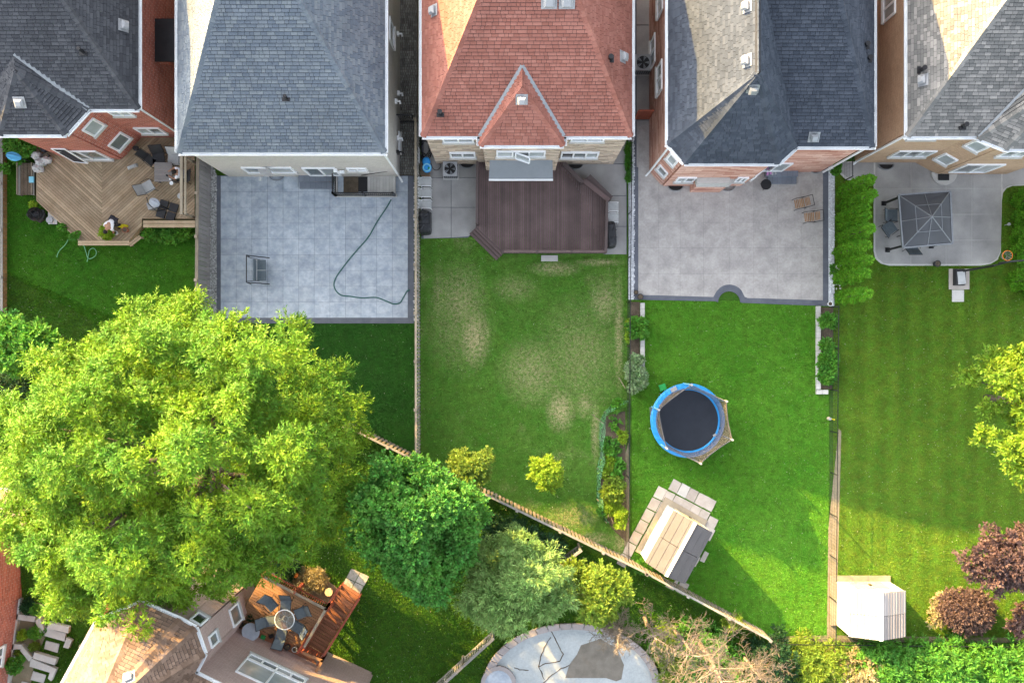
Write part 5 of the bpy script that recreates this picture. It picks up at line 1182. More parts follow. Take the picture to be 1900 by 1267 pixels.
person('person in a white shirt seated at the slatted table under the beams', G(343,327,Z1), math.radians(90), dict(pelvis=(0,-.05,.52),chest=(0,.02,.92),neck=(0,.07,1.1),head=(0,.11,1.2),crown=(0,.13,1.28),ls=(-.19,.04,1.02),le=(-.27,.22,.82),lh=(-.16,.42,.79),rs=(.19,.04,1.02),re=(.27,.22,.82),rh=(.14,.43,.79),lhip=(-.1,-.03,.5),lk=(-.13,.4,.5),la=(-.14,.42,.1),lt=(-.14,.56,.05),rhip=(.1,-.03,.5),rk=(.13,.4,.5),ra=(.14,.42,.1),rt=(.14,.56,.05)), 'ltgrey', 'shirt')
person('person in white shirt and dark trousers bending over the pots on the deck', G(217,421,Z1), math.radians(150), dict(pelvis=(0,-.28,.78),chest=(0,.08,.92),neck=(0,.24,.95),head=(0,.34,.93),crown=(0,.42,.92),ls=(-.18,.12,.9),le=(-.22,.2,.62),lh=(-.14,.3,.42),rs=(.18,.12,.9),re=(.22,.2,.62),rh=(.14,.3,.42),lhip=(-.1,-.28,.76),lk=(-.12,-.08,.42),la=(-.12,-.18,.08),lt=(-.12,-.04,.04),rhip=(.1,-.28,.76),rk=(.12,-.08,.42),ra=(.12,-.18,.08),rt=(.12,-.04,.04)), 'darkcloth', 'shirt')
t = thing('yellow_apron', 'crumpled yellow cloth lying beside the bending person', 'cloth', G(228,420,Z1)); mb = MB(); mb.blob((0,0,.06),(.24,.09,.08),10,5,.35); lobj('cloth', mb, m['yellow'], t)
t = thing('garden_figure', 'tiny garden figure in pale yellow beside the wire fence', 'garden ornament', G(1537,776)); mb = MB(); mb.cyl((0,0,0),.09,.3,10,.05); lobj('figure_body', mb, m['shedbeige'], t); mb = MB(); mb.blob((-.03,0,.36),(.08,.08,.08),8,6,0); lobj('figure_head', mb, m['vent'], t); mb = MB(); mb.tube([(.03,0,.25),(.25,-.05,.2)],.03,6); lobj('figure_arm', mb, m['yellow'], t)
# ------------------------------------------------------------------ trampoline
tr = thing('trampoline', 'round blue-edged trampoline with sagging brown safety net on the lawn', 'trampoline', tuple(W(1278,781)))
c = W(1276,780,.85); R = 1.72
mb = MB(); mb.cyl((c.x,c.y,.83), R-.26, .02, 48); obj('mat', mb, m['tramp'], tr)
mb = MB(); n = 72; b0 = 0
for k in range(n):
    t = 2*math.pi*k/n; wv = .012*math.sin(k*3.1)
    for rr, z in ((R-.3,.86),(R-.26,.9+wv),(R-.05,.9-wv),(R+.02,.84),(R+.02,.8)): mb.v.append((c.x+rr*math.cos(t), c.y+rr*math.sin(t), z))
for k in range(n):
    for j in range(4): mb.f.append((5*k+j, 5*((k+1)%n)+j, 5*((k+1)%n)+j+1, 5*k+j+1)[::-1])
obj('edge_pad', mb, m['blue'], tr)
mb = MB(); mb.ring((c.x,c.y,.76), R-.1, R-.03, .06, 48); obj('frame_ring', mb, m['steel'], tr)
for k in range(6):
    a = 2*math.pi*k/6+.25; p = Vector((c.x+R*.95*math.cos(a), c.y+R*.95*math.sin(a), .78)); q = Vector((c.x+R*1.0*math.cos(a), c.y+R*1.0*math.sin(a), .02))
    mb = MB(); mb.tube([p,q], .03, 6); obj('leg', mb, m['steel'], tr)
poles = [(1210,755),(1268,711),(1330,740),(1340,808),(1284,850),(1224,823)]; tops = []
for px, py in poles:
    b = W(px,py,.4); tp = Vector((b.x,b.y,2.75)); tops.append(tp+Vector((0,0,-.12)))
    mb = MB(); mb.tube([b, tp], .04, 8); obj('pole', mb, m['bluepole'], tr); mb = MB(); mb.tube([tp-Vector((0,0,.5)), tp+Vector((0,0,.03))], .05, 8); obj('pole_cap', mb, m['vent'], tr)
for k in range(6):
    a, b = tops[k], tops[(k+1)%6]; mb = MB(); n = 10; rows = 5
    for j in range(rows+1):
        for i in range(n+1):
            f = i/n; top = a.lerp(b, f); top.z -= .28*math.sin(f*math.pi)
            t0 = math.atan2(a.y-c.y,a.x-c.x); t1 = math.atan2(b.y-c.y,b.x-c.x)
            while t1-t0 > math.pi: t1 -= 2*math.pi
            while t1-t0 < -math.pi: t1 += 2*math.pi
            th = t0+(t1-t0)*f; bot = Vector((c.x+(R-.22)*math.cos(th), c.y+(R-.22)*math.sin(th), .9)); g_ = j/rows
            p = bot.lerp(top, g_); p += (Vector((c.x,c.y,p.z))-p)*.05*math.sin(g_*math.pi); mb.v.append(tuple(p))
    for j in range(rows):
        for i in range(n): mb.f.append((j*(n+1)+i, j*(n+1)+i+1, (j+1)*(n+1)+i+1, (j+1)*(n+1)+i))
    o = obj('net_panel', mb, m['net'], tr, smooth=True)
    mb = MB(); mb.tube([Vector(a.lerp(b, i/10))-Vector((0,0,.28*math.sin(i/10*math.pi))) for i in range(11)], .02, 5); obj('net_hem', mb, m['shedroof'], o)
for px, py, s in ((1250,722,.3),(1226,752,.14),(1326,807,.16)):
    mb = MB(); p = W(px,py,.92); mb.box((p.x,p.y,.92),(s,s*.65,.02),.5); obj('label_patch', mb, m['vent'], tr)
mb = MB()
for f in (0,1):
    mb.tube([W(1205+f*2,756+f*30,.0), W(1213+f*0,754+f*32,.8)], .015, 5)
for k in range(4): mb.tube([W(1205,756,.0).lerp(W(1213,754,.8),(k+.5)/4), W(1207,786,0).lerp(W(1213,786,.8),(k+.5)/4)], .018, 5)
tag(obj('step_ladder', mb, m['steel']), 'thin metal ladder leaning on the left side of the trampoline', 'ladder')
t = thing('step_stool', 'small green plastic step stool beside the trampoline', 'stool', G(1228,718), .35); mb = MB(); mb.box((0,0,.28),(.32,.3,.04)); lobj('seat', mb, m['greenplastic'], t)
for sx in (-1,1):
    for sy in (-1,1): mb = MB(); mb.box((sx*.12,sy*.11,.13),(.05,.05,.27)); lobj('leg', mb, m['greenplastic'], t)
# ------------------------------------------------------------------ sheds
e1 = Vector((.886,-.464,0)); e2 = Vector((-.464,-.886,0))     # across / down along the first shed (world)
def zp(x, y): return (1140+x/5.067, 860+y/5.067)
ts = 92/5.067*.02564
o1 = W(*zp(555,140)); names = []
cells = [(o1, i, 0) for i in range(5)]
o2 = W(*zp(415,207))
k = 0
lab = {0:'top row',1:'second row',2:'left column',3:'shed corner'}
def slabat(o, i, j, l, mat='slab', sx=1, sy=1.0):
    global k
    p = o+e1*(i*ts)+e2*(j*ts*1.3); q = [p, p+e1*(ts*sx-.02), p+e1*(ts*sx-.02)+e2*(ts*1.3*sy-.04), p+e2*(ts*1.3*sy-.04)]
    d = [Vector((random.uniform(-.012,.012),random.uniform(-.012,.012),0)) for _ in q]; mb = MB(); mb.prism([a+b for a, b in zip(q, d)], 0, .045+random.uniform(0,.012))
    x = obj('paving_slab', mb, m[mat]); tag(x, l, 'paving slab', 'slabs around the taupe-roofed shed'); HOLES.append(np.array([[a.x,a.y] for a in q])); k += 1
pos = ['first','second','third','fourth','fifth','sixth','seventh','eighth']
for i in range(5): slabat(o1, i, 0, f'concrete slab by the taupe-roofed shed, {pos[i]} from the left in the outer row', 'slab' if i not in (1,) else 'conclight')
for i in range(6): slabat(o2, i, 0, f'concrete slab by the taupe-roofed shed, {pos[i]} from the left in the row touching the shed')
for j in range(1,7): slabat(o2, 0-.02*j, j, f'concrete slab left of the taupe-roofed shed, {pos[j-1]} one down its side')
for j in range(1,3): slabat(o2, 1, j, f'concrete slab under the upper left corner of the taupe-roofed shed, {pos[j-1]} from the top')
slabat(W(*zp(900,485)), 0, 0, 'concrete slab at the right front corner of the taupe-roofed shed'); slabat(W(*zp(870,585)), 0, 0, 'concrete slab half under the right eave of the taupe-roofed shed')
slabat(W(*zp(625,1095)), 0, 0, 'concrete slab at the lowest corner of the taupe-roofed shed beside the fence'); slabat(W(*zp(530,1050)), 0, 0, 'concrete slab just left of the lowest corner slab by the fence')
for j in range(4): slabat(W(*zp(850,820)), -j*.55, j*.62+0, f'narrow slab along the shaded right side of the shed, {pos[j]} from the top', sx=.5, sy=.9)
def shed(name, label, fl, fr, bl, br, z0, ze, zr, mats, doors=True, nrib=10):
    """fl.. are the floor corners (front left, front right, back left, back right); ridge runs front to back"""
    fl, fr, bl, br = [Vector((p.x,p.y,0)) for p in (fl,fr,bl,br)]; c = (fl+fr+bl+br)/4; t = thing(name, label, 'shed', tuple(c)); up = Vector((0,0,1))
    wl, rf, dr = mats
    for a, b, nm in ((fl,bl,'side_wall'),(br,fr,'side_wall')):
        mb = MB(); mb.beam(a+up*(z0+ze)/2, b+up*(z0+ze)/2, .06, ze-z0); obj(nm, mb, wl, t)
    for a, b in ((fl,fr),(br,bl)):
        mb = MB(); d = (b-a).normalized(); n = Vector((d.y,-d.x,0))*.03; mid = (a+b)/2
        P = [a+up*z0, b+up*z0, b+up*ze, mid+up*(zr-.05), a+up*ze]; mb.add([p+n for p in P]+[p-n for p in P], [(0,1,2,3,4),(9,8,7,6,5)]+[(i,5+i,5+(i+1)%5,(i+1)%5) for i in range(5)]); obj('gable_wall', mb, wl, t)
    ax = (bl-fl).normalized(); cr = (fr-fl).normalized(); mf, mk = (fl+fr)/2+up*zr-ax*.1, (bl+br)/2+up*zr+ax*.1
    for s, (a, b) in ((-1,(fl,bl)),(1,(fr,br))):
        a = a+up*(ze+.01)+cr*s*.04-ax*.06; b = b+up*(ze+.01)+cr*s*.04+ax*.06
        for h in range(2):
            p0, p1 = a.lerp(b, h*.5+.004), a.lerp(b, h*.5+.496); q0, q1 = mf.lerp(mk, h*.5+.004), mf.lerp(mk, h*.5+.496)
            mb = MB(); n = nrm(p0,p1,q0); mb.add([p0,p1,q1,q0]+[x+n*.03 for x in (p0,p1,q1,q0)], [(3,2,1,0),(4,5,6,7),(0,1,5,4),(1,2,6,5),(2,3,7,6),(3,0,4,7)])
            r = obj('roof_panel', mb, rf, t)
            for k in range(nrib):
                f = (k+.5)/nrib; mb = MB(); u, v = p0.lerp(q0, f), p1.lerp(q1, f); mb.beam(u+n*.036, v+n*.036, .035, .014); obj('rib', mb, rf, r)
    mb = MB(); mb.beam(mf+up*.03, mk+up*.03, .16, .05); obj('ridge_cap', mb, wl, t)
    if doors:
        d = (fr-fl).normalized(); n = -ax
        for k in (0,1):
            a = fl.lerp(fr, .18+.32*k)+n*.045; b = fl.lerp(fr, .18+.32*(k+1)-.01)+n*.045; mb = MB(); mb.beam(a+up*(z0+.85), b+up*(z0+.85), .03, 1.55); dd = obj('door', mb, dr, t)
        mb = MB(); p = fl.lerp(fr,.5)+n*.08+up*1.0; mb.box(tuple(p),(.05,.05,.2)); mb.box(tuple(p+d*.07),(.04,.05,.2)); obj('handle', mb, m['black'], dd)
    mb = MB(); Q = [fl-cr*.28-ax*.3, fr+cr*.05-ax*.3, br+cr*.05+ax*.05, bl-cr*.28+ax*.05]; mb.prism(Q, 0, z0); obj('platform', mb, m['fencewood'], t)
    HOLES.append(np.array([[p.x,p.y] for p in Q])); return t
zE, zR = 2.0, 2.55
eL0, eL1, eR0, eR1 = W(1250,949,zE), W(1199,1041,zE), W(1319,988,zE), W(1270,1080,zE)
shed('garden_shed', 'vinyl shed with taupe roof standing askew on concrete slabs by the fence', eL0, eR0, eL1, eR1, .12, zE, zR, (m['shedwhite'], m['shedroof'], m['shedbeige']), nrib=3)
fL, fR, bL, bR = W(1576,1097,zE), W(1678,1097,zE), W(1576,1178,zE), W(1678,1178,zE)
shed('garden_shed', 'white shed with pale ribbed roof at the bottom of the striped lawn', fL, fR, bL, bR, .12, zE, zR, (m['shedwhite'], m['shedroofpale'], m['shedbeige']), nrib=9)
# ------------------------------------------------------------------ gazebo and furniture
gz = thing('gazebo', 'square gazebo with dark mesh canopy on the stained concrete patio', 'gazebo', tuple(W(1690,412)))
cz = [W(1667,362,2.2), W(1763,355,2.2), W(1767,452,2.2), W(1675,460,2.2)]; az_ = W(1729,402,3.0)
cz = [Vector(p) for p in cz]; 
for k in range(4):
    a, b = cz[k], cz[(k+1)%4]; mb = MB(); N_ = 6
    mb.add([a,b,az_,a-Vector((0,0,.01)),b-Vector((0,0,.01)),az_-Vector((0,0,.01))], [(0,1,2) if (b-a).cross(az_-a).z > 0 else (2,1,0)])
    cp = obj('canopy_panel', mb, m['gauze'], gz)
    mb = MB(); mb.beam(a, b, .07, .1); mb.tube([a, az_+Vector((0,0,.02))], .025, 6); mid = (a+b)/2; mb.tube([mid+Vector((0,0,.02)), az_+Vector((0,0,.02))], .018, 5); mb.tube([a.lerp(az_,.5)+Vector((0,0,.02)), b.lerp(az_,.5)+Vector((0,0,.02))], .018, 5); obj('roof_frame', mb, m['steel'], gz)
    p = a.lerp(Vector((az_.x,az_.y,2.2)), .08); mb = MB(); mb.beam((p.x,p.y,.05), (p.x,p.y,2.15), .09, .09); obj('post', mb, m['black'], gz); mb = MB(); mb.box((p.x,p.y,.05),(.22,.22,.04)); obj('foot', mb, m['black'], gz)
for l, px, py, rz in (('dark sling chair under the left edge of the gazebo, upper one',1650,402,-90),('dark sling chair just outside the left edge of the gazebo',1646,424,-55),('dark sling chair at the lower edge of the gazebo canopy',1686,455,0)): chair('patio_chair', l, G(px,py,.04), math.radians(rz), 'greycloth', 'black', None, .6, .5)
t = thing('patio_table', 'rectangular glass topped table beneath the gazebo canopy', 'table', G(1680,415,.04)); mb = MB(); mb.box((0,0,.7),(.9,1.4,.03)); lobj('table_top', mb, m['darkglass'], t)
for sx in (-1,1):
    for sy in (-1,1): mb = MB(); mb.tube([(sx*.4,sy*.62,0),(sx*.4,sy*.62,.69)],.02,6); lobj('leg', mb, m['black'], t)
mb = MB(); p = W(1752,422,1); mb.box((p.x,p.y,.25),(.22,.72,.42)); mb.box((p.x,p.y,.5),(.26,.76,.06)); tag(obj('storage_bench', mb, m['vent']), 'narrow white bench box under the right side of the gazebo', 'bench')
t = thing('basketball_hoop', 'portable basketball hoop leaning over the patio corner from a weighted base', 'basketball hoop', tuple(W(1778,513)))
mb = MB(); p = W(1781,514,.2); mb.box((p.x,p.y,.17),(.55,.8,.3),0,.85); obj('base_tank', mb, m['darkplastic'], t); mb = MB(); mb.box((p.x+.02,p.y-.05,.34),(.36,.6,.03),.1); obj('base_lid', mb, m['ltgrey'], t)
mb = MB(); q0 = W(1787,503,.3); q1 = Vector((q0.x+.25,q0.y+.05,3.0)); mb.tube([q0,q1], .05, 8); obj('pole', mb, m['black'], t)
bb = Vector((q1.x+.75,q1.y+.15,3.1)); mb = MB(); mb.tube([q1,bb-Vector((.0,-.03,.2))], .03, 6); mb.tube([q1-Vector((0,0,.5)),bb-Vector((.0,-.03,.4))], .03, 6); obj('arm', mb, m['black'], t)
mb = MB(); mb.beam(bb+Vector((-.5,-.02,.1)), bb+Vector((.5,.06,.1)), .05, .75); obj('backboard', mb, m['darkplastic'], t)
mb = MB(); rc_ = bb+Vector((-.15,.3,-.15)); mb.ring(tuple(rc_), .21, .235, .02, 20); obj('rim', mb, m['orange'], t); mb = MB()
for k in range(12):
    a = 2*math.pi*k/12; a2 = a+.5; mb.tube([rc_+Vector((.22*math.cos(a),.22*math.sin(a),0)), rc_+Vector((.12*math.cos(a2),.12*math.sin(a2),-.4))], .008, 4)
    mb.tube([rc_+Vector((.22*math.cos(a),.22*math.sin(a),0)), rc_+Vector((.12*math.cos(a-.5),.12*math.sin(a-.5),-.4))], .008, 4)
obj('net', mb, m['vent'], t)
mb = MB(); mb.prism(WL([(1760,499),(1798,499),(1798,537),(1760,537)]),0,.05); tag(obj('concrete_pad', mb, m['slab']), 'square concrete pad under the basketball hoop base', 'paving slab'); hole([(1760,499),(1798,499),(1798,537),(1760,537)])
mb = MB(); mb.prism(WL([(1766,538),(1788,538),(1788,560),(1766,560)]),0,.04); tag(obj('paving_slab', mb, m['conclight']), 'small pale slab in the grass below the basketball hoop pad', 'paving slab'); hole([(1766,538),(1788,538),(1788,560),(1766,560)])
mb = MB(); mb.ring(tuple(W(1751,320,.0)), .0, .62, .1, 24, math.pi, 2*math.pi); tag(obj('door_step', mb, m['conclight']), 'half-round concrete step at the tan brick house door', 'step')
for i, (px, py) in enumerate(((1751,329),(1817,311))):
    p = W(px,py,.12); mb = MB(); mb.box((p.x,p.y,.12),(.52,.3,.02)); tag(obj('door_mat', mb, m['black']), ('dark doormat on the half-round step','dark rectangular grate against the tan brick wall')[i], ('doormat','grate')[i])
pot('dark round pot at the lower edge of the gazebo patio', G(1735,490,.04), .15, .3, 'darkplastic')
t = thing('garden_light', 'small white stake light right of the gazebo patio', 'garden light', G(1864,418)); mb = MB(); mb.tube([(0,0,0),(0,0,.4)],.02,6); lobj('stake', mb, m['vent'], t); mb = MB(); mb.cyl((0,0,.4),.07,.08,10); lobj('head', mb, m['vent'], t)
# ------------------------------------------------------------------ red deck furniture
def GD(px, py, h=0.6): p = W(px, py, Z6d+h); return (p.x, p.y, Z6d)
tt = thing('glass_table', 'round clear glass table with white rim ringed by blue-grey chairs', 'table', GD(528,1149,.7))
mb = MB(); mb.cyl((0,0,.7), .43, .015, 32); lobj('glass_top', mb, m['clearglass'], tt); mb = MB(); mb.ring((0,0,.69), .42, .46, .04, 40); lobj('rim', mb, m['white'], tt)
for k in range(4):
    a = math.pi*k/2+.3; mb = MB(); mb.tube([(.4*math.cos(a),.4*math.sin(a),.68),(.12*math.cos(a),.12*math.sin(a),.5),(.38*math.cos(a),.38*math.sin(a),0)], .018, 6); lobj('leg', mb, m['white'], tt)
mb = MB(); mb.ring((0,0,.5), .1, .13, .03, 20); lobj('hub', mb, m['white'], tt)
for l, px, py in (('blue-grey sling chair at the glass table, upper left',504,1122),('blue-grey sling chair at the glass table, top by the railing',530,1123),('blue-grey sling chair at the glass table, right beside the railing',557,1137),('blue-grey sling chair tucked at the lower right of the glass table',550,1162),('blue-grey sling chair at the lower side of the glass table',522,1176),('blue-grey sling chair at the left of the glass table',502,1152)):
    d = Vector((528-px, -(1149-py))); chair('sling_chair', l, GD(px,py,.42), math.atan2(d.y,d.x)-math.pi/2, 'greycloth', 'black', None, .52, .5, recl=.16)
roundtable('side_table', 'round solid grey table beside the rose brick wall', GD(465,1172,.7), .4, .7, 'canopygrey')
for l, px, py, r, c in (('dark pot between the grey table and the wall',446,1158,.13,'darkplastic'),('brown pot at the lower edge of the red deck',533,1200,.13,'darkplastic'),('pale rimmed pot by the big window of the rose house',547,1204,.12,'conclight'),('tiny pot beside the gap in the red railing',562,1204,.07,'darkplastic')): pot(l, GD(px,py,.2), r, .25, c)
mb = MB(); p = W(487,1183,Z6d+.2); mb.box((p.x,p.y,Z6d+.06),(.2,.16,.12),-.4); tag(obj('watering_box', mb, m['greenplastic']), 'small green box near the grey round table', 'box')
mb = MB(); p = W(503,1180,Z6d+.1); mb.box((p.x,p.y,Z6d+.05),(.2,.16,.1),.4); tag(obj('shoes', mb, m['black']), 'black shoes on the red deck below the glass table', 'shoes')
mb = MB(); p = W(550,1066,.3); mb.cyl((p.x,p.y,0),.13,.45,12,.1); mb.cyl((p.x,p.y,.45),.12,.06,12,.03); tag(obj('garden_lantern', mb, m['orange']), 'orange lantern in the dry bed above the red railing', 'lantern')
mb = MB(); p = W(610,1098,.3); mb.cyl((p.x,p.y,0),.16,.35,12,.19); tag(obj('clay_pot', mb, m['shedbeige']), 'sandy clay pot at the upper corner of the red deck', 'plant pot')
# ------------------------------------------------------------------ lower-left garden slabs
def z1p(x, y): return (x/4.0, 950+y/4.0)
SL = [([(380,805),(530,840),(525,885),(370,850)],.3,'upper step of the pale stone stairs in the slab garden'),([(340,850),(500,890),(490,950),(330,905)],.18,'wide lower step of the upper stone stairs'),([(345,950),(445,975),(430,1040),(330,1010)],.05,'square pale slab between the two stone stairs'),
 ([(275,1025),(440,1075),(425,1120),(265,1070)],.3,'upper step of the lower pale stone stairs'),([(240,1075),(400,1140),(380,1180),(232,1135)],.18,'wide lower step of the lower stone stairs'),([(250,1175),(345,1205),(325,1265),(230,1240)],.05,'square pale slab below the lower stone stairs'),
 ([(510,920),(550,940),(525,1000),(485,990)],.25,'small upright block right of the upper stone stairs'),([(400,1135),(435,1150),(395,1240),(372,1220)],.25,'small upright block right of the lower stone stairs'),([(455,755),(540,765),(530,808),(440,790)],.05,'pale slab partly under the big tree'),
 ([(140,740),(290,760),(280,800),(135,780)],.35,'long kerb stone below the brick wall'),([(285,790),(320,765),(350,850),(325,900)],.35,'curved kerb stone joining the upper stairs'),([(85,960),(190,965),(180,1000),(80,1005)],.35,'kerb stone by the yellow flowers'),([(190,975),(260,1060),(240,1090),(175,1010)],.35,'slanting kerb stone leading to the lower stairs'),([(25,1215),(110,1280),(30,1290)],.3,'corner stone at the lower left edge'),([(165,1250),(260,1275),(240,1300),(155,1290)],.05,'cut-off slab at the bottom edge of the garden')]
for q, z, l in SL:
    P = WL([z1p(*a) for a in q]); mb = MB(); mb.prism(P, 0, z); o = obj('garden_stone', mb, m['conclight']); tag(o, l, 'garden stone'); HOLES.append(np.array([[a.x,a.y] for a in P]))
poly_px([z1p(*a) for a in ((130,640),(330,680),(350,900),(260,1090),(230,1267),(20,1267),(60,1000),(110,780))], .006, 'garden_bed', m['dirt']); hole([z1p(*a) for a in ((130,640),(330,680),(350,900),(260,1090),(230,1267),(20,1267),(60,1000),(110,780))])
pd = thing('pale_deck', 'sunlit pale timber deck at the left edge under the big tree', 'deck', tuple(W(10,930,.8)))
boards(pd, [reg([(-60,868),(42,868),(52,990),(-60,990)],.8)], 0.03, .14, .012, .8, m['deckwood']); HOLES.append(np.array(reg([(-60,868),(42,868),(52,990),(-60,990)],.8)))
for y in (906,975):
    mb = MB(); mb.beam(W(-30,y,1.2), W(45,y+2,1.2), .12, .1); obj('beam', mb, m['vent'], pd)
# ------------------------------------------------------------------ dry pond
cp_ = W(1060,1272); rx, ry = 165*.02564, 117*.02564; pool = thing('dry_pond', 'empty cracked concrete pond with stone rim at the bottom edge', 'pond', tuple(cp_))
def ell(k, t): return (cp_.x+rx*k*math.cos(t), cp_.y+ry*k*math.sin(t))
mb = MB(); mb.prism([ell(.93, 2*math.pi*i/48) for i in range(48)], 0, .03); obj('pond_floor', mb, m['pool'], pool)
for i in range(44):
    t0, t1 = 2*math.pi*i/44, 2*math.pi*(i+.94)/44; mb = MB(); mb.prism([ell(.91,t0),ell(1.0,t0),ell(1.0,t1),ell(.91,t1)], 0, .2+random.uniform(-.01,.01)); obj('rim_stone', mb, m['poolrim'], pool)
lobe = W(925,1268); 
mb = MB(); mb.prism([(lobe.x+.85*math.cos(t), lobe.y+.9*math.sin(t)) for t in [2*math.pi*i/20 for i in range(20)]], 0, .215); obj('side_basin', mb, m['poolrim'], pool)
mb = MB(); mb.prism([(lobe.x+.65*math.cos(t), lobe.y+.7*math.sin(t)) for t in [2*math.pi*i/20 for i in range(20)]], .215, .222); obj('basin_floor', mb, m['conc2'], pool)
def z4p(x, y): return (780+x/4.13, 1000+y/4.13)
mb = MB(); mb.prism(WL([z4p(*a) for a in ((1230,810),(1380,760),(1500,830),(1560,960),(1540,1070),(1500,1085),(1420,1060),(1110,1060),(1140,960),(1200,880))]), .03, .04); obj('silt_patch', mb, m['mud'], pool)
for cr in ([(1000,700),(1030,760),(1070,840),(1095,880),(1070,935),(960,950),(910,975)], [(1000,750),(950,830),(920,900),(908,975),(930,1030),(950,1075)], [(940,1100),(1010,1040),(1080,990),(1140,965)], [(720,985),(760,1000),(830,1003)], [(1740,960),(1780,1020),(1790,1100)]):
    mb = MB(); P = [W(*z4p(*a), .035) for a in cr]; Q = []
    for a, b in zip(P[:-1], P[1:]):
        for k in range(3): Q.append(a.lerp(b, k/3)+Vector((random.uniform(-.02,.02),random.uniform(-.02,.02),0)))
    mb.tube(Q+[P[-1]], [random.uniform(.012,.028) for _ in range(len(Q)+1)], 4); obj('crack', mb, m['soil'], pool)
HOLES.append(np.array([ell(1.0, 2*math.pi*i/48) for i in range(48)])); HOLES.append(np.array([(lobe.x+.85*math.cos(t), lobe.y+.9*math.sin(t)) for t in [2*math.pi*i/20 for i in range(20)]]))
# ------------------------------------------------------------------ beds and kerbs
def bed(pts, z=.03, mat='soil', name='garden_bed'): poly_px(pts, z, name, m[mat]); hole(pts)
bed([(1170,560),(1187,560),(1187,722),(1168,722)]); bed([(1521,570),(1546,570),(1544,722),(1521,722)]); bed([(1115,800),(1125,772),(1160,762),(1162,1005),(1140,985),(1118,955),(1113,870)], .012)
def kerb(label, a, b, n):
    t = thing('stone_kerb', label, 'kerb', tuple(W(*a))); a, b = W(*a), W(*b)
    for k in range(n):
        mb = MB(); mb.beam(a.lerp(b, (k+.02)/n)+Vector((0,0,.09)), a.lerp(b, (k+.98)/n)+Vector((0,0,.09)), .2, .18+random.uniform(-.006,.006)); obj('kerb_stone', mb, m['conclight'], t)
kerb('straight pale kerb along the left planting bed of the trampoline lawn', (1191.5,562), (1191.5,700), 12); kerb('straight pale kerb along the right planting bed of the trampoline lawn', (1517,568), (1517,722), 13); kerb('short kerb return closing the right planting bed', (1513,727), (1535,727), 2)
# vegetable bed netting, sticks
t = thing('garden_netting', 'green mesh netting fence curving round the vegetable bed', 'netting', tuple(W(1112,850)))
path = [(1160,742),(1138,748),(1120,764),(1112,785),(1111,815),(1113,845),(1107,868),(1107,895),(1107,925),(1112,950),(1122,966),(1138,977)]; mb = MB(); n = 0; P = []
for i in range(len(path)-1):
    for k in range(4): P.append(W(*path[i]).lerp(W(*path[i+1]), k/4))
for i, p in enumerate(P):
    w_ = .12+.14*abs(math.sin(i*.35)); lean = Vector((w_, -w_*.3, 0)); mb.v += [tuple(p+Vector((0,0,.02))), tuple(p+lean*.5+Vector((0,0,.3))), tuple(p+lean+Vector((0,0,.5+.06*math.sin(i))))]
for i in range(len(P)-1):
    for j in (0,1): mb.f.append((3*i+j,3*i+3+j,3*i+4+j,3*i+1+j))
obj('mesh', mb, m['netgreen'], t)
for i in range(2, len(path), 2):
    mb = MB(); p = W(*path[i]); mb.tube([p, p+Vector((.03,0,.65))], .015, 5); obj('stake', mb, m['barkpale'], t)
for i, (a, b) in enumerate((((1122,925),(1138,972)),((1140,905),(1128,960)),((1152,880),(1140,930)),((1150,905),(1158,930)),((1098,768),(1120,786)),((1148,700),(1160,720)))):
    mb = MB(); mb.tube([W(*a,.15), W(*b,.5)], .02, 5); tag(obj('garden_stick', mb, m['barkpale']), ('long bare stick across the lower end of the vegetable bed','bare stick leaning left in the vegetable bed','bare stick leaning by the yellow bean plant','short stick at the wire fence beside the vegetable bed','thin stick poking from the top of the green netting','thin stick in the strip under the pale bed plant')[i], 'stick')
# ------------------------------------------------------------------ foliage
def leafmesh(name, P, D, Nn, L, Wd, mat, parent, kind=None):
    n = len(P); a = D/np.linalg.norm(D, axis=1, keepdims=True); s = np.cross(a, Nn); s /= np.linalg.norm(s, axis=1, keepdims=True)+1e-9
    L = L[:, None]; Wd = Wd[:, None]*.5; v = np.stack([P, P+a*L*.45+s*Wd, P+a*L, P+a*L*.45-s*Wd], 1).reshape(-1, 3)
    if parent is not None: t = ROOT[parent].translation; v = v-np.array([t.x,t.y,t.z])
    me = bpy.data.meshes.new(name); me.vertices.add(4*n); me.vertices.foreach_set('co', v.astype(np.float32).ravel()); me.loops.add(4*n); me.loops.foreach_set('vertex_index', np.arange(4*n, dtype=np.int32))
    me.polygons.add(n); me.polygons.foreach_set('loop_start', np.arange(0, 4*n, 4, dtype=np.int32)); me.polygons.foreach_set('loop_total', np.full(n, 4, np.int32)); me.materials.append(mat); me.update(calc_edges=True)
    o = bpy.data.objects.new(name, me); COL.objects.link(o)
    if parent is not None: o.parent = parent
    if kind: o['kind'] = kind
    return o
def edgedist(q, P):
    d = np.full(len(q), 1e9)
    for i in range(len(P)):
        a, b = P[i-1], P[i]; ab = b-a; t = np.clip(((q-a)@ab)/(ab@ab+1e-9), 0, 1); d = np.minimum(d, np.linalg.norm(q-(a+t[:, None]*ab), axis=1))
    return d
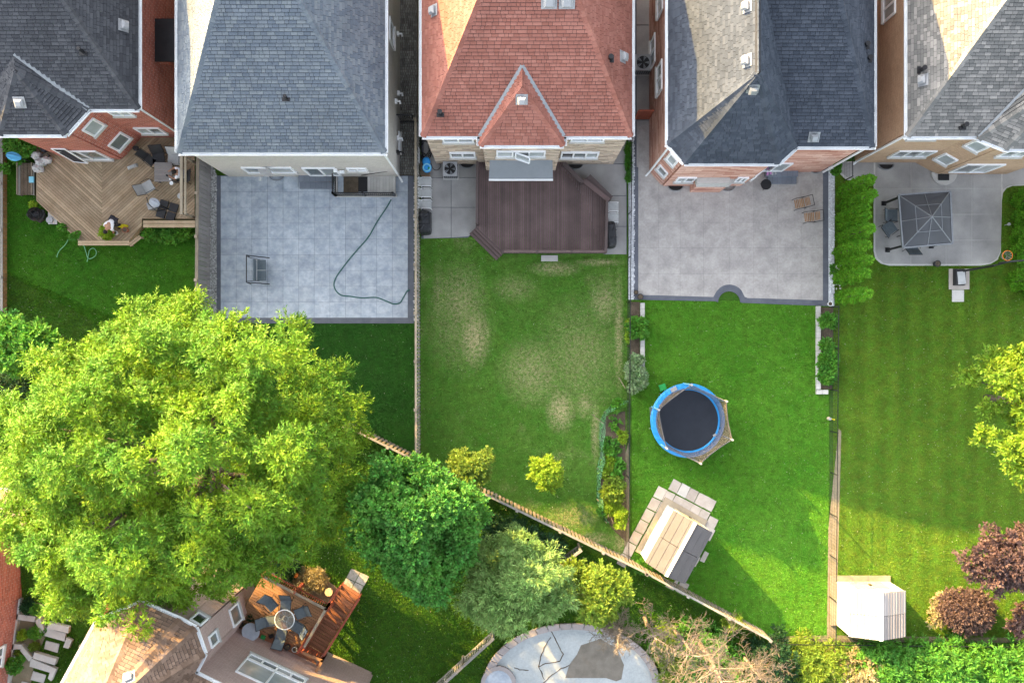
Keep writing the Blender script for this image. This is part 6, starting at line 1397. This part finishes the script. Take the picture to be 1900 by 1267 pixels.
def crown(parent, outline, zo, z0, z1, nclump, rc, per, L, Wd, mat, flat=.65, droop=.25, lean=0, name='crown', edge=.5, fluff=.5, lobe=None):
    P = np.array([[W(*p, zo).x, W(*p, zo).y] for p in outline]); lo, hi = P.min(0), P.max(0); area = (hi-lo).prod(); C = []
    q = RNG.uniform(lo, hi, (nclump*14, 2)); q = q[inside(q, P)]; d = edgedist(q, P); ok = d > rc*edge; q, d = q[ok], d[ok]
    Rm = max(d.max(), .01) if len(d) else 1; sel = []
    mind = rc*.55
    for i in range(len(q)):
        if all((q[i,0]-s[0])**2+(q[i,1]-s[1])**2 > mind**2 for s in sel[-400:]): sel.append((q[i,0], q[i,1], d[i]))
        if len(sel) >= nclump: break
    S_ = np.array(sel); n = len(S_); t = np.clip(S_[:,2]/Rm, 0, 1); z = z0+(z1-z0)*np.sqrt(1-(1-t)**2)*RNG.uniform(.85,1.0,n)
    if lobe:
        LC = []
        for i in RNG.permutation(n):
            if all(np.hypot(*(S_[i,:2]-c)) > lobe[0]*1.05 for c in LC): LC.append(S_[i,:2])
        LC = np.array(LC); LR = lobe[0]*RNG.uniform(.6,1.35,len(LC)); LH = RNG.uniform(-.7,.5,len(LC))*lobe[1]
        dd = np.linalg.norm(S_[:,None,:2]-LC[None], axis=2)/LR[None]; hh = np.sqrt(np.maximum(0, 1-dd**2))*lobe[1]+LH[None]*(dd < 1); z = z+hh.max(1)-lobe[1]*.75
    zc = z-rc*flat; C = np.c_[S_[:,:2], np.maximum(zc, .1)]; low = C.copy(); low[:,2] = np.maximum(z0*.7, C[:,2]-rc*1.5); low[:,:2] += RNG.normal(0, rc*.3, (n,2))
    C = np.vstack([C, low[::4]]); n = len(C); rr = rc*RNG.uniform(.65, 1.15, n)
    K = 9; T = max(3, per//K); tw = np.repeat(np.arange(n), T); q = len(tw); u = RNG.normal(size=(q,3)); u[:,2] = np.abs(u[:,2])*.9-.25; u /= np.linalg.norm(u, axis=1, keepdims=True)
    st = C[tw]+u*(rr[tw]*RNG.uniform(.1,.75,q))[:,None]*np.array([1,1,flat]); tl = rr[tw]*RNG.uniform(.35,.75,q)
    td = u+RNG.normal(0,.45,(q,3)); td[:,2] -= droop*.5; td /= np.linalg.norm(td, axis=1, keepdims=True)
    f = np.tile(np.linspace(.1,1,K), q); ix = np.repeat(np.arange(q), K); k = len(ix); pos = st[ix]+td[ix]*(f*tl[ix])[:,None]; pos[:,2] -= droop*.4*(f*tl[ix])**2*2; pos[:,2] = np.maximum(pos[:,2], .03)
    sd = np.cross(td, np.array([0,0,1.])); sd /= np.linalg.norm(sd, axis=1, keepdims=True)+1e-9; sg = np.where(np.arange(k) % 2, 1, -1)[:,None]*.75
    D = td[ix]+sd[ix]*sg+RNG.normal(0,.35,(k,3)); D[:,2] -= droop*.6; Nn = u[ix]*.6+RNG.normal(0,.45,(k,3))+np.array([0,0,.5])
    return leafmesh(name, pos, D, Nn, L*RNG.uniform(.6,1.3,k), Wd*RNG.uniform(.7,1.3,k), mat, parent), C
def tree(name, label, outline, zo, z0, z1, base, nclump, rc, per, L, Wd, mat, rt=.2, limbs=16, bark='bark', group=None, cat='tree', **k):
    b = W(*base); t = thing(name, label, cat, (b.x,b.y,0), 0, group); o, C = crown(t, outline, zo, z0, z1, nclump, rc, per, L, Wd, mat, **k)
    zt = z0+(z1-z0)*.45; mb = MB(); fork = Vector((b.x+.1, b.y, z0*.75 if z0 > .5 else .3)); mb.tube([(b.x,b.y,0),((b.x+fork.x)/2+.03,b.y,fork.z*.5),fork], [rt,rt*.8,rt*.7], 8); obj('trunk', mb, m[bark], t, smooth=True)
    sel = RNG.choice(len(C), min(limbs, len(C)), replace=False)
    for i in sel:
        c = Vector(C[i]); mid = fork.lerp(c, .5)+Vector((random.uniform(-.2,.2),random.uniform(-.2,.2),.25*(c.z-fork.z))); mb = MB(); mb.tube([fork, fork.lerp(mid,.5), mid, c.lerp(mid,.4), c], [rt*.45,rt*.35,rt*.25,rt*.15,rt*.06], 6); obj('limb', mb, m[bark], t, smooth=True)
    return t
lf = dict(
 big=leafmat('leaf_bright_yellow_green', (.175,.29,.012), (.08,.2,.018), .32, .6), maple=leafmat('leaf_deep_green', (.1,.27,.035), (.055,.19,.03), .32, .8),
 silver=leafmat('leaf_silver_green', (.26,.39,.12), (.17,.3,.08), .35, .9), yel=leafmat('leaf_yellow_green', (.22,.3,.03), (.15,.25,.03), .45, 1.5), gold=leafmat('leaf_gold', (.19,.27,.03), (.12,.2,.03), .4, 1.5),
 lime=leafmat('leaf_lime', (.28,.4,.03), (.2,.34,.025), .45, 2), green=leafmat('leaf_mid_green', (.12,.31,.03), (.07,.22,.03), .35, 1.5), cedar=leafmat('leaf_cedar', (.15,.35,.02), (.08,.24,.012), .3, 2.5),
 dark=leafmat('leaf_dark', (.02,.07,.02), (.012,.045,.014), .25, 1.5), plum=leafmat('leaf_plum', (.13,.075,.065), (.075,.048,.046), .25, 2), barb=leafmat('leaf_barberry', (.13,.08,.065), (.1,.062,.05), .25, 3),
 right=leafmat('leaf_right_tree', (.22,.33,.02), (.12,.23,.02), .42, 1.2), dry=leafmat('leaf_dry', (.42,.33,.17), (.3,.26,.12), .3, 3), white=leafmat('petal_white', (.75,.75,.7), (.6,.6,.55), .3, 3), pale=leafmat('leaf_pale', (.3,.4,.22), (.16,.28,.1), .35, 4))
T1 = [(238,560),(300,545),(370,553),(420,590),(455,575),(520,585),(560,600),(590,650),(600,690),(640,720),(655,780),(665,830),(640,880),(645,920),(630,960),(600,1000),(590,1030),(550,1040),(520,1055),(480,1080),(420,1085),(390,1115),(345,1150),(325,1190),(300,1235),(270,1195),(225,1222),(190,1190),(185,1155),(150,1135),(100,1160),(70,1120),(40,1080),(20,1040),(10,980),(20,920),(0,870),(5,800),(-5,740),(20,720),(60,690),(100,650),(140,620),(190,600),(235,590)]
tree('broad_tree', 'huge bright yellow-green tree spreading over the left of the gardens', T1, 7.5, 5.0, 13.0, (429,826), 480, .6, 470, .165, .05, lf['big'], .35, 40, flat=.7, droop=.3, edge=.3, lobe=(1.05,3.2))
tree('broad_tree', 'small light green tree at the left edge above the huge tree', [(-40,600),(20,590),(60,592),(90,610),(112,640),(105,680),(60,690),(20,690),(-40,680)], 4.5, 3, 5.5, (40,640), 26, .5, 330, .17, .09, lf['green'], .12, 8)
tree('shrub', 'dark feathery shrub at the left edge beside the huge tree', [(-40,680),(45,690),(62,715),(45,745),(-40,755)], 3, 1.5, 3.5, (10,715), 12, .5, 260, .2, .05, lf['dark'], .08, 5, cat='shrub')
tree('maple_tree', 'dense deep green maple between the red stairs and the diagonal fence', [(690,850),(740,842),(790,860),(830,880),(870,897),(903,930),(905,960),(890,1000),(880,1050),(850,1090),(815,1127),(770,1120),(740,1090),(700,1075),(690,1040),(660,1020),(650,985),(660,950),(655,920),(680,890)], 6, 3.5, 8.5, (800,940), 150, .48, 400, .15, .1, lf['maple'], .22, 22, flat=.7, droop=.15, edge=.6, lobe=(.85,2.0))
tree('pale_tree', 'pale silvery green tree with narrow leaves above the dry pond', [(905,1012),(950,1000),(990,1005),(1040,1030),(1055,1060),(1060,1100),(1070,1120),(1040,1150),(1000,1160),(960,1175),(920,1187),(885,1172),(850,1140),(845,1110),(870,1080),(880,1040)], 4.5, 2.5, 6, (960,1060), 100, .42, 300, .2, .045, lf['silver'], .16, 16, flat=.7, droop=-.1, edge=.3, lobe=(.7,1.4))
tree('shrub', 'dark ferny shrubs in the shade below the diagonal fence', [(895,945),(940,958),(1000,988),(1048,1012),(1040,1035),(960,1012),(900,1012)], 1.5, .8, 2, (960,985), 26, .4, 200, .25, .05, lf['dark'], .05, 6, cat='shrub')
tree('yellow_green_tree', 'yellow-green bushy tree right of the pale silvery tree', [(1090,1070),(1110,1050),(1150,1060),(1172,1085),(1178,1105),(1150,1125),(1145,1150),(1110,1165),(1080,1150),(1070,1120),(1080,1090)], 4, 2, 5, (1105,1095), 26, .45, 360, .16, .08, lf['yel'], .12, 10, flat=.6)
tree('shrub', 'small yellow-green shrub under the short grey fence', [(1040,1045),(1070,1036),(1092,1052),(1085,1078),(1050,1082)], 2, 1, 2.6, (1062,1055), 10, .35, 260, .14, .08, lf['yel'], .06, 5, cat='shrub')
tree('young_tree', 'young tree with golden yellow leaves beside the diagonal fence', [(832,850),(860,836),(885,842),(912,837),(917,862),(905,885),(897,908),(870,912),(850,895),(836,875)], 3, 1.8, 4, (868,862), 20, .34, 300, .13, .06, lf['gold'], .06, 9)
tree('young_tree', 'small round lime-yellow tree alone on the middle lawn', [(988,858),(1010,846),(1035,852),(1046,870),(1041,892),(1020,914),(1000,908),(985,885)], 1.8, .9, 2.4, (1013,872), 17, .28, 260, .13, .055, lf['lime'], .05, 8)
tree('broad_tree', 'sunlit yellow-green tree at the right edge over the striped lawn', [(1845,598),(1856,625),(1878,640),(1900,620),(1980,600),(2020,700),(2020,930),(1880,905),(1850,880),(1820,855),(1815,830),(1792,808),(1800,790),(1835,775),(1835,757),(1800,735),(1798,690),(1825,665),(1830,625)], 5.5, 3.5, 7, (1830,738), 80, .5, 330, .18, .08, lf['right'], .18, 16, flat=.7, edge=1.0, lobe=(.8,1.6))
tree('plum_tree', 'dark purple-leaved tree at the right edge above the round bush', [(1830,985),(1850,966),(1882,972),(1900,985),(1960,990),(1980,1100),(1860,1100),(1830,1097),(1795,1078),(1784,1050),(1790,1020),(1802,1000)], 4, 2.2, 5, (1850,1010), 40, .5, 330, .15, .09, lf['plum'], .12, 12, flat=.6)
tree('plum_tree', 'second purple-leaved shrub cut off at the right edge near the hedge', [(1880,1112),(1960,1100),(1980,1190),(1885,1187),(1866,1160)], 2, 1, 2.6, (1880,1140), 20, .4, 280, .14, .08, lf['plum'], .08, 6)
tree('round_bush', 'rounded purple-brown clipped bush right of the white shed', [(1762,1103),(1800,1096),(1842,1104),(1857,1130),(1850,1162),(1820,1182),(1780,1177),(1754,1152),(1750,1125)], 1.2, .3, 1.7, (1795,1130), 60, .3, 320, .1, .05, lf['barb'], .06, 8, cat='bush', flat=.8)
tree('shrub', 'yellowish spreading shrub skirting the rounded purple bush', [(1728,1110),(1760,1096),(1800,1092),(1760,1120),(1750,1160),(1725,1165)], .5, .1, .8, (1745,1130), 22, .24, 160, .12, .04, lf['dry'], .03, 4, cat='shrub')
# cedars
def cedar(label, tip, h, r, group, mat='cedar'):
    tp = W(*tip, h); t = thing('cedar', label, 'cedar', (tp.x,tp.y,0), 0, group); k = 5200; f = RNG.random(k)**.8; th = RNG.uniform(0, 2*math.pi, k); rr = r*np.sqrt(np.clip(1-(1.75*f-.95)**2*(np.where(f < .54, 1.0, .75)), 0.02, 1))
    z = h*(1-f); lobes = 1+.22*np.sin(th*4+z*5+tip[1])+.12*np.sin(th*7-z*9); R_ = rr*lobes*(1-.25*RNG.random(k)**2); P = np.c_[tp.x+R_*np.cos(th), tp.y+R_*np.sin(th), z]; D = np.c_[np.cos(th)*.8, np.sin(th)*.8, np.full(k,.5)]+RNG.normal(0,.35,(k,3)); Nn = np.c_[np.cos(th)*.5, np.sin(th)*.5, np.full(k,1.)]+RNG.normal(0,.4,(k,3))
    leafmesh('foliage', P, D, Nn, .1*RNG.uniform(.6,1.3,k), .045*RNG.uniform(.7,1.3,k), lf[mat], t); mb = MB(); mb.tube([(tp.x,tp.y,0),(tp.x,tp.y,h*.8)], [.06,.02], 6); obj('trunk', mb, m['bark'], t); return t
ordn = ['first','second','third','fourth','fifth','sixth','seventh','eighth','ninth']
for i, tp in enumerate([(1620,331),(1623,359),(1611,384),(1613,399),(1619,423),(1612,454),(1616,481),(1611,506),(1615,544)]): cedar(f'bright green columnar cedar beside the gazebo patio, {ordn[i]} from the house end', tp, 4.4 if i not in (2,3) else 4.0, .27 if i not in (2,3) else .21, 'cedar row left of the gazebo patio')
for i, tp in enumerate([(1926,365),(1927,398),(1924,433),(1921,464),(1918,517),(1950,540)]): cedar(f'clipped cedar along the right edge of the gazebo garden, {ordn[i]} from the top', tp, 1.8, .45, 'cedars along the right edge')
# bed plants, vegetables and small greenery
def plant(label, px, py, r, h, mat, per=240, L=.14, Wd=.06, name='plant', n=7, cat='plant', el=1.0, rc=None, group=None):
    o = [(px+r*math.cos(a), py+r*el*math.sin(a)) for a in [2*math.pi*k/10 for k in range(10)]]
    b = W(px, py); t = thing(name, label, cat, (b.x,b.y,0), 0, group); crown(t, o, h*.6, h*.25, h, n, rc or max(.12, r*.024*.5), per, L, Wd, lf[mat], droop=.1, name='foliage', edge=.2)
    mb = MB(); mb.tube([(b.x,b.y,0),(b.x,b.y,h*.6)], .02, 5); obj('stem', mb, m['bark'], t); return t
plant('leafy green plant in the left bed of the trampoline lawn', 1183,610,17,.9,'green',300,.16,.08,n=10); plant('pale variegated plant filling the lower end of the left bed', 1181,692,17,.8,'pale',300,.17,.09,n=20,el=2.0); plant('thin yellow-green creeper on the wire fence beside the left bed', 1167,612,4,.6,'lime',120,.14,.05,n=6,el=6)
plant('feathery green plant in the upper right bed of the trampoline lawn', 1537,596,14,.8,'green',300,.18,.05,n=8); plant('row of dense green plants in the right bed', 1536,672,15,.9,'green',300,.16,.08,n=26,el=2.6)
for i, (x, y) in enumerate(((1128,857),(1145,862),(1127,875),(1143,881))): plant(f'round cabbage-like vegetable in the netted bed, {["upper left","upper right","lower left","lower right"][i]} of four', x, y, 9, .35, 'green' if i % 2 else 'lime', 90, .2, .14, 'cabbage', 4, 'vegetable', group='cabbages in the netted bed')
plant('bushy yellow bean plant in the lower half of the netted bed', 1137,910,20,1.1,'yel',260,.14,.07,n=14); plant('leafy yellow-green plant against the wire fence at the netted bed end', 1152,962,12,.9,'lime',200,.13,.06,n=10,el=1.7); plant('small leafy plant by the wire fence high in the netted bed', 1154,810,8,.6,'lime',160,.13,.06,n=6,el=1.8)
plant('low leafy vegetables in the middle of the netted bed', 1136,830,16,.35,'green',120,.14,.06,n=9); plant('sparse seedlings on the bare soil near the top of the netted bed', 1140,790,14,.25,'green',50,.12,.05,n=7); plant('mixed greens under the sticks in the netted bed', 1132,940,17,.6,'lime',160,.13,.05,n=12); plant('green plants massed at the top end of the netting', 1148,752,11,.5,'green',200,.15,.05,n=6); plant('low weeds in the gap left of the netted bed end', 1118,948,9,.4,'green',120,.13,.04,n=6); plant('low green weeds between the slabs and the diagonal fence', 1195,1052,16,.5,'green',160,.15,.05,n=10,el=.6); plant('weeds beside the lowest shed slab near the fence', 1240,1075,8,.4,'lime',100,.12,.04,n=4)
plant('leafy plant beside the bending person on the wooden deck', 202,430,12,1.2,'lime',300,.16,.06,n=7); plant('small potted plant on the lower bench of the wooden deck', 140,438,8,1.1,'green',140,.12,.05,n=4); plant('small plant at the left bench end of the wooden deck', 117,424,6,1.0,'green',120,.12,.05,n=3); plant('lime plant beside the black hose heap', 63,381,5,.8,'lime',100,.12,.06,n=3)
plant('low dark green shrubs under the bench of the wooden deck', 310,432,44,.6,'green',240,.14,.05,n=34,el=.22,rc=.26,cat='shrub'); plant('green bush in the corner behind the brick bay at the left edge', 40,270,26,1.6,'green',260,.16,.08,n=16,el=.5,rc=.35,cat='shrub'); plant('small bush at the left fence beside the raised planter', 8,313,8,.6,'green',160,.13,.06,n=4)
plant('white flowering plant beside the white gravel and cedars', 1553,497,10,.6,'green',200,.12,.05,n=6); plant('white blossoms on the small plant beside the gravel', 1555,496,6,.75,'white',60,.07,.06,'flowers',4,'flowers'); plant('sparse white flowers near the last cedar', 1554,530,6,.4,'white',25,.06,.05,'flowers',3,'flowers')
plant('green grass strip of weeds at the edge of the stone house concrete', 1166,300,3,.3,'green',160,.12,.03,n=20,el=12,rc=.1); plant('small plant at the top corner of the cedar bed', 1553,312,6,.6,'green',200,.12,.06,n=6,el=2.5)
plant('potted plant on the red deck behind the grey table', 470,1150,9,2.9,'dark',200,.16,.05,n=4)
plant('blue-green shrub behind the kerb in the slab garden', 50,1122,13,.7,'dark',240,.12,.05,n=8); plant('rounded dark green shrub near the slab garden corner', 67,1130,10,.7,'green',240,.1,.05,n=8); plant('lime green shrub in the slab garden', 39,1177,9,.5,'lime',240,.12,.07,n=5); plant('soft green shrub beside the upper stone stairs', 66,1173,12,.6,'green',240,.1,.05,n=8); plant('yellow flowers in the slab garden beside the kerb stones', 36,1207,11,.35,'gold',160,.1,.06,n=8,el=.6); plant('yellow flowers above the lower stone stairs', 62,1200,8,.35,'gold',160,.1,.06,n=6); plant('large round green shrub in the slab garden', 24,1233,15,.9,'green',320,.1,.05,n=12)
plant('dry grey shrub in the bed above the red railing', 530,1054,22,.7,'dark',200,.16,.03,n=16,el=.7,rc=.25); plant('straw coloured dry grass in the bed above the red railing', 575,1078,30,.4,'dry',200,.15,.025,n=34,el=.7,rc=.22); 
plant('ivy-like greens at the lower end of the diagonal fence', 1360,1155,16,1.6,'yel',200,.14,.05,n=9,el=.6)
# hedge and mixed shrubs along the bottom right
def shrubmass(label, pts, z, mat, n, L=.17, Wd=.05, rc=.45, per=220, z0=.3): 
    x = sum(p[0] for p in pts)/len(pts); y = sum(p[1] for p in pts)/len(pts); return tree('shrub', label, pts, z*.6, z0, z, (x,y), n, rc, per, L, Wd, lf[mat], .05, 5, cat='shrub', edge=.2)
shrubmass('shrub with dark shade painted into its leaves at the foot of the diagonal fence', [(1405,1195),(1470,1190),(1490,1230),(1470,1300),(1400,1300)], 2.2, 'dark', 30)  # dark leaf colour stands in for the deep shade at this spot
shrubmass('yellow-green shrub below the dirt strip and wire fence', [(1470,1200),(1560,1198),(1600,1235),(1590,1300),(1480,1300),(1465,1240)], 2.0, 'yel', 44)
shrubmass('straw-tipped shrub below the white shed', [(1540,1220),(1620,1215),(1650,1260),(1620,1310),(1530,1310)], 2.0, 'dry', 24)
shrubmass('mid green hedge behind the white shed', [(1590,1196),(1700,1196),(1740,1230),(1720,1300),(1610,1300)], 2.0, 'green', 48)
shrubmass('bright green hedge section under the rounded purple bush', [(1700,1198),(1810,1198),(1830,1230),(1820,1300),(1710,1300)], 2.0, 'green', 48, .2, .06)
shrubmass('green hedge section at the lower right corner', [(1810,1200),(1960,1196),(1980,1300),(1820,1300)], 2.1, 'green', 56, .2, .06)
shrubmass('low green weeds under the bare branches', [(1240,1150),(1330,1160),(1390,1195),(1400,1290),(1250,1290),(1210,1200)], .7, 'green', 50, .15, .06)
shrubmass('yellow-green weeds right of the dry pond', [(1205,1150),(1250,1170),(1260,1290),(1235,1290),(1225,1220)], .9, 'yel', 18)
# dead trees
def deadtree(label, base, h, rb, n, spread, cone, seed, twigs=5, mat='barkpale', tipr=.006):
    rr = random.Random(seed); b = W(*base); t = thing('dead_tree', label, 'dead tree', (b.x,b.y,0)); mb = MB(); top = b+Vector((rr.uniform(-.2,.2),rr.uniform(-.2,.2),h)); pts = [b.lerp(top,k/6)+Vector((rr.uniform(-.05,.05),rr.uniform(-.05,.05),0)) for k in range(7)]
    mb.tube(pts, [rb*(1-.13*k) for k in range(7)], 7); obj('trunk', mb, m[mat], t, smooth=True); tw = MB()
    for k in range(n):
        f = cone[0]+(1-cone[0])*rr.random(); z = h*f; a = rr.uniform(0,2*math.pi); L = spread*(1-(f-cone[0])/(1-cone[0])*cone[1])*rr.uniform(.6,1.1); o = b.lerp(top,f); d = Vector((math.cos(a),math.sin(a),rr.uniform(-.15,.5)))
        P = [o]; cur = o
        for j in range(5):
            cur = cur+d*L/5+Vector((rr.uniform(-1,1),rr.uniform(-1,1),rr.uniform(-1,1)))*L*.04; P.append(cur.copy())
        bm = MB(); bm.tube(P, [rb*.3,rb*.22,rb*.16,rb*.1,rb*.07,.006], 4); obj('branch', bm, m[mat], t)
        for j in range(1,6):
            for q in range(twigs):
                a2 = a+rr.choice((-1,1))*rr.uniform(.4,1.2); L2 = L*.32*rr.uniform(.4,1); p = P[j-1].lerp(P[j],rr.random()); e = p+Vector((math.cos(a2),math.sin(a2),rr.uniform(-.2,.5)))*L2
                mid = p.lerp(e,.5)+Vector((rr.uniform(-.03,.03),rr.uniform(-.03,.03),.02)); tw.tube([p,mid,e],[.012,.009,tipr],3)
                for s in range(3):
                    a3 = a2+rr.choice((-1,1))*rr.uniform(.5,1.1); g0 = p.lerp(e,rr.uniform(.3,1)); tw.tube([g0, g0+Vector((math.cos(a3),math.sin(a3),rr.uniform(-.2,.4)))*L2*.45],[.008,.005],3)
    obj('twigs', tw, m[mat], t, 'stuff'); return t
deadtree('dead conifer with dense pinkish bare twigs overhanging the dry pond', (1132,1140), 5.0, .08, 46, 1.6, (.25,.75), 3, 3, tipr=.006)
deadtree('tall bare pale trunk with branches at the bottom edge', (1297,1187), 8.0, .13, 26, 2.4, (.35,.5), 4, 3)
deadtree('broken bare tree with short stem right of the dead conifer', (1194,1146), 4.2, .1, 14, 1.5, (.4,.4), 5, 3)
deadtree('bare branching tree between the pond and the diagonal fence', (1251,1166), 5.0, .1, 20, 1.9, (.4,.4), 6, 3)
deadtree('small grey bare shrub between the pale tree and yellow-green tree', (1070,1095), 2.6, .05, 24, .8, (.3,.4), 8, 3)
deadtree('tangled bare thicket of straw-coloured twigs beside the hedge', (1380,1215), 3.4, .08, 22, 1.9, (.3,.5), 9, 3)
# ------------------------------------------------------------------ grass blades (real single-blade geometry)
def blades(name, polys, dens, mat, hgt, wid):
    V = []; 
    for pts in polys:
        P = np.array([[W(*p).x, W(*p).y] for p in pts]); lo, hi = P.min(0), P.max(0); vis = np.array([[-25.3,-16.6],[25.3,17.4]]); lo = np.maximum(lo, vis[0]); hi = np.minimum(hi, vis[1])
        n = int((hi-lo).prod()*dens); q = RNG.uniform(lo, hi, (n,2)); q = q[inside(q, P)]
        for hpoly in HOLES: 
            if len(q): q = q[~inside(q, hpoly)]
        V.append(q)
    q = np.vstack(V); n = len(q); a = RNG.uniform(0, 2*math.pi, n); h = hgt*RNG.uniform(.5,1.3,n); w_ = wid*RNG.uniform(.6,1.3,n); ln = RNG.normal(0,.5,(n,2))*h[:,None]
    z0 = np.full(n,.002); c = np.c_[np.cos(a),np.sin(a)]*w_[:,None]/2
    v = np.stack([np.c_[q-c,z0], np.c_[q+c,z0], np.c_[q+ln,h]],1).reshape(-1,3)
    me = bpy.data.meshes.new(name); me.vertices.add(3*n); me.vertices.foreach_set('co', v.astype(np.float32).ravel()); me.loops.add(3*n); me.loops.foreach_set('vertex_index', np.arange(3*n,dtype=np.int32)); me.polygons.add(n); me.polygons.foreach_set('loop_start', np.arange(0,3*n,3,dtype=np.int32)); me.polygons.foreach_set('loop_total', np.full(n,3,np.int32)); me.materials.append(mat); me.update(calc_edges=True)
    o = bpy.data.objects.new(name, me); COL.objects.link(o); o['kind'] = 'stuff'; return n
tot = 0
for k, pts in LAWN.items(): tot += blades('grass', [pts], {1:700,2:650,3:800,4:850,5:750}[k], blm[k], .05, .028)
tot += blades('grass', [[(0,500),(395,664),(655,792),(770,850),(905,920),(1172,1060),(1430,1190),(1900,1192),(1900,1290),(0,1290)]], 700, blm['base'], .08, .035)
